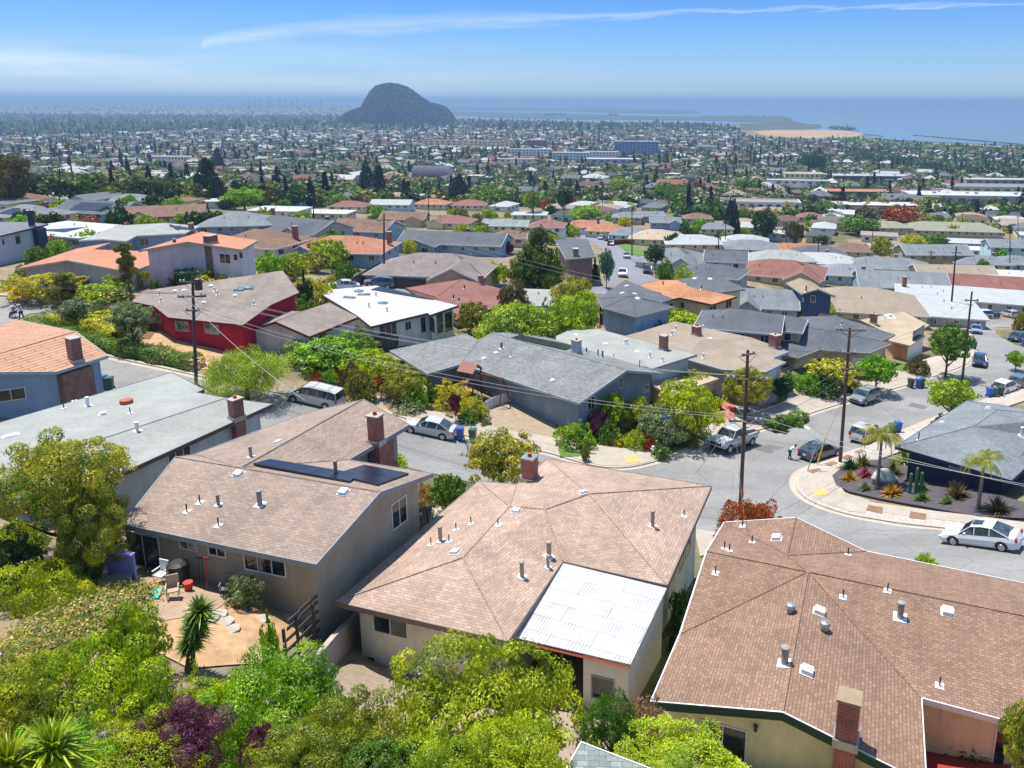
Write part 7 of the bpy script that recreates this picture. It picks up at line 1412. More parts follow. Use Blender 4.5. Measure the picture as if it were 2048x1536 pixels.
# ------------------------------------------------------------------ middle-distance houses: centre pixel of the roof, plan size, roof type
def solve_c(px, py, up):
    d = ray(px, py); t = 20.0
    while t < 5000:
        p = EYE+d*t
        if p.z < gz(p.x, p.y)+up: return p
        t += .5
    return EYE+d*t
def mid(px, py, ang, w, d, typ, roof, wall, label, chim=0, st=1, solar=0, rise=None, fascia=WHITE, wing=0):
    hw = 2.9 if st == 1 else 5.4; c = solve_c(px, py, hw+.6); a = R(ang); ux, uy = Vector((math.cos(a), math.sin(a))), Vector((-math.sin(a), math.cos(a))); ze = gz(c.x, c.y)+hw+.15; rise = (d*.5*.36 if rise is None else rise)
    at = lambda u, v, z=0: Vector((*(c.to_2d()+ux*u*w/2+uy*v*d/2), ze+z)); k = 1-d/w if w > d else .05
    if typ == 'gable': W_ = dict(a=at(-1,-1), b=at(1,-1), c=at(1,0,rise), d=at(1,1), e=at(-1,1), f=at(-1,0,rise)); fc = ['abcf', 'fcde']; pr = 'abcdef'
    elif typ == 'hip': W_ = dict(a=at(-1,-1), b=at(1,-1), c=at(1,1), d=at(-1,1), e=at(-k,0,rise), f=at(k,0,rise)); fc = ['abfe', 'bcf', 'cdef', 'dae']; pr = 'abcd'
    elif typ == 'flat': W_ = dict(a=at(-1,-1,.05), b=at(1,-1), c=at(1,1,.1), d=at(-1,1,.15)); fc = ['abcd']; pr = 'abcd'
    if wing and typ != 'flat':    # a front wing with its own ridge
        s = wing; x0, x1 = (s*.15, s*.95) if s > 0 else (s*.95, s*.15); xm = (x0+x1)/2; r2 = rise*.8; v1 = -1-.7*(w*.4)/d
        W_.update(g=at(x0,-1), h=at(x1,-1), i=at(x0,v1), j=at(x1,v1), k=at(xm,v1,r2), l=at(xm,-.2,r2)); i0 = fc[0]; fc[0] = i0.replace('ab', 'aglhb'); fc += ['gikl', 'hlkj'[:0] or 'ljhk'[:0] or 'lkjh']; pr = pr.replace('ab', 'agikjhb')
    h = House('house', label, W_, fc, pr, roof, wall, fascia=fascia, ov=.45, caps=False); h.eave_windows([i for i, q in enumerate(h.walls) if (q[1]-q[0]).cross(Vector((0,0,1))).dot(EYE-q[0]) > 0])
    if chim: q = at(chim, .3 if typ != 'flat' else .6, rise*.6); b = MB(); b.box(q+Vector((0,0,.3)), (.9,.7,2.2), a); o = b.build('chimney', BRICK, h.roof, h.inv); b = MB(); b.box(q+Vector((0,0,1.43)), (1.0,.8,.09), a); b.build('chimney_cap', CONC, o, h.inv)
    for k_ in range(2):
        q = at(rng.uniform(-.6,.6), -.45 if typ != 'flat' else rng.uniform(-.5,.5), rise*.55 if typ != 'flat' else .1); b = MB(); b.tube([q-Vector((0,0,.2)), q+Vector((0,0,.45))], .11, 6); b.build('vent_pipe', METAL, h.roof, h.inv)
    if solar: p = [proj(at(*q)) for q in ((-.5,-.2,rise*.8),(.5,-.2,rise*.8),(.5,-.8,rise*.2),(-.5,-.8,rise*.2))]; h.solar(p, 4, 2)
    return h
MH = [
(60,424,-15,17,12,'hip',R_SLATE,W_TAN,'dark grey hip roofed house with solar panels at the far left',.4,1,1),(205,416,-12,22,13,'gable',R_DARK,W_BLUEG,'dark grey gabled house with solar panels beside the leaning dark pole',0,1,1),(145,454,-15,22,13,'flat',R_WHITE,W_BLUEG,'white flat roofed house with solar panels at the left',0,1,1),
(335,424,14,20,12,'gable',R_BRN2,W_WHITE,'orange brown gabled house beside the layered pine',.9,1,0,None,G_BROWN,-1),(478,440,8,18,13,'hip',R_SLATE,W_BLUEG,'grey hip roofed house with brick chimney right of the brown gable',.9),(560,415,0,20,12,'flat',R_WHITE,W_WHITE,'bright white flat roof among the upper left houses'),(655,421,-5,20,10,'flat',R_WHITE,W_CREAM,'second bright white flat roof, right of centre left'),
(605,452,-20,22,13,'gable',R_DARK,W_GREY,'dark grey gabled house behind the brown hip roof',.6,1,0,None,WHITE,1),(522,478,-8,16,12,'hip',R_BRN2,W_WHITE,'brown hip roofed house right of the orange roofed house',.8),(735,452,-8,17,12,'gable',R_BRN2,W_BLUEG,'large brown gabled house with front wing, centre left',0,1,0,None,WHITE,-1),
(690,490,-4,19,12,'hip',R_LTILE,W_BLUEG,'terracotta tiled house with blue grey walls beside the utility pole',.9,1,0,None,WHITE,-1),(912,477,-3,27,11,'gable',R_DARK,W_BLUEG,'long dark roofed blue grey house with front garage gable, centre',.2,1,0,None,WHITE,-1),(870,530,-10,21,13,'hip',m_shingle('grey brown shingles',S(160,148,140)),W_TAN,'grey brown hip roofed house with plank fence, centre',0,1,0,None,WHITE,1),
(905,439,0,17,11,'hip',R_MAROON,W_CREAM,'maroon hip roofed house in the centre',0,1,0,None,WHITE,-1),(810,432,0,18,11,'gable',R_BRN2,W_TAN,'brown gabled house beside the purple tree',0,1,0,None,WHITE,1),(1013,446,-3,18,9,'gable',R_LGREY,W_CREAM,'grey roofed house behind the long dark one'),(1020,468,-5,10,9,'hip',R_BRN2,W_TAN,'small brown hip roof left of the cedar'),
(1095,447,-4,12,10,'hip',R_MAROON,W_WHITE,'white two storey house with maroon hip roof, centre',0,2),(1165,448,-8,15,11,'hip',R_LTILE,W_WHITE,'orange tile roofed house with white chimney, centre',.8),(1213,456,-8,15,10,'hip',R_LTILE,W_CREAM,'orange roofed house at the far street bend'),(1262,463,-5,15,11,'hip',R_SLATE,W_LBLUE,'grey hip roofed pale house by the red fence'),
(1312,470,-6,19,13,'hip',R_CREAM,W_CREAM,'cream hip roofed house behind the far street lawn'),(1385,480,-8,20,12,'hip',R_PALE,W_TAN,'pale hip roofed house with red chimneys in the right middle',.3),(1350,513,-20,16,13,'hip',R_SLATE,W_LBLUE,'grey hip roofed house at the far street corner',0,1,0,None,WHITE,1),(1425,540,-18,14,9,'hip',R_DARK,W_GREY,'dark low hip roof in front of the white modern house'),
(1452,512,-15,10,9,'gable',R_DARK,W_WHITE,'white two storey modern house with dark gable, right middle',0,2),(1500,490,-10,20,12,'hip',R_SLATE,W_TAN,'slate hip roof behind the white modern house'),(1490,478,-10,18,11,'hip',R_PALE,W_CREAM,'pale grey hip roof beside the dark conifer'),(1562,538,-18,23,15,'hip',R_RED,W_TAN,'large red brown hip roofed house right of the street',0,1,0,None,WHITE,1),
(1530,596,-15,12,11,'gable',R_SLATE,W_BLUEG,'grey gabled blue house joined to the blue two storey house',0,1,0,None,WHITE,-1),(1595,494,-5,16,9,'gable',R_LTILE,W_TAN,'orange roofed house in front of the tree belt'),(1635,500,-8,18,11,'hip',R_DARK,W_GREY,'dark hip roof right of the orange roof'),(1560,512,-8,20,12,'hip',R_GGREY,W_WHITE,'grey green hip roofed house behind the red brown roof'),
(1640,517,-8,22,12,'hip',R_PALE,W_WHITE,'pale hip roofed house with brick chimney, right middle',.2),(1775,527,-10,25,12,'hip',R_SLATE,W_LBLUE,'grey hip roofed white house with small chimney, right middle',.2),(1690,540,-14,16,11,'hip',R_METAL,W_LBLUE,'pale blue roofed house below the pale hip roof'),(1800,560,-18,22,14,'gable',R_SLATE,W_BLUEG,'blue grey shingled gable roof in the right middle',-.8),
(1720,600,-18,24,16,'hip',R_TAN,W_CREAM,'wide tan hip roofed house right of the blue two storey house'),(1835,605,-14,24,17,'flat',R_PALE,W_GREY,'broad pale grey low roof beside the dark pole'),(1925,583,-12,30,14,'flat',R_PALE,W_GREY,'long pale roofed house with dark garage door by the white SUV'),(1870,576,-5,14,9,'flat',R_GGREY,W_TAN,'grey flat roof with tan chimney above the broad pale roof',-.9),
(1998,570,-10,26,14,'gable',R_RED,W_TAN,'red brown gabled house with white roof strip at the right edge',.9),(1905,540,-4,22,10,'gable',R_TAN,W_TAN,'tan roofed house behind the long pale roof'),(1865,500,-8,22,12,'gable',R_SLATE,W_OLIV,'grey roofed olive walled split level house on the right',0,2),(1960,520,-8,18,10,'hip',R_SLATE,W_CREAM,'grey hip roof right of the split level house',.5),
(2010,487,-5,14,11,'gable',R_SLATE,W_LBLUE,'light blue two storey house at the right edge',0,2),(2030,520,-5,14,10,'hip',R_SLATE,W_TEAL,'teal walled house at the right edge below the light blue one'),(1930,480,-6,24,11,'flat',R_PALE,W_GREY,'pale flat roofed house left of the light blue one'),(1975,495,-4,16,8,'flat',R_WHITE,W_WHITE,'white flat roof beside the light blue house'),
(1900,455,-3,45,16,'hip',R_OLIVE,W_TAN,'long olive hip roofed building in the right distance'),(1760,450,-3,28,12,'hip',R_OLIVE,W_TAN,'shorter olive hip roof left of the long olive building'),(1780,490,-8,16,11,'hip',R_TAN,W_CREAM,'tan hip roof left of the golden round tree'),(1700,495,-8,16,11,'hip',R_BRN2,W_TAN,'brown hip roof below the wide tree mass'),(2030,545,-8,16,9,'flat',R_WHITE,W_WHITE,'white roof at the right edge above the red brown gable'),
(1480,638,-18,12,9,'hip',R_DARK,W_PEACH,'dark roofed tan walled house left of the large dark hip roof'),(1548,641,-14,9,7,'hip',R_DARK,W_TAN,'dark roof piece behind the large hip roofed house'),(1240,592,-20,3,3,'flat',R_PALE,W_GREY,'small pale flat roof behind the dark slate house'),(1085,590,-10,11,9,'flat',R_GGREY,W_TEAL,'grey green flat roof behind the lime trees'),
(420,398,5,18,9,'flat',R_PALE,W_WHITE,'pale flat roof behind the brown gable'),(120,392,-5,14,9,'hip',R_PALE,W_CREAM,'pale roofed house right of the left edge eucalyptus'),(265,396,-5,16,10,'hip',R_SLATE,W_GREY,'slate roof above the dark grey gable on the left'),(700,408,-5,17,10,'hip',R_RED,W_CREAM,'red brown roofed house left of the grey pair'),(785,405,-3,20,10,'gable',R_PALE,W_LBLUE,'pale grey roofed house above the brown gable'),
(865,404,-3,18,11,'hip',R_LTILE,W_CREAM,'orange hip roofed house below the dark conifers'),(940,406,-3,18,11,'hip',R_MAROON,W_CREAM,'maroon hip roof right of the orange one below the conifers'),(1120,412,-4,14,10,'hip',R_TAN,W_WHITE,'tan roof above the white two storey house'),(1060,425,-4,16,10,'flat',R_PALE,W_CREAM,'pale roof left of the white two storey house'),
(1330,440,-4,14,9,'gable',R_SLATE,W_BLUEG,'grey blue gabled house above the cream hip roof',0,1,0,None,WHITE,1),(1395,432,-4,14,10,'hip',R_BRN2,W_TAN,'brown hip roof above the pale hip roof'),(1255,430,-4,14,10,'hip',R_SLATE,W_TAN,'grey hip roof behind the bright green tree'),(1300,428,-4,13,9,'gable',R_SLATE,W_GREY,'grey gable behind the dark street tree'),(1430,452,-4,15,10,'hip',R_SLATE,W_CREAM,'grey roof left of the very dark conifer'),(1555,462,-4,15,9,'flat',R_PALE,W_WHITE,'pale roof between the dark broad tree and the orange roof'),(1620,430,-4,14,10,'hip',R_MAROON,W_TAN,'maroon hip roof in the right distance')]
occ = []
for m in MH:
    m = list(m)+[0]*(9-len(m)) if len(m) < 9 else list(m); px, py, an, w_, d_, ty, rf, wl, lb = m[:9]; rest = m[9:]; an += rng.uniform(-8, 8); h = mid(px, py, an, w_*.94, d_*1.05, ty, rf, wl, lb, *[(WHITE if i == 4 and x in (0, None) else x) for i, x in enumerate(rest)]); occ.append((px, py, w_*F/zcam(h.base)*.6))
# ------------------------------------------------------------------ larger buildings far off
def block(name, label, px, py, ang, w, d, h, roof, wall, floors=2, cols=8, par=.6, cat='building', band=None, top=None):
    c = G(px, py); o = empty(name, c, R(ang), label=label, cat=cat); b = MB(); b.box(Vector((0,0,h/2-1.5)), (w,d,h+3)); b.build('wall', wall, o); b = MB(); b.box(Vector((0,0,h+.05)), (w*.985,d*.985,.15)) ; b.build('roof', roof, o)
    b = MB(); [b.box(Vector((x,y,h+par/2)), s) for x,y,s in ((0,-d/2,(w+.3,.35,par)),(0,d/2,(w+.3,.35,par)),(-w/2,0,(.35,d-.4,par)),(w/2,0,(.35,d-.4,par)))]; b.build('parapet', band or WHITE, o)
    fh = h/floors
    for f in range(floors):
        for k in range(cols): b = MB(); b.box(Vector((-w/2+w*(k+.5)/cols,-d/2-.02,fh*(f+.55))), (w/cols*.5,.1,fh*.45)); b.build('window', GLASS, o)
    if top: [ (lambda b_: (b_.box(Vector((x,0,h+.7)), (2.2,2,1.3)), b_.build('rooftop_unit', METAL, o)))(MB()) for x in (-w*.3, 0, w*.28)]
    return o
block('apartment_block', 'cream two storey apartment building beside the very dark conifer', 1518, 428, -8, 42, 16, 7, R_TAN, m_stucco('cream apartment wall', S(222,210,200)), 2, 9)
block('apartment_block', 'white terraced apartments in the centre distance, left row', 1060, 312, -4, 70, 18, 11, R_PALE, W_WHITE, 3, 12); block('apartment_block', 'white terraced apartments in the centre distance, middle row', 1140, 320, -4, 60, 18, 11, R_PALE, W_LBLUE, 3, 12); block('apartment_block', 'white terraced apartments in the centre distance, right row', 1205, 318, -4, 50, 18, 11, R_PALE, W_WHITE, 3, 10)
block('glass_block', 'blue grey glazed apartment block right of the white terraces', 1273, 309, -4, 74, 24, 22, R_PALE, m_stucco('glazed facade', S(105,125,160)), 5, 12, top=1); block('red_roof_row', 'long row of red roofed buildings, left part', 905, 290, -3, 140, 20, 9, R_MAROON, W_CREAM, 2, 12, .3, band=R_MAROON); block('red_roof_row', 'long row of red roofed buildings, right part', 985, 292, -3, 90, 20, 9, R_MAROON, W_CREAM, 2, 10, .3, band=R_MAROON)
block('brick_church', 'red brick building with pale roof beyond the terraces', 1075, 292, -4, 40, 20, 12, R_CREAM, BRICK, 2, 4); block('shop_row', 'long white flat roofed shops before the white terraces, left', 1035, 325, -5, 60, 18, 5, R_WHITE, W_WHITE, 1, 8, band=m_plain('red band',S(200,60,60))); block('shop_row', 'long white flat roofed shops right of the terraces', 1225, 326, -4, 80, 25, 6, R_WHITE, W_BLUEG, 1, 8)
block('shop_row', 'dark fronted shopping centre with pale roof in the right distance', 1740, 362, -3, 90, 24, 6, R_PALE, m_plain('maroon shopfront',S(110,50,70)), 1, 12, top=1); block('school_block', 'pale two storey school block in the left distance', 345, 327, -8, 62, 16, 9, R_CREAM, W_WHITE, 2, 14); block('school_block', 'long low school wing left of the pale block', 255, 326, -6, 50, 14, 5, R_PALE, W_TAN, 1, 8)
block('warehouse', 'large white roofed store at the right edge distance', 1950, 408, -6, 95, 30, 7, R_WHITE, W_GREY, 1, 10, top=1); block('warehouse', 'grey roofed store behind the large white one', 1990, 388, -5, 80, 28, 7, R_SLATE, W_TAN, 1, 10); block('warehouse', 'pink walled building with pale blue roof edge at the right distance', 1990, 378, -4, 60, 20, 9, R_PALE, W_PEACH, 2, 8, band=m_plain('pale blue band',S(150,200,220)))
block('red_band_store', 'white roofed store with red edge band in the right distance', 1745, 425, -4, 50, 22, 5, R_WHITE, W_TAN, 1, 6, band=m_plain('red band 2',S(190,30,60))); block('brown_hall', 'orange roofed brown hall behind the red banded store', 1705, 400, -4, 52, 20, 7, R_LTILE, m_plain('brown siding',S(110,75,70)), 2, 8, .3, band=R_LTILE); block('yellow_shop', 'small bright yellow building in the distance', 1378, 330, 0, 20, 12, 8, R_PALE, m_plain('yellow wall',S(250,190,40)), 1, 3)
block('cream_office', 'cream office with pale roof in the right distance', 1605, 362, -4, 40, 22, 8, R_CREAM, W_YEL, 2, 8); block('white_office', 'white office facade below the cream office', 1595, 376, -10, 55, 12, 7, R_PALE, W_WHITE, 2, 8)
for i, (px, w_, h_) in enumerate(((864,20,40),(878,26,38),(893,24,36),(903,14,30))): block('tower_block', ('first slim apartment tower at the foot of the wooded hill','second wide apartment tower beside the wooded hill','third apartment tower beside the wooded hill','outermost apartment tower beside the wooded hill')[i], px, 243, 0, w_, 18, h_, R_SLATE, m_stucco('tower wall',(.16,.18,.2)), 8, 5)
# barrel roofed hall
c = G(866,362); o = empty('barrel_roof_hall', c, R(-3), label='hall with dark barrel roof among the trees, centre distance', cat='building'); b = MB(); n = 14; w_, d_ = 34, 30
arc = [(math.cos(math.pi-math.pi*i/n)*11, 3+math.sin(math.pi-math.pi*i/n)*11) for i in range(n+1)]
for (y0,z0),(y1,z1) in zip(arc,arc[1:]): b.auto([(-w_/2,y0,z0),(w_/2,y0,z0),(w_/2,y1,z1),(-w_/2,y1,z1)])
b.build('roof', m_shingle('barrel roof', S(110,105,120), 1.2,.6), o, smooth=True); b = MB(); [b.poly([(x,y,z) for y,z in arc][::s]) for x,s in ((-w_/2,1),(w_/2,-1))]; b.build('end_wall', W_TAN, o)
b = MB(); b.box(Vector((0,-12.5,1.5)), (w_+10,5,4)); b.build('front_wing', W_WHITE, o); b = MB(); b.box(Vector((0,-12.6,3.65)), (w_+12,6.5,.4)); b.build('wing_roof', R_LTILE, o)
# ------------------------------------------------------------------ the far town
def meshof(polys, mats, name):
    me = bpy.data.meshes.new(name); V, Fc, mi, UV = [], [], [], []
    for pts, m in polys: k = len(V); V += pts; Fc.append(tuple(range(k, k+len(pts)))); mi.append(m)
    me.from_pydata(V, [], Fc); [me.materials.append(m) for m in mats]; me.polygons.foreach_set('material_index', mi); me.update(); return me
def hpolys(w, d, h, rise, typ, ov=.5, win=True):
    x, y = w/2, d/2; X_, Y_ = x+ov, y+ov; o = []
    for a, b in (((-x,-y),(x,-y)),((x,-y),(x,y)),((x,y),(-x,y)),((-x,y),(-x,-y))): o.append(([(*a,-2),(*b,-2),(*b,h),(*a,h)], 1))
    if typ == 'hip': k = max(.3, X_-Y_); r = [[(-X_,-Y_,h),(X_,-Y_,h),(k,0,h+rise),(-k,0,h+rise)],[(X_,-Y_,h),(X_,Y_,h),(k,0,h+rise)],[(X_,Y_,h),(-X_,Y_,h),(-k,0,h+rise),(k,0,h+rise)],[(-X_,Y_,h),(-X_,-Y_,h),(-k,0,h+rise)]]
    elif typ == 'gable': r = [[(-X_,-Y_,h),(X_,-Y_,h),(X_,0,h+rise),(-X_,0,h+rise)],[(X_,Y_,h),(-X_,Y_,h),(-X_,0,h+rise),(X_,0,h+rise)]]; o += [([(x,-y,h),(x,y,h),(x,0,h+rise*.93)], 1), ([(-x,y,h),(-x,-y,h),(-x,0,h+rise*.93)], 1)]
    else: r = [[(-X_,-Y_,h+.2),(X_,-Y_,h+.2),(X_,Y_,h+.3),(-X_,Y_,h+.3)]]; o += [([(-X_,-Y_,h-.1),(X_,-Y_,h-.1),(X_,-Y_,h+.2),(-X_,-Y_,h+.2)], 1)]
    o += [(q, 0) for q in r]
    if win:
        for k in range(3): u = -x+w*(k+.5)/3; o.append(([(u-.8,-y-.03,h-1.9),(u+.8,-y-.03,h-1.9),(u+.8,-y-.03,h-.8),(u-.8,-y-.03,h-.8)], 2))
        for s in (-1, 1): o.append(([(s*(x+.03),-s*1.0,h-1.9),(s*(x+.03),s*1.0,h-1.9),(s*(x+.03),s*1.0,h-.8),(s*(x+.03),-s*1.0,h-.8)], 2))
    return o
FR = [('slate roofed', R_SLATE, 6), ('pale roofed', R_PALE, 4), ('brown roofed', R_BRN2, 4), ('terracotta roofed', R_LTILE, 2.2), ('maroon roofed', R_MAROON, 2), ('tan roofed', R_TAN, 3.5), ('dark roofed', R_DARK, 3), ('white roofed', R_WHITE, 2.4)]
FW = [W_WHITE, W_CREAM, W_TAN, W_LBLUE, W_GREY, W_WHITE, W_YEL]; fp = np.array([f[2] for f in FR]); fp = fp/fp.sum(); TY = ['hip', 'gable', 'hip', 'flat']
PROTO = [[meshof(hpolys(14+2*i, 9.5+i*.5, 3.1 if i < 3 else 3.4, 1.7, t), [R_SLATE, W_WHITE, GLASS], 'far_house') for i in range(2)] for t in TY]
wpoly = [(905,241),(1000,241.5),(1180,247),(1330,247),(1400,248),(1480,261),(1505,278),(1620,279),(1700,279),(1760,285),(1850,289),(1990,296),(2100,302)]
def shore(px): 
    if px < 905: return 0
    for (a, b), (c, d) in zip(wpoly, wpoly[1:]):
        if a <= px <= c: return b+(d-b)*(px-a)/(c-a)
    return 302
far_pts = []; rr = np.random.default_rng(11); a = R(-19); U = Vector((math.cos(a), math.sin(a))); V_ = Vector((-math.sin(a), math.cos(a)))
blockpx = [(1518,428,66,0),(1060,312,45,0),(1140,320,38,0),(1205,318,32,0),(1273,309,42,0),(905,290,60,0),(985,292,40,0),(866,362,50,0),(1740,362,70,0),(345,327,40,0),(255,326,32,0),(1950,408,95,0),(1990,388,85,0),(1990,378,65,0),(1745,425,55,0),(1705,400,50,0),(1605,362,38,0),(1595,376,45,0),(1035,325,36,0),(1225,326,46,0),(1075,292,25,0)]
def blocked(px, py): return any(abs(px-x) < w_ and -7 < py-y < 4 for x, y, w_, h_ in blockpx)
for i in range(-110, 110):
    for j in range(-20, 160):
        q = U*(i*17.5+(6 if i % 5 == 0 else 0))+V_*(j*(31)+(0 if i % 2 else 3))
        if q.y < 200 or q.y > 2900: continue
        if (j % 2 == 0 and (i % 9) == 0): continue
        for s in (0, 1):
            p = q+V_*(s*14-4)+Vector((rr.uniform(-2,2), rr.uniform(-1.5,1.5)))
            if abs(p.x/p.y) > 1.2: continue
            z = gz(p.x, p.y); px, py = proj((p.x, p.y, z+3))
            if not (-30 < px < 2080): continue
            zc = zcam((p.x, p.y, z)); 
            if py < shore(px)+1.5 or blocked(px, py): continue
            lim = 455 if px < 1350 else 500
            if py > lim+8 or any(abs(px-a_) < r_+10*300/zc and abs(py-b_) < 8+9*300/zc for a_, b_, r_ in occ): continue
            if 690 < px < 905 and py < 250: continue
            if rr.random() < .18+.25*min(1, zc/2500): continue
            far_pts.append((zc, p.x, p.y, z, px, py))
far_pts.sort(); NH = 185
sec = lambda px: 'left' if px < 680 else 'centre' if px < 1360 else 'right'
for k, (zc, x, y, z, px, py) in enumerate(far_pts[:NH]):
    i = int(rr.choice(len(FR), p=fp)); t = int(rr.integers(0, 4)); me = PROTO[t][int(rr.integers(0, 2))]; nm, m, _ = FR[i]; ty = 'flat' if TY[t] == 'flat' else TY[t]
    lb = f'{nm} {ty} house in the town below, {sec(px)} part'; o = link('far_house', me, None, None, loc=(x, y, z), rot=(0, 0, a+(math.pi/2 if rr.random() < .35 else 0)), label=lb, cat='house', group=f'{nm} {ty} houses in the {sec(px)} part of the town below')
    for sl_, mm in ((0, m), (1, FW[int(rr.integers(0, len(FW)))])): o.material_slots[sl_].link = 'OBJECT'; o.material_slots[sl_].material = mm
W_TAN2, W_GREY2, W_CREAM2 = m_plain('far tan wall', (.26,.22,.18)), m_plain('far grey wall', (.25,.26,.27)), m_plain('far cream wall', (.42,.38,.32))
# the rest of the town in one object
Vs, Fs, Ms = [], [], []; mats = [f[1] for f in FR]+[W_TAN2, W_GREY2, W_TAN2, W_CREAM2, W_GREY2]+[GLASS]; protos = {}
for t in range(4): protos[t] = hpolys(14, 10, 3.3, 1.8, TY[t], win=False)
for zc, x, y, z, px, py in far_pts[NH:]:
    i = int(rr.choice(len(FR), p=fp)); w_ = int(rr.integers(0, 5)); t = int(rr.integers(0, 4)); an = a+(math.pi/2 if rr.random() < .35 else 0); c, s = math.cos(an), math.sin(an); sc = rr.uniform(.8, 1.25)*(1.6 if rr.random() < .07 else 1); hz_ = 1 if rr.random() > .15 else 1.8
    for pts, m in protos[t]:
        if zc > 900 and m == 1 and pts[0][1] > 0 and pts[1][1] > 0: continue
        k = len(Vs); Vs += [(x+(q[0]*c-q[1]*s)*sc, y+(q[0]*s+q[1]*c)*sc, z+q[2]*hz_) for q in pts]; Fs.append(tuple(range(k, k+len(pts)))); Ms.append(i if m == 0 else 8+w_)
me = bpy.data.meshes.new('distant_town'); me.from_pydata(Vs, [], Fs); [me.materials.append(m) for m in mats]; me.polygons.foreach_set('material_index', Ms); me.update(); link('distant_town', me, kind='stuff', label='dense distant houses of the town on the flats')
# streets of the far town: pale strips
b = MB()
for i in range(-12, 14):
    ln = []
    for t in np.geomspace(230, 3400, 60):
        q = U*(i*157.5-7)+V_*t
        if q.y > 200 and abs(q.x/q.y) < 1.2:
            px, py = proj((q.x, q.y, gz(q.x, q.y)))
            if py > shore(px)+3 and py < 410 and -50 < px < 2100 and not (640 < px < 910 and py < 250): ln.append(q)
    for p, q in zip(ln, ln[1:]):
        if (q-p).length < 130 and min((p-q).length, 1e9) > 1: n_ = U*4.2; b.poly([(v.x, v.y, gz(v.x, v.y)+.25) for v in (p-n_, p+n_, q+n_, q-n_)])
b.build('far_streets', ASPHF, kind='structure')
# ------------------------------------------------------------------ far trees
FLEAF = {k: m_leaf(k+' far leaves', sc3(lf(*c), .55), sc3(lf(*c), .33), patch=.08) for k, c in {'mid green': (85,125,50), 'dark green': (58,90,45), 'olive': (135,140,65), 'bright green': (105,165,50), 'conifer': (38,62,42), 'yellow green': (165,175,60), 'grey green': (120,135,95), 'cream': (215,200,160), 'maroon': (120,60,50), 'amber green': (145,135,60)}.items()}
def tree_small(kind, n, var): return crown_mesh(kind, n, var)
TK = [('round','mid green',5),('round','dark green',4),('loose','olive',2),('round','bright green',2.4),('cone','conifer',1.2),('round','yellow green',1.6),('loose','grey green',1.2),('column','conifer',.35),('round','cream',.35),('round','maroon',.3),('loose','amber green',.8),('cedar','conifer',.8)]
tp = np.array([t[2] for t in TK]); tp /= tp.sum(); tpts = []
for k in range(52000):
    u = rr.uniform(-.83, .62); lv = rr.uniform(math.log(240), math.log(5200)); y = math.exp(lv); x = u*y
    if rr.random() > min(1, (y/1150)**1.9+.05): continue
    z = gz(x, y); px, py = proj((x, y, z)); 
    if not (-20 < px < 2070) or py < shore(px)+.5 or py > (415 if px < 1350 else 440) or blocked(px, py-6): continue
    zc = zcam((x, y, z)); tpts.append((zc, x, y, z, px, py))
tpts.sort(); NT = 150; V2, M2 = [], []
for k, (zc, x, y, z, px, py) in enumerate(tpts):
    i = int(rr.choice(len(TK), p=tp)); kd, col, _ = TK[i]; 
    if zc < 1000 and kd in ('cone','column','cedar') and rr.random() < .7: kd, col = 'round', 'dark green'
    tall = kd in ('cone', 'column', 'cedar'); hh = rr.uniform(8, 16) if tall else rr.uniform(4, 9.5); ww = hh*(rr.uniform(.3, .45) if tall else rr.uniform(.85, 1.35))
    if not tall: ww *= 1.2
    if zc > 2400: hh *= 1.35; ww *= 1.9
    if k < NT:
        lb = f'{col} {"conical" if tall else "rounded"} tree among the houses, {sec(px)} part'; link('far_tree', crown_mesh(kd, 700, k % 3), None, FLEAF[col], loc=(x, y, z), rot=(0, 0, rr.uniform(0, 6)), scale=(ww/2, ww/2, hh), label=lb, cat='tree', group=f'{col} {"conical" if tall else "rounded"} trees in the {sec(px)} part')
    else: V2.append((zc, x, y, z, ww, hh, col, kd))
leafc = {}
for zc, x, y, z, ww, hh, col, kd in V2:
    n = 90 if zc < 900 else 45 if zc < 1800 else 26
    if kd in ('cone', 'column', 'cedar'): t = rr.random(n)**.8; q = (1-t)**.7*(.55+.5*rr.random(n)); an = rr.uniform(0, 6.283, n); P_ = np.stack([np.cos(an)*q, np.sin(an)*q, t], 1); N_ = np.stack([np.cos(an), np.sin(an), .4+0*an], 1)
    else: d = rr.normal(0, 1, (n, 3)); d /= np.linalg.norm(d, axis=1, keepdims=True); d[:, 2] = np.abs(d[:, 2])*1.0; cn = rr.uniform(-.35, .35, (n, 3)); P_ = d*.68+cn; P_[:, 2] = np.clip(P_[:, 2], .02, 1.1); N_ = d
    leafc.setdefault(col, []).append((P_*np.array([ww/2, ww/2, hh])+np.array([x, y, z]), N_, np.full(n, math.sqrt(ww*hh*7/n)))) 
for col, L_ in leafc.items():
    P_ = np.concatenate([q[0] for q in L_]); N_ = np.concatenate([q[1] for q in L_]); s = np.concatenate([q[2] for q in L_])[:, None]
    me = leaves('distant_trees', P_, N_+np.array([0, 0, .4]), 1.0*s, .75*s, .9, 4); link('distant_trees', me, None, FLEAF[col], kind='stuff', label='distant '+col+' tree cover of the town')
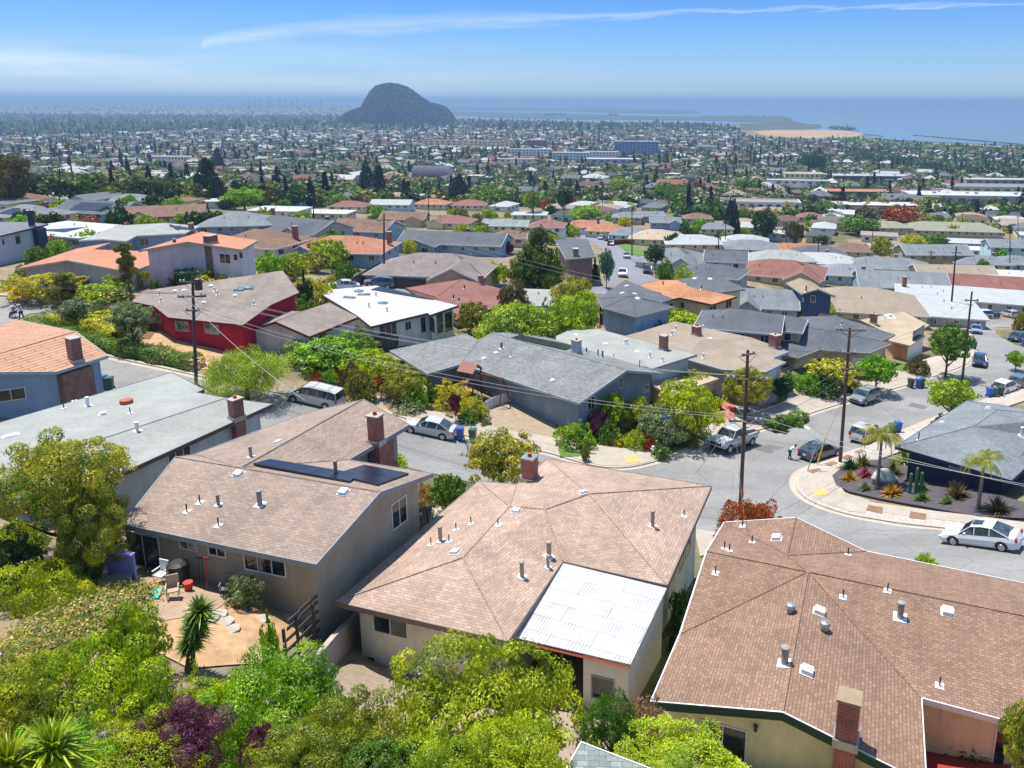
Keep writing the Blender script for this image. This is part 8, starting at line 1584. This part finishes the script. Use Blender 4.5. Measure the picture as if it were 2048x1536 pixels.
# shrubs and small trees filling the gardens between the middle-distance houses
BC = [('mid green',4),('dark green',4),('lime',2),('bright green',3),('yellow green',3),('olive',2),('golden',1),('amber green',1.5),('rust',.5),('maroon',.5),('cream',.4),('blue green',.5)]; bp = np.array([q[1] for q in BC]); bp = bp/bp.sum(); nb = 0; tries = 0
while nb < 330 and tries < 9000:
    tries += 1; px, py = rr.uniform(0, 2048), (rr.uniform(398, 475) if rr.random() < .6 else rr.uniform(400, 600))
    if py > 470+max(0, (px-1250))*.22 and rr.random() < .5: continue
    if py > 560 or any(abs(px-a_) < r_*.62+4 and -6 < py-b_ < 2 for a_, b_, r_ in occ) or any(abs(px-float(t[1])) < 22 and abs(py-float(t[2])) < 16 for t in T): continue
    if 1185 < px < 1345 and 455 < py < 600: continue
    if py > 500 and px < 620: continue
    if py > 535 and px < 1500: continue
    p = G(px, py)
    if p.y > 520: continue
    if any(px > float(h_[0])-2 and False for h_ in ()): continue
    zc = zcam(p); col = BC[int(rr.choice(len(BC), p=bp))][0]; s = rr.uniform(2.2, 7.2); hh = s*rr.uniform(.6, 1.0); kd = 'bush' if hh < 3.2 else ('round' if rr.random() < .6 else 'loose')
    tall = hh >= 3.2; nb += 1; lb = f'{col} {"small tree" if tall else "low shrub"} between the middle distance houses, {sec(px)} part'
    link('garden_tree' if tall else 'garden_shrub', crown_mesh(kd, 1000, nb % 3), None, LEAF[col], loc=p-Vector((0,0,.2)), rot=(0,0,rr.uniform(0,6)), scale=(s/2,s/2,hh), label=lb, cat='small tree' if tall else 'bush', group=lb.replace('small tree','small trees').replace('shrub','shrubs'))
# ------------------------------------------------------------------ wooded hill
HC = G(790, 262); HP = [(690,243,0),(705,222,8),(735,205,22)]
hx = [(-2.1,0),(-1.8,.2),(-1.68,.32),(-1.1,.44),(-1.0,.55),(-.96,.74),(-.83,.92),(-.6,.98),(-.37,1.0),(-.1,.985),(.15,.93),(.3,.88),(.48,.79),(.78,.62),(1.0,.52),(1.55,.43),(1.75,.28),(1.95,0)]
zc = 3300.0; d = ray(799, 240); d0 = d*(zc/(-(C3.transposed() @ d).z)); hc = EYE+d0; hc.z = 10; rad = 84*zc/F
top = (EYE+ray(775,171)*(zc/(-(C3.transposed() @ ray(775,171)).z))).z-10
def prof(t):
    for (a_, b_), (c_, d_) in zip(hx, hx[1:]):
        if a_ <= t <= c_: return b_+(d_-b_)*(t-a_)/(c_-a_)
    return 0
Vh = []; nx, ny = 60, 40
for j in range(ny+1):
    for i in range(nx+1):
        t = -2.1+4.05*i/nx; v = -1+2*j/ny; e = max(0, 1-v*v)**.6; Vh.append((hc.x+8+t*rad*.62, hc.y+v*rad*1.5, hc.z-4+top*prof(t)*e+rr.uniform(-2.5,2.5)*e))
ii = (np.arange(ny)[:, None]*(nx+1)+np.arange(nx)[None]).ravel(); link('hill', npmesh('hill', np.array(Vh), np.stack([ii, ii+1, ii+nx+2, ii+nx+1], -1), [m_gravel('wooded hill soil', (.022,.035,.022), .3, .02)], smooth=True), kind='structure')
Vh = np.array(Vh).reshape(ny+1, nx+1, 3); n = 26000; fi, fj = rr.uniform(0, nx-.01, n), rr.uniform(0, ny*.75, n); i0, j0 = fi.astype(int), fj.astype(int); ba, bb = (fi-i0)[:, None], (fj-j0)[:, None]
P_ = (Vh[j0, i0]*(1-ba)+Vh[j0, i0+1]*ba)*(1-bb)+(Vh[j0+1, i0]*(1-ba)+Vh[j0+1, i0+1]*ba)*bb; P_[:, 2] += rr.uniform(-2, 13, n); N_ = rr.normal(0, .6, (n, 3))+np.array([0, -.5, .7]); s = rr.uniform(5, 10, (n, 1)); k = P_[:, 2] > 13
link('wood', leaves('wood', P_[k], N_[k], s[k], s[k]*.8, .8, 2, mats=[m_plain('wood canopy', (.022,.038,.022), .95, var=.25, sc=.02)]), None, None, kind='stuff', label='dense wood covering the round hill')
# tree belts: along the shore spits and on the right
def belt(label, pts, drop, n, sz, col, kind='stuff', hgt=9):
    P_ = []; 
    for _ in range(n): k = rr.integers(0, len(pts)-1); t = rr.random(); px = pts[k][0]+(pts[k+1][0]-pts[k][0])*t; py = pts[k][1]+(pts[k+1][1]-pts[k][1])*t+rr.normal(0, .6); q = P(px, py, drop) if drop else G(px, py); P_.append((q.x+rr.normal(0, sz), q.y+rr.normal(0, sz*2), q.z+abs(rr.normal(0, hgt*.5))))
    P_ = np.array(P_); link('tree_belt', leaves('tree_belt', P_, rr.normal(0, .5, (len(P_), 3))+np.array([0, -.4, .6]), sz, sz*.8, .8, 3), None, LEAF[col], kind='stuff', label=label)
belt('tree belt along the far marsh spit', [(1120,214.5),(1190,214.5),(1230,217)], 89, 500, 9, 'dark green'); belt('trees on the inner marsh island', [(1090,230),(1130,230)], 89, 250, 8, 'dark green', hgt=12); belt('round tree clump on the sand spit', [(1218,231),(1235,231)], 89, 160, 8, 'dark green', hgt=14)
belt('trees along the wooded spit', [(1400,235),(1470,234.5),(1560,235),(1580,242)], 89, 900, 8, 'olive', hgt=11); belt('shore trees by the dry flats', [(1660,258),(1690,259),(1705,261)], 89, 250, 7, 'dark green', hgt=10); belt('dark eucalyptus belt below the shore bluff', [(1690,322),(1760,330),(1850,345),(1930,352),(2040,360)], 0, 5200, 4.2, 'dark green', hgt=15)
belt('bluff trees above the shore', [(1680,285),(1720,290),(1800,300),(1900,305),(2048,315)], 0, 2600, 5, 'mid green', hgt=12); belt('far dark shore beyond the bay', [(905,207.4),(1200,207.8),(1400,208.2)], 86, 700, 40, 'dark green', hgt=30)
belt('wooded ridge line at the left horizon', [(-20,204),(300,205),(680,206)], 88, 1600, 26, 'dark green', hgt=26)
P_ = []
for k in range(5200):
    y = math.exp(rr.uniform(math.log(4600), math.log(24000))); x = y*rr.uniform(-.85, -.16); px, py = proj((x, y, 10))
    if px < 735: P_.append((x, y, 10+rr.uniform(0, 24)))
P_ = np.array(P_); s = P_[:, 1:2]/620; link('distant_trees', leaves('far_wooded_plain', P_, rr.normal(0, .4, (len(P_), 3))+np.array([0, -.6, .5]), s*1.6, s*.8, .5, 3), None, FLEAF['dark green'], kind='stuff', label='distant wooded plain reaching the left horizon')
# distant skylines
def skyline(label, x0, x1, n, drop, dist, hmax, seed):
    r = np.random.default_rng(seed); m = m_plain('hazy towers', (.2,.22,.25))
    for k in range(n):
        px = x0+(x1-x0)*(k+.5)/n+r.uniform(-3,3); d = ray(px, 207); c = EYE+d*(dist/(-(C3.transposed() @ d).z)); c.z = CZ-drop; h = hmax*.6*r.uniform(.35,1)*(1.0 if r.random() > .12 else 1.3); b = MB(); w_ = dist*r.uniform(4,9)/F*.6; b.box(Vector((0,0,h/2)), (w_,w_*.8,h)); b.box(Vector((0,0,h+h*.03)), (w_*.6,w_*.5,h*.06)); b.build('skyscraper', m, None, loc=c, label=label, cat='skyscraper', group=label)
skyline('faint skyscraper of the hazy skyline left of the hill', 455, 650, 16, 90, 11000, 210, 3); skyline('very faint skyscraper of the skyline across the bay at right', 1840, 1960, 12, 90, 15000, 260, 5)
